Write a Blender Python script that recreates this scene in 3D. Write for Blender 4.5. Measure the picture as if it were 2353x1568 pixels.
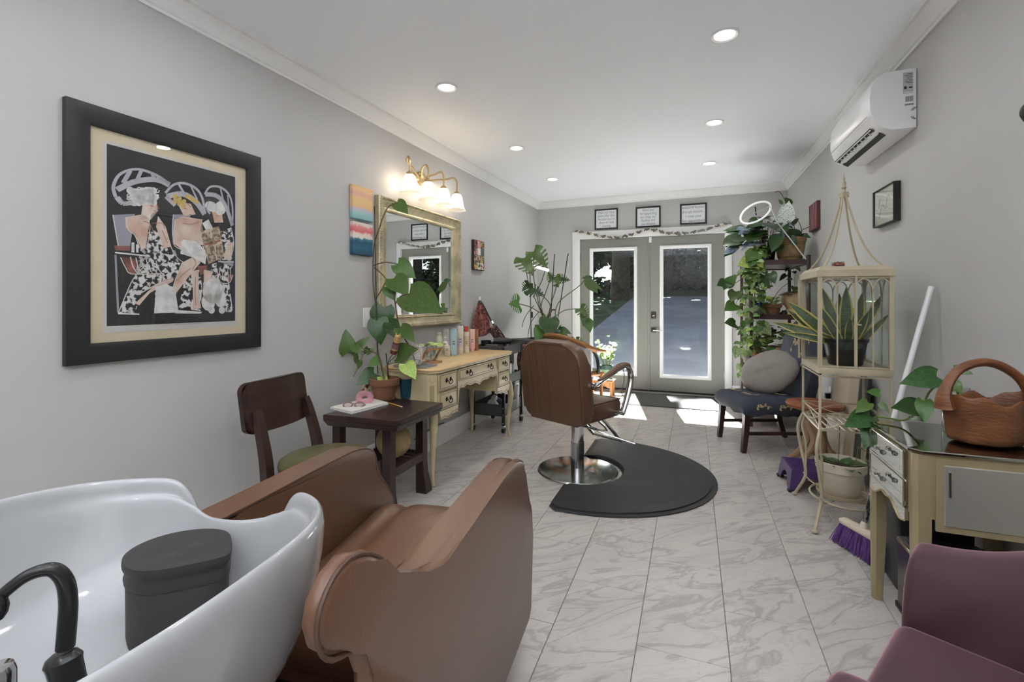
import bpy, bmesh, math, random
from mathutils import Vector as V, Matrix as M
for o in list(bpy.data.objects): bpy.data.objects.remove(o)
SC = bpy.context.scene
COL = SC.collection
RD = math.radians
random.seed(11)

# ---------------------------------------------------------------- camera, sky, sun, exposure
FPX, CXP, HOR, CAMH = 1090.0, 1176.5, 691.4, 1.2249      # focal length in px, centre column, horizon row, eye height
YAW = math.atan((1592 - CXP) / FPX)
CY_, SY_ = math.cos(YAW), math.sin(YAW)
cd = bpy.data.cameras.new('camera'); cam = bpy.data.objects.new('camera', cd); COL.objects.link(cam)
cam.location = (0, 0, CAMH); cam.rotation_euler = (RD(90), 0, YAW)
cd.sensor_width = 36; cd.lens = 36 * FPX / 2353; cd.shift_y = -(784 - HOR) / 2353; cd.clip_start = .02; cd.clip_end = 300
SC.camera = cam
SC.view_settings.view_transform = 'Standard'; SC.view_settings.look = 'None'
SC.view_settings.gamma = 1; SC.view_settings.use_curve_mapping = False
SC.view_settings.exposure = 0.08
SC.cycles.max_bounces = 10; SC.cycles.diffuse_bounces = 5; SC.cycles.glossy_bounces = 5
SC.cycles.transparent_max_bounces = 24; SC.cycles.sample_clamp_indirect = 40; SC.cycles.caustics_reflective = False
SC.cycles.caustics_refractive = False
wd = bpy.data.worlds.new('sky'); SC.world = wd; wd.use_nodes = True
nt = wd.node_tree; sk = nt.nodes.new('ShaderNodeTexSky'); sk.sky_type = 'NISHITA'; sk.sun_disc = False
sk.sun_elevation = RD(50); sk.sun_rotation = RD(-11); sk.air_density = 1.0; sk.dust_density = 1.2
nt.nodes['Background'].inputs[1].default_value = .24
hz = nt.nodes.new('ShaderNodeHueSaturation'); hz.inputs['Saturation'].default_value = .55
nt.links.new(sk.outputs[0], hz.inputs['Color']); nt.links.new(hz.outputs[0], nt.nodes['Background'].inputs[0])
sd = bpy.data.lights.new('sun', 'SUN'); sd.energy = 190; sd.angle = RD(.6); sd.color = (.98, .985, 1)
sun = bpy.data.objects.new('sun', sd); COL.objects.link(sun); sun.location = (-3, 20, 20)
sun.rotation_euler = V((.194, -1, -1.24)).to_track_quat('-Z', 'Y').to_euler()
DOWNLIGHT_W, VANITY_W = 3.4, 4.0

# ---------------------------------------------------------------- photo measurements -> room coordinates (metres)
def ray(u, v):
    a = (u - CXP) / FPX; b = (HOR - v) / FPX
    return V((a * CY_ - SY_, CY_ + a * SY_, b))
def hit(u, v, p, n):
    d = ray(u, v); o = V((0, 0, CAMH)); p = V(p); n = V(n)
    return o + d * ((p - o).dot(n) / d.dot(n))
def PZ(u, v, z=0): return hit(u, v, (0, 0, z), (0, 0, 1))
def PX(u, v, x): return hit(u, v, (x, 0, 0), (1, 0, 0))
def PY(u, v, y): return hit(u, v, (0, y, 0), (0, 1, 0))
TL, TR = math.tan(RD(2.03)), -math.tan(RD(.58))           # the side walls are not quite parallel
def PL(u, v, off=0): return hit(u, v, (-2.33 + off, 0, 0), (1, -TL, 0))
def PR(u, v, off=0): return hit(u, v, (1.14 - off, 0, 0), (1, -TR, 0))
YB = 6.56
def xl(y): return -2.33 + TL * y
def xr(y): return 1.14 + TR * y
def PD(u, v, d):                                          # at a given depth, but never closer than 3 cm to the left wall
    p = V((0, 0, CAMH)) + ray(u, v) * d
    return PL(u, v, .03) if p.x < xl(p.y) + .03 else p

# ---------------------------------------------------------------- materials
def lin(c):
    if isinstance(c, str): c = tuple(int(c[i:i + 2], 16) for i in (0, 2, 4))
    c = [x / 255 for x in c]
    return tuple(x / 12.92 if x <= .04045 else ((x + .055) / 1.055) ** 2.4 for x in c) + (1,)
MC = {}
def mat(name, col, rough=.5, metal=0, var=0, vs=8, bump=0, bs=60, col2=None, ramp=(.4, .6), coat=0, trans=0, ior=1.45, emit=0, rnd=0, tex='noise', stretch=None, spec=.5, alpha=1, sss=0):
    if name in MC: return MC[name]
    m = bpy.data.materials.new(name); m.use_nodes = True; MC[name] = m
    t = m.node_tree; N = t.nodes; Lk = t.links.new; b = N['Principled BSDF']
    b.inputs['Base Color'].default_value = lin(col); b.inputs['Roughness'].default_value = rough
    b.inputs['Metallic'].default_value = metal; b.inputs['IOR'].default_value = ior
    b.inputs['Specular IOR Level'].default_value = spec
    b.inputs['Coat Weight'].default_value = coat; b.inputs['Coat Roughness'].default_value = .08
    b.inputs['Transmission Weight'].default_value = trans; b.inputs['Alpha'].default_value = alpha
    if emit: b.inputs['Emission Color'].default_value = lin(col); b.inputs['Emission Strength'].default_value = emit
    if var or bump or col2:
        tc = N.new('ShaderNodeTexCoord'); src = tc.outputs['Object']
        if stretch:
            mp = N.new('ShaderNodeMapping'); mp.inputs['Scale'].default_value = stretch; Lk(src, mp.inputs[0]); src = mp.outputs[0]
    if col2 or var:
        if tex == 'voronoi':
            nz = N.new('ShaderNodeTexVoronoi'); nz.inputs['Scale'].default_value = vs; fo = nz.outputs['Distance']
        else:
            nz = N.new('ShaderNodeTexNoise'); nz.inputs['Scale'].default_value = vs; nz.inputs['Detail'].default_value = 5; fo = nz.outputs['Fac']
        Lk(src, nz.inputs['Vector'])
        rp = N.new('ShaderNodeValToRGB'); rp.color_ramp.elements[0].position = ramp[0]; rp.color_ramp.elements[1].position = ramp[1]
        c1 = lin(col)
        if col2: a, c = c1, lin(col2)
        else: a = tuple(x * (1 - var) for x in c1[:3]) + (1,); c = tuple(min(1, x * (1 + var)) for x in c1[:3]) + (1,)
        rp.color_ramp.elements[0].color = a; rp.color_ramp.elements[1].color = c
        Lk(fo, rp.inputs[0]); out = rp.outputs[0]
        Lk(out, b.inputs['Base Color'])
        if emit: Lk(out, b.inputs['Emission Color'])
    if rnd:
        oi = N.new('ShaderNodeObjectInfo'); hs = N.new('ShaderNodeHueSaturation')
        mr = N.new('ShaderNodeMapRange'); mr.inputs[3].default_value = 1 - rnd; mr.inputs[4].default_value = 1 + rnd
        Lk(oi.outputs['Random'], mr.inputs[0]); Lk(mr.outputs[0], hs.inputs['Value'])
        mr2 = N.new('ShaderNodeMapRange'); mr2.inputs[3].default_value = .5 - rnd * .06; mr2.inputs[4].default_value = .5 + rnd * .06
        Lk(oi.outputs['Random'], mr2.inputs[0]); Lk(mr2.outputs[0], hs.inputs['Hue'])
        if b.inputs['Base Color'].links: Lk(b.inputs['Base Color'].links[0].from_socket, hs.inputs['Color'])
        else: hs.inputs['Color'].default_value = lin(col)
        Lk(hs.outputs[0], b.inputs['Base Color'])
    if bump:
        n2 = N.new('ShaderNodeTexNoise'); n2.inputs['Scale'].default_value = bs; n2.inputs['Detail'].default_value = 4
        Lk(src, n2.inputs['Vector'])
        bp = N.new('ShaderNodeBump'); bp.inputs['Strength'].default_value = bump; bp.inputs['Distance'].default_value = .01
        Lk(n2.outputs['Fac'], bp.inputs['Height']); Lk(bp.outputs[0], b.inputs['Normal'])
    return m
def glass_mat(name, tint=(1, 1, 1), rough=.0, refl=1.0):     # thin pane: clear, with the mirror-like share a pane has
    if name in MC: return MC[name]
    m = bpy.data.materials.new(name); m.use_nodes = True; MC[name] = m
    t = m.node_tree; N = t.nodes; Lk = t.links.new
    for n in list(N): N.remove(n)
    o = N.new('ShaderNodeOutputMaterial'); mx = N.new('ShaderNodeMixShader'); tr = N.new('ShaderNodeBsdfTransparent'); gl = N.new('ShaderNodeBsdfGlossy')
    fr = N.new('ShaderNodeLayerWeight'); fr.inputs[0].default_value = .5; pw = N.new('ShaderNodeMath'); pw.operation = 'POWER'; pw.inputs[1].default_value = 5
    ml = N.new('ShaderNodeMath'); ml.operation = 'MULTIPLY_ADD'; ml.inputs[1].default_value = .9 * refl; ml.inputs[2].default_value = .04 * refl
    tr.inputs[0].default_value = (*tint, 1); gl.inputs['Roughness'].default_value = rough
    Lk(fr.outputs['Facing'], pw.inputs[0]); Lk(pw.outputs[0], ml.inputs[0]); Lk(ml.outputs[0], mx.inputs[0]); Lk(tr.outputs[0], mx.inputs[1]); Lk(gl.outputs[0], mx.inputs[2]); Lk(mx.outputs[0], o.inputs[0])
    return m

# ---------------------------------------------------------------- mesh builder
def spline(pts, n=6, closed=False):
    P = [V(p) for p in pts]
    if len(P) < 3 or n < 2: return P
    out = []; m = len(P); rng = range(m if closed else m - 1)
    for i in rng:
        if closed: a, b, c, d = P[(i - 1) % m], P[i], P[(i + 1) % m], P[(i + 2) % m]
        else: a, b, c, d = P[max(i - 1, 0)], P[i], P[i + 1], P[min(i + 2, m - 1)]
        for k in range(n):
            t = k / n
            out.append(.5 * ((2 * b) + (c - a) * t + (2 * a - 5 * b + 4 * c - d) * t * t + (3 * b - a - 3 * c + d) * t ** 3))
    if not closed: out.append(P[-1])
    return out
def frame(origin, x, y):                                  # matrix with given x and y directions
    x = V(x).normalized(); z = x.cross(V(y)).normalized(); y = z.cross(x)
    m = M((x, y, z)).transposed().to_4x4(); m.translation = V(origin); return m
class B:
    def __init__(s): s.bm = bmesh.new()
    def box(s, c, d, rot=None, bev=0, seg=2, mtx=None):
        mm = M.Translation(V(c))
        if rot is not None: mm = mm @ (rot if isinstance(rot, M) else M.Rotation(rot, 4, 'Z'))
        mm = mm @ M.Diagonal((*d, 1))
        if mtx: mm = mtx @ mm
        r = bmesh.ops.create_cube(s.bm, size=1, matrix=mm)
        if bev:
            es = list({e for v in r['verts'] for e in v.link_edges})
            bmesh.ops.bevel(s.bm, geom=es, offset=bev, segments=seg, profile=.5, affect='EDGES', clamp_overlap=True)
        return s
    def bb(s, x0, x1, y0, y1, z0, z1, bev=0, seg=2, mtx=None):
        return s.box(((x0 + x1) / 2, (y0 + y1) / 2, (z0 + z1) / 2), (abs(x1 - x0), abs(y1 - y0), abs(z1 - z0)), None, bev, seg, mtx)
    def ring(s, pts): return [s.bm.verts.new(p) for p in pts]
    def bridge(s, a, b, closed=True):
        n = len(a)
        for i in range(n if closed else n - 1):
            j = (i + 1) % n
            try: s.bm.faces.new((a[i], a[j], b[j], b[i]))
            except ValueError: pass
    def cap(s, r):
        try: s.bm.faces.new(r)
        except ValueError: pass
    def cyl(s, a, b, r, r2=None, n=16, caps=True):
        a, b = V(a), V(b); r2 = r if r2 is None else r2
        return s.tube([a, b], [r, r2], n=n, sp=1, caps=caps)
    def tube(s, pts, r, n=8, sp=5, closed=False, caps=True, sq=None):
        P = spline(pts, sp, closed); m = len(P)
        if isinstance(r, (int, float)): rr = [r] * m
        else:
            q = list(r); rr = []
            for i in range(m):
                t = i / max(1, m - 1) * (len(q) - 1); k = min(int(t), len(q) - 2) if len(q) > 1 else 0
                rr.append(q[k] + (q[min(k + 1, len(q) - 1)] - q[k]) * (t - k))
        tan = []
        for i in range(m):
            if closed: d = P[(i + 1) % m] - P[i - 1]
            else: d = P[min(i + 1, m - 1)] - P[max(i - 1, 0)]
            tan.append(d.normalized() if d.length > 1e-9 else V((0, 0, 1)))
        up = V((0, 0, 1)) if abs(tan[0].z) < .9 else V((1, 0, 0))
        nx = tan[0].cross(up).normalized(); rings = []
        for i in range(m):
            if i:
                nx = nx - tan[i] * nx.dot(tan[i])
                nx = nx.normalized() if nx.length > 1e-6 else tan[i].orthogonal().normalized()
            ny = tan[i].cross(nx); ax, ay = (1, 1) if not sq else sq
            ph = math.pi / n if n == 4 else 0
            rings.append(s.ring([P[i] + nx * (math.cos(2 * math.pi * k / n + ph) * rr[i] * ax) + ny * (math.sin(2 * math.pi * k / n + ph) * rr[i] * ay) for k in range(n)]))
        for i in range(m - 1): s.bridge(rings[i], rings[i + 1])
        if closed: s.bridge(rings[-1], rings[0])
        elif caps: s.cap(rings[0][::-1]); s.cap(rings[-1])
        return s
    def lathe(s, prof, c=(0, 0, 0), n=28, mtx=None, sc=(1, 1)):
        mm = M.Translation(V(c)) @ (mtx or M.Identity(4)); prev = None
        for r, z in prof:
            if r < 1e-5: rg = [s.bm.verts.new(mm @ V((0, 0, z)))]
            else: rg = s.ring([mm @ V((r * sc[0] * math.cos(2 * math.pi * k / n), r * sc[1] * math.sin(2 * math.pi * k / n), z)) for k in range(n)])
            if prev:
                if len(prev) == 1 and len(rg) > 1:
                    for k in range(n): s.cap((prev[0], rg[(k + 1) % n], rg[k]))
                elif len(rg) == 1 and len(prev) > 1:
                    for k in range(n): s.cap((prev[k], prev[(k + 1) % n], rg[0]))
                elif len(rg) > 1: s.bridge(prev, rg)
            prev = rg
        return s
    def prism(s, poly, h, mtx=None, bev=0, seg=2):
        mm = mtx or M.Identity(4)
        a = s.ring([mm @ V((p[0], p[1], 0)) for p in poly]); b = s.ring([mm @ V((p[0], p[1], h)) for p in poly])
        try:
            fa = s.bm.faces.new(a[::-1]); fb = s.bm.faces.new(b)
        except ValueError: return s
        s.bridge(a, b)
        if bev:
            es = list(set(fa.edges) | set(fb.edges))
            bmesh.ops.bevel(s.bm, geom=es, offset=bev, segments=seg, profile=.5, affect='EDGES', clamp_overlap=True)
        return s
    def sph(s, c, r, n=16, mtx=None):
        r = (r, r, r) if isinstance(r, (int, float)) else r
        mm = M.Translation(V(c)) @ (mtx or M.Identity(4)) @ M.Diagonal((*r, 1))
        bmesh.ops.create_uvsphere(s.bm, u_segments=n, v_segments=max(6, n // 2), radius=1, matrix=mm); return s
    def grid(s, fn, nu, nv, cu=False, cv=False):
        g = [[s.bm.verts.new(fn(i / (nu if cu else nu - 1), j / (nv if cv else nv - 1))) for j in range(nv)] for i in range(nu)]
        for i in range(nu if cu else nu - 1):
            for j in range(nv if cv else nv - 1):
                i2, j2 = (i + 1) % nu, (j + 1) % nv
                try: s.bm.faces.new((g[i][j], g[i2][j], g[i2][j2], g[i][j2]))
                except ValueError: pass
        return s
    def face(s, pts): s.cap(s.ring(pts)); return s
    def mesh(s, name, ang=35, smooth=True):
        bmesh.ops.remove_doubles(s.bm, verts=s.bm.verts, dist=1e-6)
        bmesh.ops.recalc_face_normals(s.bm, faces=s.bm.faces)
        me = bpy.data.meshes.new(name); s.bm.to_mesh(me); s.bm.free()
        if smooth:
            for p in me.polygons: p.use_smooth = True
            me.set_sharp_from_angle(angle=RD(ang))
        return me
    def obj(s, name, m, parent=None, local=False, ang=35, smooth=True, sub=0, kind=None, label=None):
        return link(name, s.mesh(name, ang, smooth), m, parent, local, sub, kind, label)
def link(name, me, m, parent=None, local=False, sub=0, kind=None, label=None):
    o = bpy.data.objects.new(name, me); COL.objects.link(o)
    if m is not None:
        me.materials.clear()
        for x in (m if isinstance(m, (list, tuple)) else [m]): me.materials.append(x)
    if parent is not None:
        o.parent = parent
        if not local and parent.type == 'EMPTY': o.matrix_parent_inverse = parent_matrix(parent).inverted()
    if sub:
        md = o.modifiers.new('s', 'SUBSURF'); md.levels = md.render_levels = sub
    if kind: o['kind'] = kind
    if label: o['label'] = label
    return o
def parent_matrix(p): return M.Translation(p.location) @ p.rotation_euler.to_matrix().to_4x4()
def thing(name, label, cat, loc=(0, 0, 0), rz=0, group=None):
    o = bpy.data.objects.new(name, None); COL.objects.link(o); o.empty_display_size = .1
    o.location = loc; o.rotation_euler = (0, 0, rz); return tag(o, label, cat, group)
def tag(o, label, cat, group=None):
    o['label'] = label; o['category'] = cat
    if group: o['group'] = group
    return o
def struct(o): o['kind'] = 'structure'; return o
def dup(root, loc, rz=None, label=None):
    r = root.copy(); COL.objects.link(r); r.location = loc
    if rz is not None: r.rotation_euler = (0, 0, rz)
    if label: r['label'] = label
    for ch in list(root.children):
        c = ch.copy(); COL.objects.link(c); c.parent = r; c.matrix_parent_inverse = ch.matrix_parent_inverse.copy()
        for g in list(ch.children):
            d = g.copy(); COL.objects.link(d); d.parent = c
    return r
def inst(name, me, mtx, parent):                            # a piece that shares its mesh with its like
    o = bpy.data.objects.new(name, me); COL.objects.link(o); o.parent = parent
    if parent.type == 'EMPTY': o.matrix_parent_inverse = parent_matrix(parent).inverted()
    o.matrix_basis = mtx; return o
def text(name, s, size, m, parent, mtx, align='CENTER', shear=0, space=1.0, depth=.0004, label=None):
    c = bpy.data.curves.new(name, 'FONT'); c.body = s; c.size = size; c.align_x = align; c.align_y = 'CENTER'; c.shear = shear
    c.space_character = space; c.extrude = depth; c.offset = -size * .012; c.resolution_u = 3
    o = bpy.data.objects.new(name, c); COL.objects.link(o)
    me = bpy.data.meshes.new_from_object(o); bpy.data.objects.remove(o); bpy.data.curves.remove(c)
    me.transform(mtx)
    return link(name, me, m, parent, label=label)
# ================================================================= THE SETTING
W_GREY = mat('wall_paint', 'b9b8b7', .62, bump=.03, bs=220)
W_WHITE = mat('ceiling_paint', 'f1f4f9', .7, bump=.03, bs=160)
TRIM = mat('white_trim_paint', 'e6e6e6', .35)
BLACK = mat('black_lacquer', '1b1b1c', .42)
def zce(x): return 2.6543 + .0065 * x
YF = -2.6
def wallprism(name, poly, z0, z1): return struct(B().prism(poly, z1 - z0, M.Translation((0, 0, z0))).obj(name, W_GREY, smooth=False))
wallprism('wall_left', [(xl(YF), YF), (xl(6.7), 6.7), (xl(6.7) - .12, 6.7), (xl(YF) - .12, YF)], -.02, 2.72)
wallprism('wall_right', [(xr(YF), YF), (xr(6.7), 6.7), (xr(6.7) + .12, 6.7), (xr(YF) + .12, YF)], -.02, 2.72)
wallprism('wall_front', [(-2.6, YF), (1.4, YF), (1.4, YF - .12), (-2.6, YF - .12)], -.02, 2.72)
b = B(); b.bb(-2.4, -1.5, YB, YB + .14, -.02, 2.72); b.bb(.397, 1.3, YB, YB + .14, -.02, 2.72); b.bb(-1.5, .397, YB, YB + .14, 2.1, 2.72)
struct(b.obj('wall_back', W_GREY, smooth=False))
b = B(); a = b.ring([(x, y, zce(x)) for x, y in ((-2.7, YF - .1), (1.5, YF - .1), (1.5, 6.7), (-2.7, 6.7))])
c = b.ring([(x, y, zce(x) + .12) for x, y in ((-2.7, YF - .1), (1.5, YF - .1), (1.5, 6.7), (-2.7, 6.7))]); b.cap(a); b.cap(c); b.bridge(a, c)
struct(b.obj('ceiling', W_WHITE, smooth=False))
# crown moulding
CR = [(0, -.097), (.010, -.097), (.012, -.084), (.022, -.078), (.030, -.062), (.046, -.036), (.056, -.024), (.060, -.016), (.076, -.012), (.08, 0), (0, 0)]
def crown(name, f0, f1):
    b = B(); b.bridge(b.ring([f0(o, d) for o, d in CR]), b.ring([f1(o, d) for o, d in CR])); return struct(b.obj(name, TRIM, ang=20))
crown('trim_1', lambda o, d: (xl(YF) + o, YF, zce(xl(YF) + o) + d), lambda o, d: (xl(YB - o) + o, YB - o, zce(xl(YB) + o) + d))
crown('trim_2', lambda o, d: (xl(YB - o) + o, YB - o, zce(xl(YB)) + d), lambda o, d: (xr(YB - o) - o, YB - o, zce(xr(YB)) + d))
crown('trim_3', lambda o, d: (xr(YB - o) - o, YB - o, zce(xr(YB) - o) + d), lambda o, d: (xr(YF) - o, YF, zce(xr(YF) - o) + d))
# baseboards (profile: offset, height)
BP = [(0, 0), (.018, 0), (.018, .135), (.013, .15), (.008, .158), (0, .158)]
def base(name, p0, p1, nrm):
    n = V(nrm); b = B(); b.bridge(b.ring([V(p0) + n * o + V((0, 0, z)) for o, z in BP]), b.ring([V(p1) + n * o + V((0, 0, z)) for o, z in BP]))
    return struct(b.obj(name, TRIM, ang=20))
base('baseboard_left', (xl(YF), YF, 0), (xl(3.17), 3.17, 0), (1, 0, 0))
base('baseboard_chase', (-2.018, 3.17, 0), (-2.018, 4.75, 0), (1, 0, 0))
base('baseboard_corner', (xl(4.75), 4.75, 0), (xl(YB), YB, 0), (1, 0, 0))
base('baseboard_right', (xr(YF), YF, 0), (xr(YB), YB, 0), (-1, 0, 0))
base('baseboard_back', (xl(YB), YB, 0), (-1.585, YB, 0), (0, -1, 0)); base('baseboard_back', (.461, YB, 0), (xr(YB), YB, 0), (0, -1, 0))
struct(B().bb(xl(4.75) - .01, -2.018, 3.17, 4.75, 0, .62).obj('trim_4', W_GREY, smooth=False))
# floor: grout bed with every tile a piece of its own
fl = struct(B().bb(-2.6, 1.4, YF - .1, 6.72, -.06, -.003).obj('floor', mat('grout', '77736e', .8), smooth=False))
def marble():
    m = mat('marble_tile', 'c6bfba', .3); t = m.node_tree; N = t.nodes; Lk = t.links.new; b = N['Principled BSDF']
    tc = N.new('ShaderNodeTexCoord'); oi = N.new('ShaderNodeObjectInfo'); cmb = N.new('ShaderNodeVectorMath'); cmb.operation = 'ADD'
    sc = N.new('ShaderNodeVectorMath'); sc.operation = 'SCALE'; sc.inputs[3].default_value = 7.3
    cx = N.new('ShaderNodeCombineXYZ')
    for k in range(3): Lk(oi.outputs['Random'], cx.inputs[k])
    Lk(cx.outputs[0], sc.inputs[0]); Lk(tc.outputs['Object'], cmb.inputs[0]); Lk(sc.outputs[0], cmb.inputs[1])
    mp = N.new('ShaderNodeMapping'); mp.vector_type = 'TEXTURE'; mp.inputs['Rotation'].default_value = (0, 0, RD(40)); mp.inputs['Scale'].default_value = (1.15, .34, 1); Lk(cmb.outputs[0], mp.inputs[0])
    def veins(scale, dist, w, strength, prev, col):
        n = N.new('ShaderNodeTexNoise'); n.inputs['Scale'].default_value = scale; n.inputs['Detail'].default_value = 7; n.inputs['Distortion'].default_value = dist; n.inputs['Roughness'].default_value = .55
        Lk(mp.outputs[0], n.inputs['Vector'])
        r = N.new('ShaderNodeValToRGB'); e = r.color_ramp.elements; e[0].position = .5 - w; e[0].color = (0, 0, 0, 1); e[1].position = .5; e[1].color = (strength,) * 3 + (1,)
        q = e.new(.5 + w * .6); q.color = (0, 0, 0, 1); Lk(n.outputs['Fac'], r.inputs[0])
        mx = N.new('ShaderNodeMix'); mx.data_type = 'RGBA'; mx.inputs[7].default_value = lin(col); Lk(r.outputs[0], mx.inputs[0])
        if prev is None: mx.inputs[6].default_value = lin('c2bdb7')
        else: Lk(prev, mx.inputs[6])
        return mx.outputs[2]
    o = veins(1.3, .6, .16, .5, None, 'b3adab'); o = veins(2.1, 1.3, .05, .75, o, '98928f'); o = veins(4.5, .8, .03, .35, o, 'a39a94')
    Lk(o, b.inputs['Base Color'])
    return m
TW, TLn, G = .3048, .6096, .0026
tm = B().bb(G / 2, TW - G / 2, G / 2, TLn - G / 2, -.012, 0, bev=.0012, seg=1).mesh('tile'); tm.materials.append(marble())
k = 0
for i in range(-8, 5):
    x0 = .1172 + TW * (i - 1); off = .221 if i % 2 else .516
    for j in range(-4, 12):
        y0 = off + TLn * (j - 1)
        if y0 > 6.56 or y0 + TLn < -1.9: continue
        if x0 + TW < xl(y0) - .02 or x0 > 1.16: continue
        o = bpy.data.objects.new('tile', tm); COL.objects.link(o); o.parent = fl; o.location = (x0, y0, 0)
# ---------------------------------------------------------------- french doors
b = B(); b.bb(-1.584, -1.478, YB - .022, YB, 0, 2.185, bev=.004); b.bb(.381, .46, YB - .022, YB, 0, 2.185, bev=.004); b.bb(-1.584, .46, YB - .024, YB, 2.083, 2.185, bev=.004)
b.bb(-1.5, -1.480, YB, YB + .14, 0, 2.1); b.bb(.378, .397, YB, YB + .14, 0, 2.1); b.bb(-1.5, .397, YB, YB + .14, 2.081, 2.1)
struct(b.obj('trim_5', TRIM))
DOORG = mat('door_grey_paint', '84847e', .45); PANE = glass_mat('door_glass', (.93, .95, .96), refl=.75); STEEL = mat('satin_nickel', '8d8a86', .3, 1)
DY0, DY1 = YB + .012, YB + .056
def door(n, x0, x1, fx0, fx1, gx0, gx1, hinge):
    b = B(); b.bb(x0, fx0 + .01, DY0, DY1, .03, 2.077); b.bb(fx1 - .01, x1, DY0, DY1, .03, 2.077); b.bb(fx0 + .01, fx1 - .01, DY0, DY1, .03, .215); b.bb(fx0 + .01, fx1 - .01, DY0, DY1, 1.943, 2.077)
    d = struct(b.obj('door_%d' % n, DOORG, smooth=False))
    b = B()                                                  # raised white lite frame, mitred
    P = [(0, 0), (0, .012), (.012, .018), (.034, .012), (.044, .002), (.044, -.03)]
    def rg(cx, cz, ex, ez): return b.ring([(cx + ex * o, DY0 - d_, cz + ez * o) for o, d_ in P])
    q = [rg(fx0, .205, 1, 1), rg(fx1, .205, -1, 1), rg(fx1, 1.954, -1, -1), rg(fx0, 1.954, 1, -1)]
    for i in range(4): b.bridge(q[i], q[(i + 1) % 4], closed=False)
    b.obj('lite_frame', TRIM, d, ang=20)
    B().bb(fx0 + .03, fx1 - .03, DY0 + .02, DY0 + .026, .235, 1.925).obj('pane', PANE, d, smooth=False)
    for z in (.28, 1.07, 1.83):
        b = B(); b.bb(hinge - .012, hinge + .012, DY0 - .006, DY0 + .002, z - .05, z + .05); b.cyl((hinge, DY0 - .006, z - .055), (hinge, DY0 - .006, z + .055), .006, n=8); b.obj('hinge', STEEL, d)
    B().bb(x0, x1, DY0 - .004, DY1, .012, .034).obj('door_sweep', mat('sweep_rubber', '1d1d1f', .7), d, smooth=False)
    return d
d1 = door(1, -1.478, -.553, -1.345, -.70, -1.294, -.751, -1.478); d2 = door(2, -.544, .377, -.409, .224, -.365, .182, .377)
B().bb(-.562, -.534, DY0 - .012, DY0, .034, 2.077, bev=.004).obj('astragal', DOORG, d2)
B().bb(-.545, -.512, DY0 - .02, DY0, 2.0, 2.075, bev=.003).obj('latch', TRIM, d2)
hx = -.487
b = B(); b.bb(hx - .032, hx + .032, DY0 - .016, DY0, .985, 1.075, bev=.006); b.obj('deadbolt', mat('pewter', '4c4a47', .35, 1), d2)
B().bb(hx - .018, hx + .018, DY0 - .032, DY0 - .014, 1.02, 1.032, bev=.003).obj('thumb_turn', mat('polished_nickel', 'd4d2cf', .2, 1), d2)
B().bb(hx - .032, hx + .032, DY0 - .012, DY0, .80, .865, bev=.006).obj('rose_plate', mat('pewter', '4c4a47', .35, 1), d2)
B().tube([(hx, DY0 - .01, .833), (hx, DY0 - .055, .833), (hx + .02, DY0 - .06, .833), (hx + .12, DY0 - .055, .831)], [.011, .011, .009, .008], n=10).obj('lever', mat('polished_nickel', 'd4d2cf', .2, 1), d2)
struct(B().bb(-1.5, .397, YB - .07, YB + .14, -.002, .018, bev=.006).obj('trim_6', mat('aluminium_sill', '9a958d', .45, .6)))
# ---------------------------------------------------------------- outdoors, as seen through the glass
def gz(y): return -.07 + .1 * max(0, y - 9)
def strip(b, xs, ys, dz, th=.08):
    g = []
    for y in ys: g.append([V((x, y, gz(y) + dz)) for x in xs(y)])
    a = [b.ring(r) for r in g]; c = [b.ring([p - V((0, 0, th)) for p in r]) for r in g]
    for i in range(len(a) - 1):
        b.bridge(a[i], a[i + 1], False); b.bridge(c[i], c[i + 1], False)
        b.bm.faces.new((a[i][0], a[i + 1][0], c[i + 1][0], c[i][0])); b.bm.faces.new((a[i][-1], a[i + 1][-1], c[i + 1][-1], c[i][-1]))
    b.cap(a[0] + c[0][::-1]); b.cap(a[-1] + c[-1][::-1])
b = B(); strip(b, lambda y: (-22, -8, 6, 22), [6.75, 9, 14, 20, 30, 45], -.03)
lawn = struct(b.obj('lawn_ground', mat('shaded_lawn', '364427', .9, col2='56623b', vs=2.2, ramp=(.35, .7), bump=.6, bs=40), smooth=False))
dv = struct(bpy.data.objects.new('driveway', None)); COL.objects.link(dv)
CONC = mat('driveway_concrete', '85888c', .85, var=.12, vs=.9, bump=.15, bs=30)
def dle(y): return -2.7 - .9 * max(0, (12.5 - y) / 4) ** 1.3
for y0, y1 in ((6.76, 8.6), (8.62, 11.6), (11.62, 15.2), (15.22, 19), (19.02, 24)):
    b = B(); n = 4; strip(b, lambda y: (dle(y), -1, 4, 9), [y0 + (y1 - y0) * i / n for i in range(n + 1)], .0); b.obj('slab', CONC, dv, smooth=False)
BARK = mat('tree_bark', '3a322b', .9, var=.3, vs=6, bump=.8, bs=14)
def cloud(name, blobs, n, size, m, parent, rnd):
    vs, fs = [], []
    for cx, cy, cz, rx, ry, rz in blobs:
        for _ in range(n):
            while True:
                p = V((rnd.uniform(-1, 1), rnd.uniform(-1, 1), rnd.uniform(-1, 1)))
                if .15 < p.length < 1: break
            c = V((cx + p.x * rx, cy + p.y * ry, cz + p.z * rz)); s = size * rnd.uniform(.6, 1.3)
            d = V((rnd.uniform(-1, 1), rnd.uniform(-1, 1), rnd.uniform(-.8, .4))).normalized(); e = d.orthogonal().normalized() * s * .42
            k = len(vs); vs += [c, c + d * s * .5 + e, c + d * s, c + d * s * .5 - e]; fs.append((k, k + 1, k + 2, k + 3))
    me = bpy.data.meshes.new(name); me.from_pydata(vs, [], fs); return link(name, me, m, parent, kind='stuff')
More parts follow.
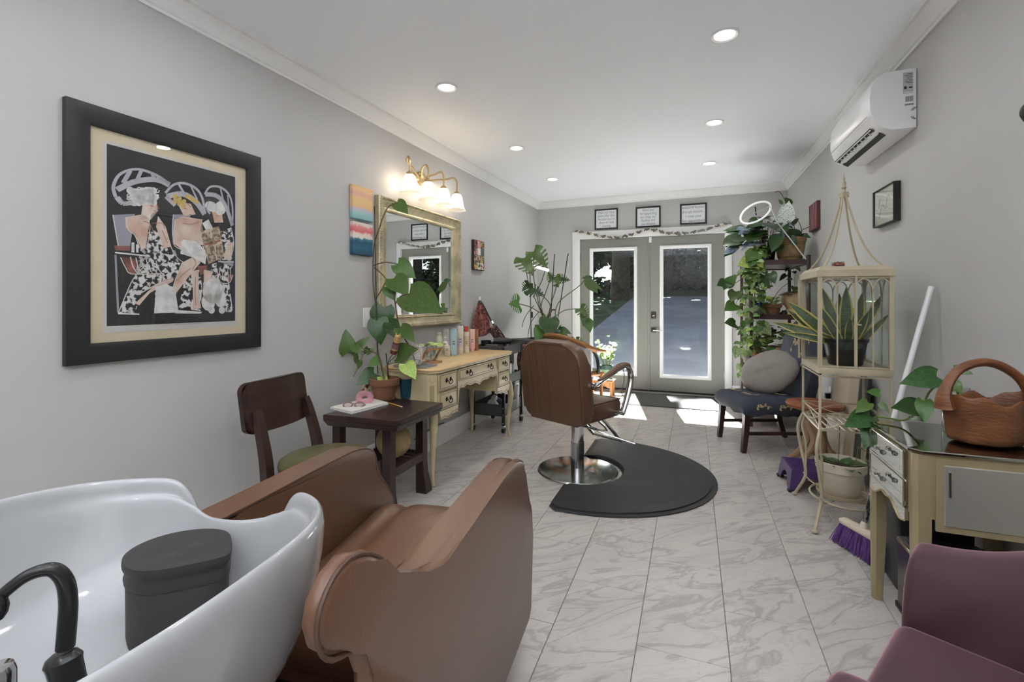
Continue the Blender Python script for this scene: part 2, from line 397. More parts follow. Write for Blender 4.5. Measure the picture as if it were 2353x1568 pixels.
FOL = [mat('foliage_dark', '1b2817', .6, var=.35, vs=1.2), mat('foliage_mid', '26371b', .6, var=.35, vs=1.0), mat('foliage_olive', '303c1f', .6, var=.3, vs=1.4)]
rn = random.Random(5)
trees = [(-3.2, 22.6, .40, 'broad dark tree trunk standing left of the driveway seen through the left glass door'), (-5.4, 24.5, .16, 'thin tree trunk behind the lawn, leftmost through the left glass door'), (-1.3, 27.5, .2, 'slim tree between the two glass doors far up the driveway'),
         (1.6, 27, .22, 'dark tree at the left of the right glass door view'), (4.2, 25.5, .26, 'dark tree at the right of the right glass door view'), (-4, 34, .25, 'farthest tree on the left behind the shrubs'), (1, 35, .25, 'farthest tree in the middle behind the shrubs'), (6, 34, .25, 'farthest tree on the right behind the shrubs'), (9.5, 19.5, .25, 'tree beside the driveway seen in the wall mirror, far one'), (11, 14, .25, 'tree beside the driveway seen in the wall mirror, near one')]
for i, (x, y, r, lab) in enumerate(trees):
    t = thing('tree', lab, 'tree', (x, y, gz(y) - .1), group='trees beyond the driveway')
    B().tube([(x, y, gz(y) - .1), (x + .05, y, 4), (x - .1, y + .1, 9), (x, y, 14)], [r * 1.15, r, r * .85, r * .4], n=12, sp=3).obj('trunk', BARK, t)
    cloud('foliage', [(x + rn.uniform(-1.5, 1.5), y + rn.uniform(-1, 2), rn.uniform(8, 17), 3.4, 3, 4.2) for _ in range(4)], 800, .7, FOL[i % 3], t, rn)
for i, (x, y, w, h, lab) in enumerate([(-6.6, 27, 2.6, 3.4, 'shrub mass behind the lawn, leftmost through the left glass door'), (-3.4, 28, 2.4, 3.6, 'tall shrub right behind the broad tree trunk'), (-.4, 29, 2.4, 3.4, 'shrub at the top of the driveway behind the door meeting line'),
                                        (2.4, 28, 2.5, 3.4, 'dark bush at the driveway top in the left half of the right door'), (5.2, 27, 2.6, 3.2, 'dark bush at the driveway top in the right half of the right door'), (8.2, 25, 2.4, 3.2, 'rightmost dark bush beyond the driveway'), (9.6, 16.5, 2.0, 3.2, 'bush right of the driveway seen in the wall mirror, near one'), (9.4, 21.5, 2.2, 3.2, 'bush right of the driveway seen in the wall mirror, far one')]):
    z = gz(y); t = thing('shrub', lab, 'shrub', (x, y, z), group='shrubs beyond the driveway')
    B().tube([(x, y, z - .2), (x + .1, y, z + 1), (x, y, z + h * .7)], [.07, .05, .02], n=6, sp=3).obj('stem', BARK, t)
    cloud('foliage', [(x + rn.uniform(-1, 1) * w * .4, y + rn.uniform(-.6, .6), z + .05 + h * (k + .35) / 5, w * .8, 1.1, h * .22) for k in range(5)], 1150, .26, FOL[(i + 1) % 3], t, rn)
# ================================================================= CEILING AND WALL FITTINGS
def lamp(name, kind, loc, w, parent, size=.1, col=(1, .995, .985)):
    l = bpy.data.lights.new(name, kind); l.energy = w; l.color = col
    if kind == 'AREA': l.shape = 'DISK'; l.size = size
    else: l.shadow_soft_size = size
    o = bpy.data.objects.new(name, l); COL.objects.link(o); o.parent = parent; o.matrix_parent_inverse = parent_matrix(parent).inverted(); o.location = loc; return o
LENS = mat('lit_lens', 'fff8ee', emit=9); PLAST = mat('white_plastic', 'e9e9ea', .35)
rowname = ['nearest the camera', 'second from the camera', 'nearest the french doors']
ringm = B().lathe([(.0735, 0), (.072, -.006), (.066, -.009), (.054, -.004), (.052, 0)]).mesh('trim_ring'); ringm.materials.append(PLAST)
lensm = B().lathe([(0, -.004), (.03, -.004), (.0525, -.002)]).mesh('lens'); lensm.materials.append(LENS)
for sx, side in ((.16, 'right'), (-1.53, 'left')):
    for j, y in enumerate((2.79, 4.13, 5.335, 1.45, .15, -1.2)):
        if j < 3: lab = 'recessed ceiling light in the %s row, %s' % (side, rowname[j])
        else: lab = 'recessed ceiling light in the %s row, %s behind the photo edge' % (side, ('first', 'second', 'third')[j - 3])
        t = thing('recessed_light', lab, 'ceiling light', (sx, y, zce(sx)), group='recessed ceiling lights')
        inst('trim_ring', ringm, M.Translation((sx, y, zce(sx))), t); inst('lens', lensm, M.Translation((sx, y, zce(sx))), t)
        lamp('downlight', 'AREA', (sx, y, zce(sx) - .014), DOWNLIGHT_W, t, .1)
# --- helper: wall frames.  m maps (along, up, out of wall)
def mwl(y, z, off=0):      # left wall, looking at it: along = +y
    return frame((xl(y) + off, y, z), (TL, 1, 0), (0, 0, 1)) 
def mwb(x, z, off=0): return frame((x, YB - off, z), (1, 0, 0), (0, 0, 1))
def mwr(y, z, off=0): return frame((xr(y) - off, y, z), (-TR, -1, 0), (0, 0, 1))
def picframe(name, mm, w, h, fw, d, m, parent, lip=.006):
    P = [(0, 0), (0, d), (fw * .2, d + .003), (fw * .8, d), (fw, d - lip), (fw, .002)]
    b = B(); rg = lambda ex, ey: b.ring([mm @ V((ex * (w / 2 - o), ey * (h / 2 - o), q)) for o, q in P])
    q = [rg(-1, -1), rg(1, -1), rg(1, 1), rg(-1, 1)]
    for i in range(4): b.bridge(q[i], q[(i + 1) % 4], False)
    return b.obj(name, m, parent, ang=20)
def plate(name, mm, x0, x1, y0, y1, z0, z1, m, parent, bev=0): return B().bb(x0, x1, y0, y1, z0, z1, bev, 1, mm).obj(name, m, parent, smooth=False)
# --- three framed sayings above the doors
PAPER = mat('white_paper', 'dfe2e6', .6); INK = mat('black_ink', '24262a', .6)
for cx, cz, w, h, words, lab in ((-1.112, 2.348, .316, .282, ['hope you have', 'plans after this', "because you're", 'about to look', 'amazing'], 'black framed white sign reading hope you have plans after this'),
                                 (-.557, 2.343, .32, .276, ['thank you', 'for supporting', 'our shop, our', 'families and', 'our dreams'], 'black framed white sign reading thank you for supporting our shop'),
                                 (.006, 2.347, .322, .268, ['welcome to your', 'therapy session...', 'I mean your', 'hair appointment'], 'black framed white sign reading welcome to your therapy session')):
    mm = mwb(cx, cz); t = thing('framed_sign', lab, 'sign', (cx, YB, cz), group='framed signs above the french doors')
    picframe('frame', mm, w, h, .02, .018, BLACK, t); p = plate('paper', mm, -w / 2 + .015, w / 2 - .015, -h / 2 + .015, h / 2 - .015, .003, .008, PAPER, t)
    n = len(words)
    for i, s in enumerate(words): text('lettering', s, .052 if n == 5 else .055, INK, p, mm @ M.Translation((0, (n / 2 - .5 - i) * (.23 / n), .0085)) @ M.Diagonal((.72, 1, 1, 1)), shear=.12)
# --- garland of wood slices over the door head
t = thing('wood_slice_garland', 'garland of small wood slices strung in two swags over the door casing', 'garland', (-.56, YB - .03, 2.1))
pts = [PY(u, v, YB - .035) for u, v in ((1322, 531), (1350, 536), (1382, 543), (1415, 546), (1445, 541), (1470, 533), (1490, 527), (1512, 531), (1535, 536), (1560, 537), (1590, 534), (1625, 527), (1655, 517), (1668, 513))]
B().tube(pts, .003, n=5).obj('cord', mat('jute_cord', '8d7a5d', .9), t)
SL = [mat('wood_slice', '6f6c66', .8, rnd=.4), mat('wood_slice_pale', 'cbc6bc', .8, rnd=.2)]
sm = [B().lathe([(0, -.010), (.027, -.010), (.029, 0), (.027, .010), (0, .010)], n=10).mesh('wood_slice') for _ in range(2)]
for q in range(2): sm[q].materials.append(SL[q])
P = spline(pts, 5); L_ = [0]
for i in range(1, len(P)): L_.append(L_[-1] + (P[i] - P[i - 1]).length)
for k in range(60):
    s = L_[-1] * (k + .5) / 60; i = max(j for j in range(len(P) - 1) if L_[j] <= s); d = (P[i + 1] - P[i]).normalized(); p = P[i].lerp(P[i + 1], (s - L_[i]) / max(1e-6, L_[i + 1] - L_[i]))
    mm = frame(p, (0, -1, 0), d.cross(V((0, -1, 0)))) @ M.Rotation(rn.uniform(-.5, .5), 4, 'Y') @ M.Rotation(RD(90) + rn.uniform(-.9, .9), 4, 'X')
    inst('wood_slice', sm[int(k % 3 == 1)], M.Translation(p) @ mm.to_3x3().to_4x4() @ M.Scale(rn.uniform(.75, 1.2), 4), t)
# --- gilded mirror on the left wall
yc, zc, w, h = 3.568, 1.509, 1.235, 1.012
t = thing('wall_mirror', 'large gilded wall mirror with a rope-edged frame above the dressing table', 'mirror', (xl(yc), yc, zc - h / 2))
mm = mwl(yc, zc, .004); GILT = mat('champagne_gilt', 'b9b092', .36, .4, var=.18, vs=9)
P = [(0, 0), (0, .034), (.008, .046), (.018, .046), (.026, .04), (.034, .04), (.055, .028), (.078, .024), (.09, .03), (.1, .024), (.108, .014), (.108, .004)]
b = B(); rg = lambda ex, ey: b.ring([mm @ V((ex * (w / 2 - o), ey * (h / 2 - o), q)) for o, q in P])
q = [rg(-1, -1), rg(1, -1), rg(1, 1), rg(-1, 1)]
for i in range(4): b.bridge(q[i], q[(i + 1) % 4], False)
b.obj('frame', GILT, t, ang=25)
def rope(name, o, zz, r, step, m):
    b = B(); x, y = w / 2 - o, h / 2 - o
    for (ax, ay), (bx, by) in (((-x, -y), (x, -y)), ((x, -y), (x, y)), ((x, y), (-x, y)), ((-x, y), (-x, -y))):
        n = int(math.hypot(bx - ax, by - ay) / step)
        for k in range(n):
            f = (k + .5) / n; hz = abs(bx - ax) > .1
            b.sph((0, 0, 0), (r * .62, r * 1.25, r), 6, mtx=mm @ M.Translation((ax + (bx - ax) * f, ay + (by - ay) * f, zz)) @ M.Rotation(RD(0 if hz else 90) + .6, 4, 'Z'))
    return b.obj(name, m, t, kind='stuff')
rope('rope_molding', .014, .047, .011, .0185, GILT); rope('bead_molding', .1, .024, .0045, .011, GILT)
plate('mirror_glass', mm, -w / 2 + .1, w / 2 - .1, -h / 2 + .1, h / 2 - .1, .002, .008, mat('mirror_silver', 'eef0f0', .01, 1), t)
# --- vanity light
t = thing('vanity_light', 'four-arm brass vanity light with bell glass shades, lit above the mirror', 'wall light', (xl(3.57), 3.57, 2.29))
BRASS = mat('brushed_brass', 'b8a27c', .35, .8); b = B()
for y0, r in ((3.57, .075), (3.49, .045), (3.65, .045)):
    b.lathe([(r, 0), (r * .95, .012), (r * .6, .02), (0, .024)], mtx=mwl(y0, 2.285) @ M.Diagonal((1, .8, 1, 1)), n=20)
b.obj('backplate', BRASS, t)
m = bpy.data.materials.new('frosted_glass'); m.use_nodes = True; N = m.node_tree.nodes; Lk = m.node_tree.links.new
for n in list(N): N.remove(n)
o = N.new('ShaderNodeOutputMaterial'); mx = N.new('ShaderNodeMixShader'); a1 = N.new('ShaderNodeBsdfTransparent'); a2 = N.new('ShaderNodeBsdfTranslucent'); a2.inputs[0].default_value = (.95, .9, .82, 1)
mx.inputs[0].default_value = .62; Lk(a1.outputs[0], mx.inputs[1]); Lk(a2.outputs[0], mx.inputs[2]); Lk(mx.outputs[0], o.inputs[0]); FROST = m
BULB = mat('lit_bulb', 'fff0d8', emit=30)
for k, y in enumerate((3.195, 3.455, 3.705, 3.94)):
    c = V((xl(y) + .14, y, 2.23)); r0 = V((xl(3.57) + .02, 3.57 + (y - 3.57) * .28, 2.29))
    q = B().tube([r0, r0 + V((.02, (y - 3.57) * .25, .03)), V((xl(y) + .07, y - (y - 3.57) * .18, 2.345)), V((xl(y) + .115, y - (y - 3.57) * .05, 2.365)), c + V((0, 0, .10)), c + V((0, 0, .01))], .0085, n=8).obj('arm', BRASS, t)
    B().lathe([(0, .012), (.012, .012), (.026, 0), (.034, -.018)], c=c, n=18).obj('socket_cap', BRASS, q)
    B().lathe([(.032, -.014), (.044, -.03), (.052, -.06), (.058, -.10), (.066, -.135), (.082, -.162), (.084, -.165), (.08, -.163), (.063, -.135), (.055, -.1), (.049, -.06), (.041, -.032)], c=c, n=24).obj('shade', FROST, q)
    B().sph(c + V((0, 0, -.075)), (.022, .022, .034), 12).obj('bulb', BULB, q)
    lamp('bulb_light', 'POINT', c + V((0, 0, -.085)), VANITY_W, t, .03, (1, .9, .74))
# --- light switch
t = thing('light_switch', 'white double light switch plate on the wall left of the mirror', 'light switch', (xl(2.88), 2.88, 1.10)); mm = mwl(2.878, 1.102)
plate('switch_plate', mm, -.058, .058, -.072, .072, 0, .006, PLAST, t, .003)
for x in (-.024, .024): plate('rocker', mm, x - .016, x + .016, -.034, .034, .006, .011, PLAST, t, .002)
# --- two small abstract canvases, one photo collage
def grad(name, stops, vs=6, amt=.12, axis=2):
    m = bpy.data.materials.new(name); m.use_nodes = True; N = m.node_tree.nodes; Lk = m.node_tree.links.new; b = N['Principled BSDF']; b.inputs['Roughness'].default_value = .7
    tc = N.new('ShaderNodeTexCoord'); sp = N.new('ShaderNodeSeparateXYZ'); nz = N.new('ShaderNodeTexNoise'); nz.inputs['Scale'].default_value = vs; nz.inputs['Detail'].default_value = 6
    ad = N.new('ShaderNodeMath'); ad.operation = 'MULTIPLY_ADD'; ad.inputs[1].default_value = amt * 2
    sb = N.new('ShaderNodeMath'); sb.operation = 'SUBTRACT'; sb.inputs[1].default_value = amt
    r = N.new('ShaderNodeValToRGB'); Lk(tc.outputs['Generated'], sp.inputs[0]); Lk(tc.outputs['Generated'], nz.inputs['Vector'])
    Lk(nz.outputs['Fac'], ad.inputs[0]); Lk(sp.outputs[axis], ad.inputs[2]); Lk(ad.outputs[0], sb.inputs[0]); Lk(sb.outputs[0], r.inputs[0])
    e = r.color_ramp.elements; e[0].position, e[0].color = stops[0][0], lin(stops[0][1]); e[1].position, e[1].color = stops[-1][0], lin(stops[-1][1])
    for p, c in stops[1:-1]: q = e.new(p); q.color = lin(c)
    Lk(r.outputs[0], b.inputs['Base Color']); return m
yc = 2.79
o = B().bb(-.108, .108, -.118, .118, .002, .03, .003, 1, mwl(yc, 1.92)).obj('canvas_painting', grad('sunset_paint', [(0, '7fb0b4'), (.2, '9cc3c0'), (.3, 'c3b3c4'), (.36, 'dcb48a'), (.6, 'e0bd84'), (.75, 'd9a79b'), (.9, 'e2bf8c'), (1, 'd9b184')], 5, .1))
tag(o, 'small square canvas painting in peach and pale teal, upper of two left of mirror', 'painting')
o = B().bb(-.106, .106, -.115, .115, .002, .03, .003, 1, mwl(yc, 1.665)).obj('canvas_painting', grad('coral_paint', [(0, '1d4560'), (.22, '27607a'), (.4, '1f5068'), (.5, '46788a'), (.54, 'ddd6d0'), (.64, 'e0cfc9'), (.72, 'd0626a'), (.86, 'd98a88'), (.93, 'd9cdc8'), (1, 'd6cfc6')], 6, .12))
tag(o, 'small canvas painting with coral blot over dark blue water, lower of two', 'painting')
t = thing('photo_collage', 'small canvas collage of photos on the wall right of the mirror', 'picture', (xl(4.62), 4.62, 1.71)); mm = mwl(4.62, 1.71)
plate('canvas', mm, -.12, .12, -.157, .157, .002, .03, mat('collage_edge', '2f2a28', .6), t)
cc = ['3a4653', 'c7a64a', 'd5d0c6', '8a4d49', '27323a', 'b49a84', '3f5d6b', 'cf8f9d', 'e2dccd', '5b5148', '1f262b', 'a98f4c']
for i in range(3):
    for j in range(4):
        c = cc[(i * 4 + j * 5) % 12]; plate('photo', mm, -.115 + .077 * i, -.041 + .077 * i, -.152 + .077 * j, -.078 + .077 * j, .03, .0306 + .0001 * j, mat('photo_' + c, c, .4, col2=cc[(i + j * 3 + 1) % 12], vs=28, ramp=(.45, .55)), t)
# --- large framed print
yc, zc, w, h = 1.531, 1.494, .862, 1.048
t = thing('framed_print', 'large black framed art print of three ladies under salon hair dryers', 'picture', (xl(yc), yc, zc - h / 2)); mm = mwl(yc, zc)
picframe('frame', mm, w, h, .082, .026, mat('black_frame_satin', '232624', .45), t)
plate('mat_board', mm, -.36, .36, -.455, .455, .004, .008, mat('cream_mat', 'd3c5a9', .8, var=.04, vs=5), t)
plate('print_border', mm, -.302, .302, -.403, .397, .008, .0088, mat('print_white', 'c9c6c2', .7), t)
pr = plate('print', mm, -.288, .288, -.375, .384, .0088, .0094, mat('print_black', '2b2b2e', .6), t)
def art(nm, m, shapes, z, wd=.0003):                          # flat shapes printed on the sheet, in zoomed-photo coordinates
    b = B()
    def q(p):
        x, y = p; tt = (x - 290) / 696; top = 310 + 185 * tt; bot = 1315 - 33 * tt; f = (y - top) / (bot - top)
        return V((-.288 + .576 * tt ** .93, .384 - .759 * f, z))
    for s in shapes:
        if s[0] == 'e':
            _, cx, cy, rx, ry, a = s; ca, sa = math.cos(a), math.sin(a)
            P = [(cx + rx * math.cos(k * .5236) * ca - ry * math.sin(k * .5236) * sa, cy + rx * math.cos(k * .5236) * sa + ry * math.sin(k * .5236) * ca) for k in range(12)]
            b.face([mm @ q(p) for p in P])
        elif s[0] == 'p': b.face([mm @ q(p) for p in s[1]])
        else:
            P = spline([(x, y, 0) for x, y in s[1]], 5); rw = s[2]
            for i in range(len(P) - 1):
                d = (P[i + 1] - P[i]); n = V((-d.y, d.x, 0)).normalized() * rw
                b.face([mm @ q((r.x, r.y)) for r in (P[i] + n, P[i + 1] + n, P[i + 1] - n, P[i] - n)])
    bmesh.ops.triangulate(b.bm, faces=b.bm.faces); return link(nm, b.mesh(nm, smooth=False), m, pr, kind='stuff')
LEO = mat('leopard_print', 'd8d6d4', .7, col2='2a2a2c', tex='noise', vs=52, ramp=(.47, .53))
FLE = mat('print_flesh', 'c9a592', .7, col2='e0cfc2', vs=14, ramp=(.35, .65)); LAV = mat('print_lavender', '9a9aa6', .7); WHI = mat('print_chalk', 'dcdad8', .7, var=.12, vs=30); RED = mat('print_rust', '9c6459', .7, col2='6d443f', vs=18); YEL = mat('print_gold', 'c9ae62', .7)
art('print_chairs', LAV, [('p', [(312, 700), (400, 690), (380, 870), (330, 870)]), ('p', [(590, 690), (690, 690), (660, 860), (585, 800)]), ('p', [(865, 950), (975, 955), (970, 985), (868, 980)]), ('p', [(900, 1080), (945, 1080), (960, 1235), (915, 1235)]), ('p', [(440, 900), (600, 890), (612, 920), (480, 935)]), ('s', [(320, 920), (330, 1240)], 4)], .0097)
art('print_seats', RED, [('p', [(345, 930), (500, 960), (540, 1020), (380, 1030)]), ('p', [(315, 868), (380, 872), (380, 898), (318, 895)]), ('p', [(860, 1020), (970, 1030), (940, 1075), (880, 1070)]), ('p', [(730, 980), (790, 975), (790, 1020), (740, 1030)])], .0098)
art('print_dresses', LEO, [('p', [(440, 800), (520, 770), (560, 860), (600, 920), (650, 960), (590, 1060), (500, 1090), (430, 1130), (400, 1245), (330, 1245), (380, 1100), (400, 1040), (470, 950)]), ('p', [(630, 740), (690, 770), (720, 830), (640, 860), (610, 830)]), ('p', [(650, 1040), (740, 1000), (760, 1090), (750, 1230), (620, 1215), (640, 1120)]), ('p', [(880, 790), (955, 770), (975, 850), (960, 950), (870, 960), (890, 870)]), ('p', [(800, 970), (880, 960), (965, 985), (930, 1020), (970, 1235), (920, 1230), (880, 1100), (820, 1060)])], .0099)
art('print_flesh', FLE, [('p', [(360, 710), (440, 690), (470, 720), (450, 880), (430, 890), (400, 800), (360, 770)]), ('p', [(440, 600), (500, 610), (510, 670), (470, 690), (475, 720), (425, 720)]), ('p', [(510, 700), (550, 760), (580, 870), (540, 880), (500, 760)]), ('p', [(610, 620), (690, 630), (720, 690), (650, 700)]), ('p', [(600, 720), (640, 700), (760, 720), (740, 790), (770, 860), (720, 830), (640, 890), (590, 850)]), ('p', [(640, 960), (720, 920), (750, 960), (660, 1060), (600, 1140), (580, 1120)]), ('p', [(690, 1010), (730, 1000), (735, 1130), (750, 1215), (700, 1225), (705, 1120)]), ('p', [(820, 670), (890, 690), (900, 740), (840, 740)]), ('p', [(930, 860), (975, 850), (950, 945), (900, 930)]), ('p', [(500, 1080), (590, 1040), (590, 1065), (470, 1130), (420, 1200), (400, 1190)]), ('p', [(770, 1000), (830, 1010), (810, 1070), (770, 1080)])], .0100)
art('print_whites', WHI, [('p', [(640, 830), (720, 840), (790, 900), (780, 970), (700, 930), (630, 910)]), ('p', [(500, 1100), (550, 1075), (600, 1110), (620, 1240), (490, 1245)]), ('e', 830, 1120, 70, 70, 0), ('e', 800, 1180, 45, 50, 0), ('e', 880, 1160, 40, 50, 0), ('e', 820, 1225, 22, 20, 0), ('e', 890, 1225, 22, 20, 0), ('e', 820, 650, 45, 28, .4), ('e', 880, 660, 40, 40, .3), ('p', [(760, 740), (800, 720), (830, 770), (790, 790)]), ('p', [(610, 1225), (760, 1235), (750, 1245), (600, 1245)]), ('s', [(330, 1245), (420, 1250)], 4)]
    + [('e', 380 + 18 * (k % 7) + (k // 7) * 9, 560 + 32 * (k // 7) + 6 * math.sin(k), 17, 20, k) for k in range(20)], .0101)
art('print_hoods', mat('print_hood_lilac', 'b9b6bf', .7), [('s', [(320, 600), (312, 540), (340, 470), (410, 440), (500, 470), (570, 520)], 7), ('s', [(325, 560), (400, 510), (500, 495), (570, 525)], 15), ('s', [(325, 600), (350, 635), (390, 625)], 12), ('s', [(380, 450), (350, 520)], 10), ('s', [(430, 445), (410, 500)], 9), ('s', [(480, 460), (490, 490)], 8),
      ('s', [(548, 570), (590, 525), (650, 515), (720, 545), (760, 600), (778, 690)], 7), ('s', [(555, 590), (640, 575), (720, 620), (775, 690)], 15), ('s', [(550, 590), (600, 640)], 10), ('s', [(690, 530), (730, 610)], 5), ('s', [(620, 520), (650, 570)], 6),
      ('s', [(775, 580), (810, 540), (880, 545), (940, 590), (965, 660), (965, 760)], 6), ('s', [(780, 580), (850, 590), (910, 640), (965, 760)], 12), ('s', [(800, 620), (790, 660), (810, 690)], 6), ('s', [(880, 550), (900, 620)], 5), ('s', [(930, 590), (940, 680)], 4)], .0103)
art('print_rollers', YEL, [('e', 600 + 24 * (k % 6), 590 + 14 * (k % 3) + 8 * (k // 6) * 3, 13, 16, k * .5) for k in range(9)], .0104)
art('print_magazine', mat('print_magazine', 'cfc3b4', .7, col2='9a7f5f', vs=30, ramp=(.45, .55)), [('p', [(748, 785), (870, 760), (910, 930), (800, 970)])], .0105)
art('print_magazine_title', RED, [('s', [(775, 860), (830, 848)], 7), ('s', [(840, 850), (880, 840)], 4)], .0107)
art('print_curls', WHI, [('s', [(cx + rx * math.cos(a + k), cy + ry * math.sin(a + k)) for a in (0, 1.3, 2.6, 3.9, 5.2)], 2.6) for cx, cy, rx, ry, k in [(375 + 22 * (i % 7), 558 + 26 * (i // 7) + 7 * math.sin(i * 2.1), 9, 11, i) for i in range(18)] + [(775 + 17 * (i % 6), 1080 + 24 * (i // 6), 8, 10, i) for i in range(18)] + [(505 + 18 * (i % 6), 1105 + 30 * (i // 6), 9, 12, i) for i in range(22)] + [(640 + 24 * (i % 6), 850 + 26 * (i // 6), 9, 9, i) for i in range(18)]], .01045)
art('print_outlines', mat('print_outline', 'd4cfcb', .7), [('s', P_, 2.2) for P_ in ([(360, 715), (372, 780), (400, 810), (420, 880)], [(450, 700), (470, 760), (455, 880)], [(520, 770), (570, 860), (610, 930), (650, 960)], [(330, 1245), (365, 1130), (400, 1040), (470, 950)], [(430, 1130), (500, 1085), (590, 1055)], [(600, 720), (590, 850), (640, 890)], [(760, 720), (745, 790), (770, 860)], [(640, 960), (600, 1060), (585, 1120)], [(690, 1010), (705, 1120), (700, 1225)], [(735, 1010), (735, 1130), (750, 1215)], [(955, 770), (975, 860), (950, 945)], [(340, 935), (360, 990), (390, 1025), (540, 1020)], [(860, 1020), (880, 1070), (940, 1075), (970, 1030)], [(590, 690), (585, 800), (600, 840)], [(310, 700), (330, 870)], [(865, 955), (975, 960)])], .01046)
art('print_seat_stripes', mat('print_stripe', 'd4cfcb', .7), [('s', [(380 + 24 * k, 930 + 4 * k), (392 + 24 * k, 985 + 2 * k), (415 + 24 * k, 1028)], 2.4) for k in range(6)] + [('s', [(870 + 20 * k, 1000), (882 + 18 * k, 1050)], 2.2) for k in range(5)], .01047)
art('print_shade', mat('print_flesh_shade', 'a07868', .7), [('s', P_, 2.0) for P_ in ([(470, 640), (488, 645)], [(486, 668), (500, 672)], [(505, 640), (512, 655), (503, 662)], [(650, 655), (668, 660)], [(680, 690), (694, 690)], [(850, 700), (868, 705)], [(440, 730), (470, 745), (490, 800)], [(640, 740), (690, 745), (740, 735)], [(700, 930), (720, 960), (700, 1000)], [(610, 1060), (640, 1030), (690, 990)], [(718, 1040), (716, 1140), (722, 1200)], [(480, 740), (530, 740), (545, 770)], [(530, 780), (560, 850)], [(660, 620), (690, 650)])], .01048)
art('print_magazine_panels', mat('print_panel', '6d6358', .7, col2='b8a58c', vs=50, ramp=(.45, .55)), [('p', [(758, 800), (808, 790), (818, 840), (768, 850)]), ('p', [(820, 787), (866, 778), (876, 826), (828, 836)]), ('p', [(785, 880), (838, 868), (850, 945), (800, 958)]), ('p', [(846, 866), (890, 856), (902, 925), (858, 938)])], .01065)
art('print_bottles', WHI, [('p', [(385, 850), (398, 850), (398, 905), (385, 905)]), ('p', [(405, 860), (416, 860), (416, 905), (405, 905)]), ('s', [(318, 908), (470, 925)], 4)], .01048)
art('print_caption', mat('print_script', '5a5856', .7), [('s', [(600 + 12 * k, 1309 - k * .6), (606 + 12 * k, 1305 - k * .6), (610 + 12 * k, 1308 - k * .6)], .8) for k in range(13)], .0092)
plate('glazing', mm, -.352, .352, -.445, .445, .014, .016, glass_mat('picture_glass', (.97, .97, .97), refl=.8), t)
# --- right wall: small framed sketch, little red plaque, black knob, air conditioner
t = thing('framed_sketch', 'small thin black framed pale sketch on the right wall below the air conditioner', 'picture', (xr(3.47), 3.47, 1.8)); mm = mwr(3.47, 1.797)
picframe('frame', mm, .32, .226, .008, .034, BLACK, t, .004); plate('sketch', mm, -.153, .153, -.106, .106, .018, .0265, mat('sketch_paper', 'd2d2ca', .6, col2='bfc2b4', vs=9, ramp=(.35, .65)), t)
B().tube([mm @ V((x, y, .027)) for x, y in ((-.08, -.06), (-.03, .01), (.02, -.02), (.05, .05), (.09, .03))], .0012, n=4).obj('pencil_line', mat('pencil_grey', '77776f', .8), t)
plate('glazing', mm, -.153, .153, -.106, .106, .0285, .0295, glass_mat('picture_glass'), t)
t = thing('wood_plaque', 'small dark red wooden plaque on the right wall above the plant shelf', 'plaque', (xr(5.2), 5.2, 2.0)); mm = mwr(5.2, 2.02)
plate('board', mm, -.15, .15, -.13, .125, .001, .03, mat('red_brown_wood', '5c3230', .5), t, .003); plate('face', mm, -.142, .142, -.122, .118, .03, .0305, mat('rosy_print', '99626a', .6, col2='6a3238', vs=18, stretch=(1, 1, .3)), t)
t = thing('coat_hook', 'black round knob on the right wall at the edge of the photo', 'hook', tuple(V((xr(2.09), 2.09, 1.857))))
m2 = mwr(2.09, 1.857); B().lathe([(.03, 0), (.028, .008), (.012, .012), (.012, .04)], mtx=m2, n=16).obj('stem', mat('black_rubber', '0f1012', .5), t); B().lathe([(0, .03), (.03, .036), (.04, .055), (.036, .075), (.02, .088), (0, .092)], mtx=m2, n=20).obj('cap', mat('black_rubber', '0f1012', .5), t)
# air conditioner: profile in (out, up) swept along the wall
t = thing('air_conditioner', 'white split air conditioner high on the right wall', 'air conditioner', (1.1, 3.49, 2.14))
y0, y1 = 3.105, 3.868; ACW = mat('ac_white', 'e4e4e6', .28)
PF = [(0, 2.142), (.115, 2.142), (.160, 2.162), (.195, 2.205), (.213, 2.26), (.216, 2.33), (.208, 2.39), (.180, 2.44), (.14, 2.458), (0, 2.458)]
def acx(y, o): return xr(y) - o
b = B(); n = 9; rr = []
for i in range(n):
    f = i / (n - 1); e = min(f, 1 - f) * 2; sh = 1 - .03 * max(0, 1 - e * 9); y = y0 + (y1 - y0) * f
    rr.append(b.ring([(acx(y, o * sh if o else .004), y, 2.30 + (z - 2.30) * (1 - .012 * max(0, 1 - e * 9))) for o, z in PF]))
for i in range(n - 1): b.bridge(rr[i], rr[i + 1])
b.cap(rr[0][::-1]); b.cap(rr[-1]); b.obj('housing', ACW, t, ang=40)
B().bb(acx(y0, .002), acx(y0, -.0), y0 + .01, y1 - .01, 2.15, 2.452).obj('gap_shade_sheet', mat('ac_shadow_gap', '222224', .8), t, smooth=False)  # dark sheet standing in for the shade in the gap behind the housing
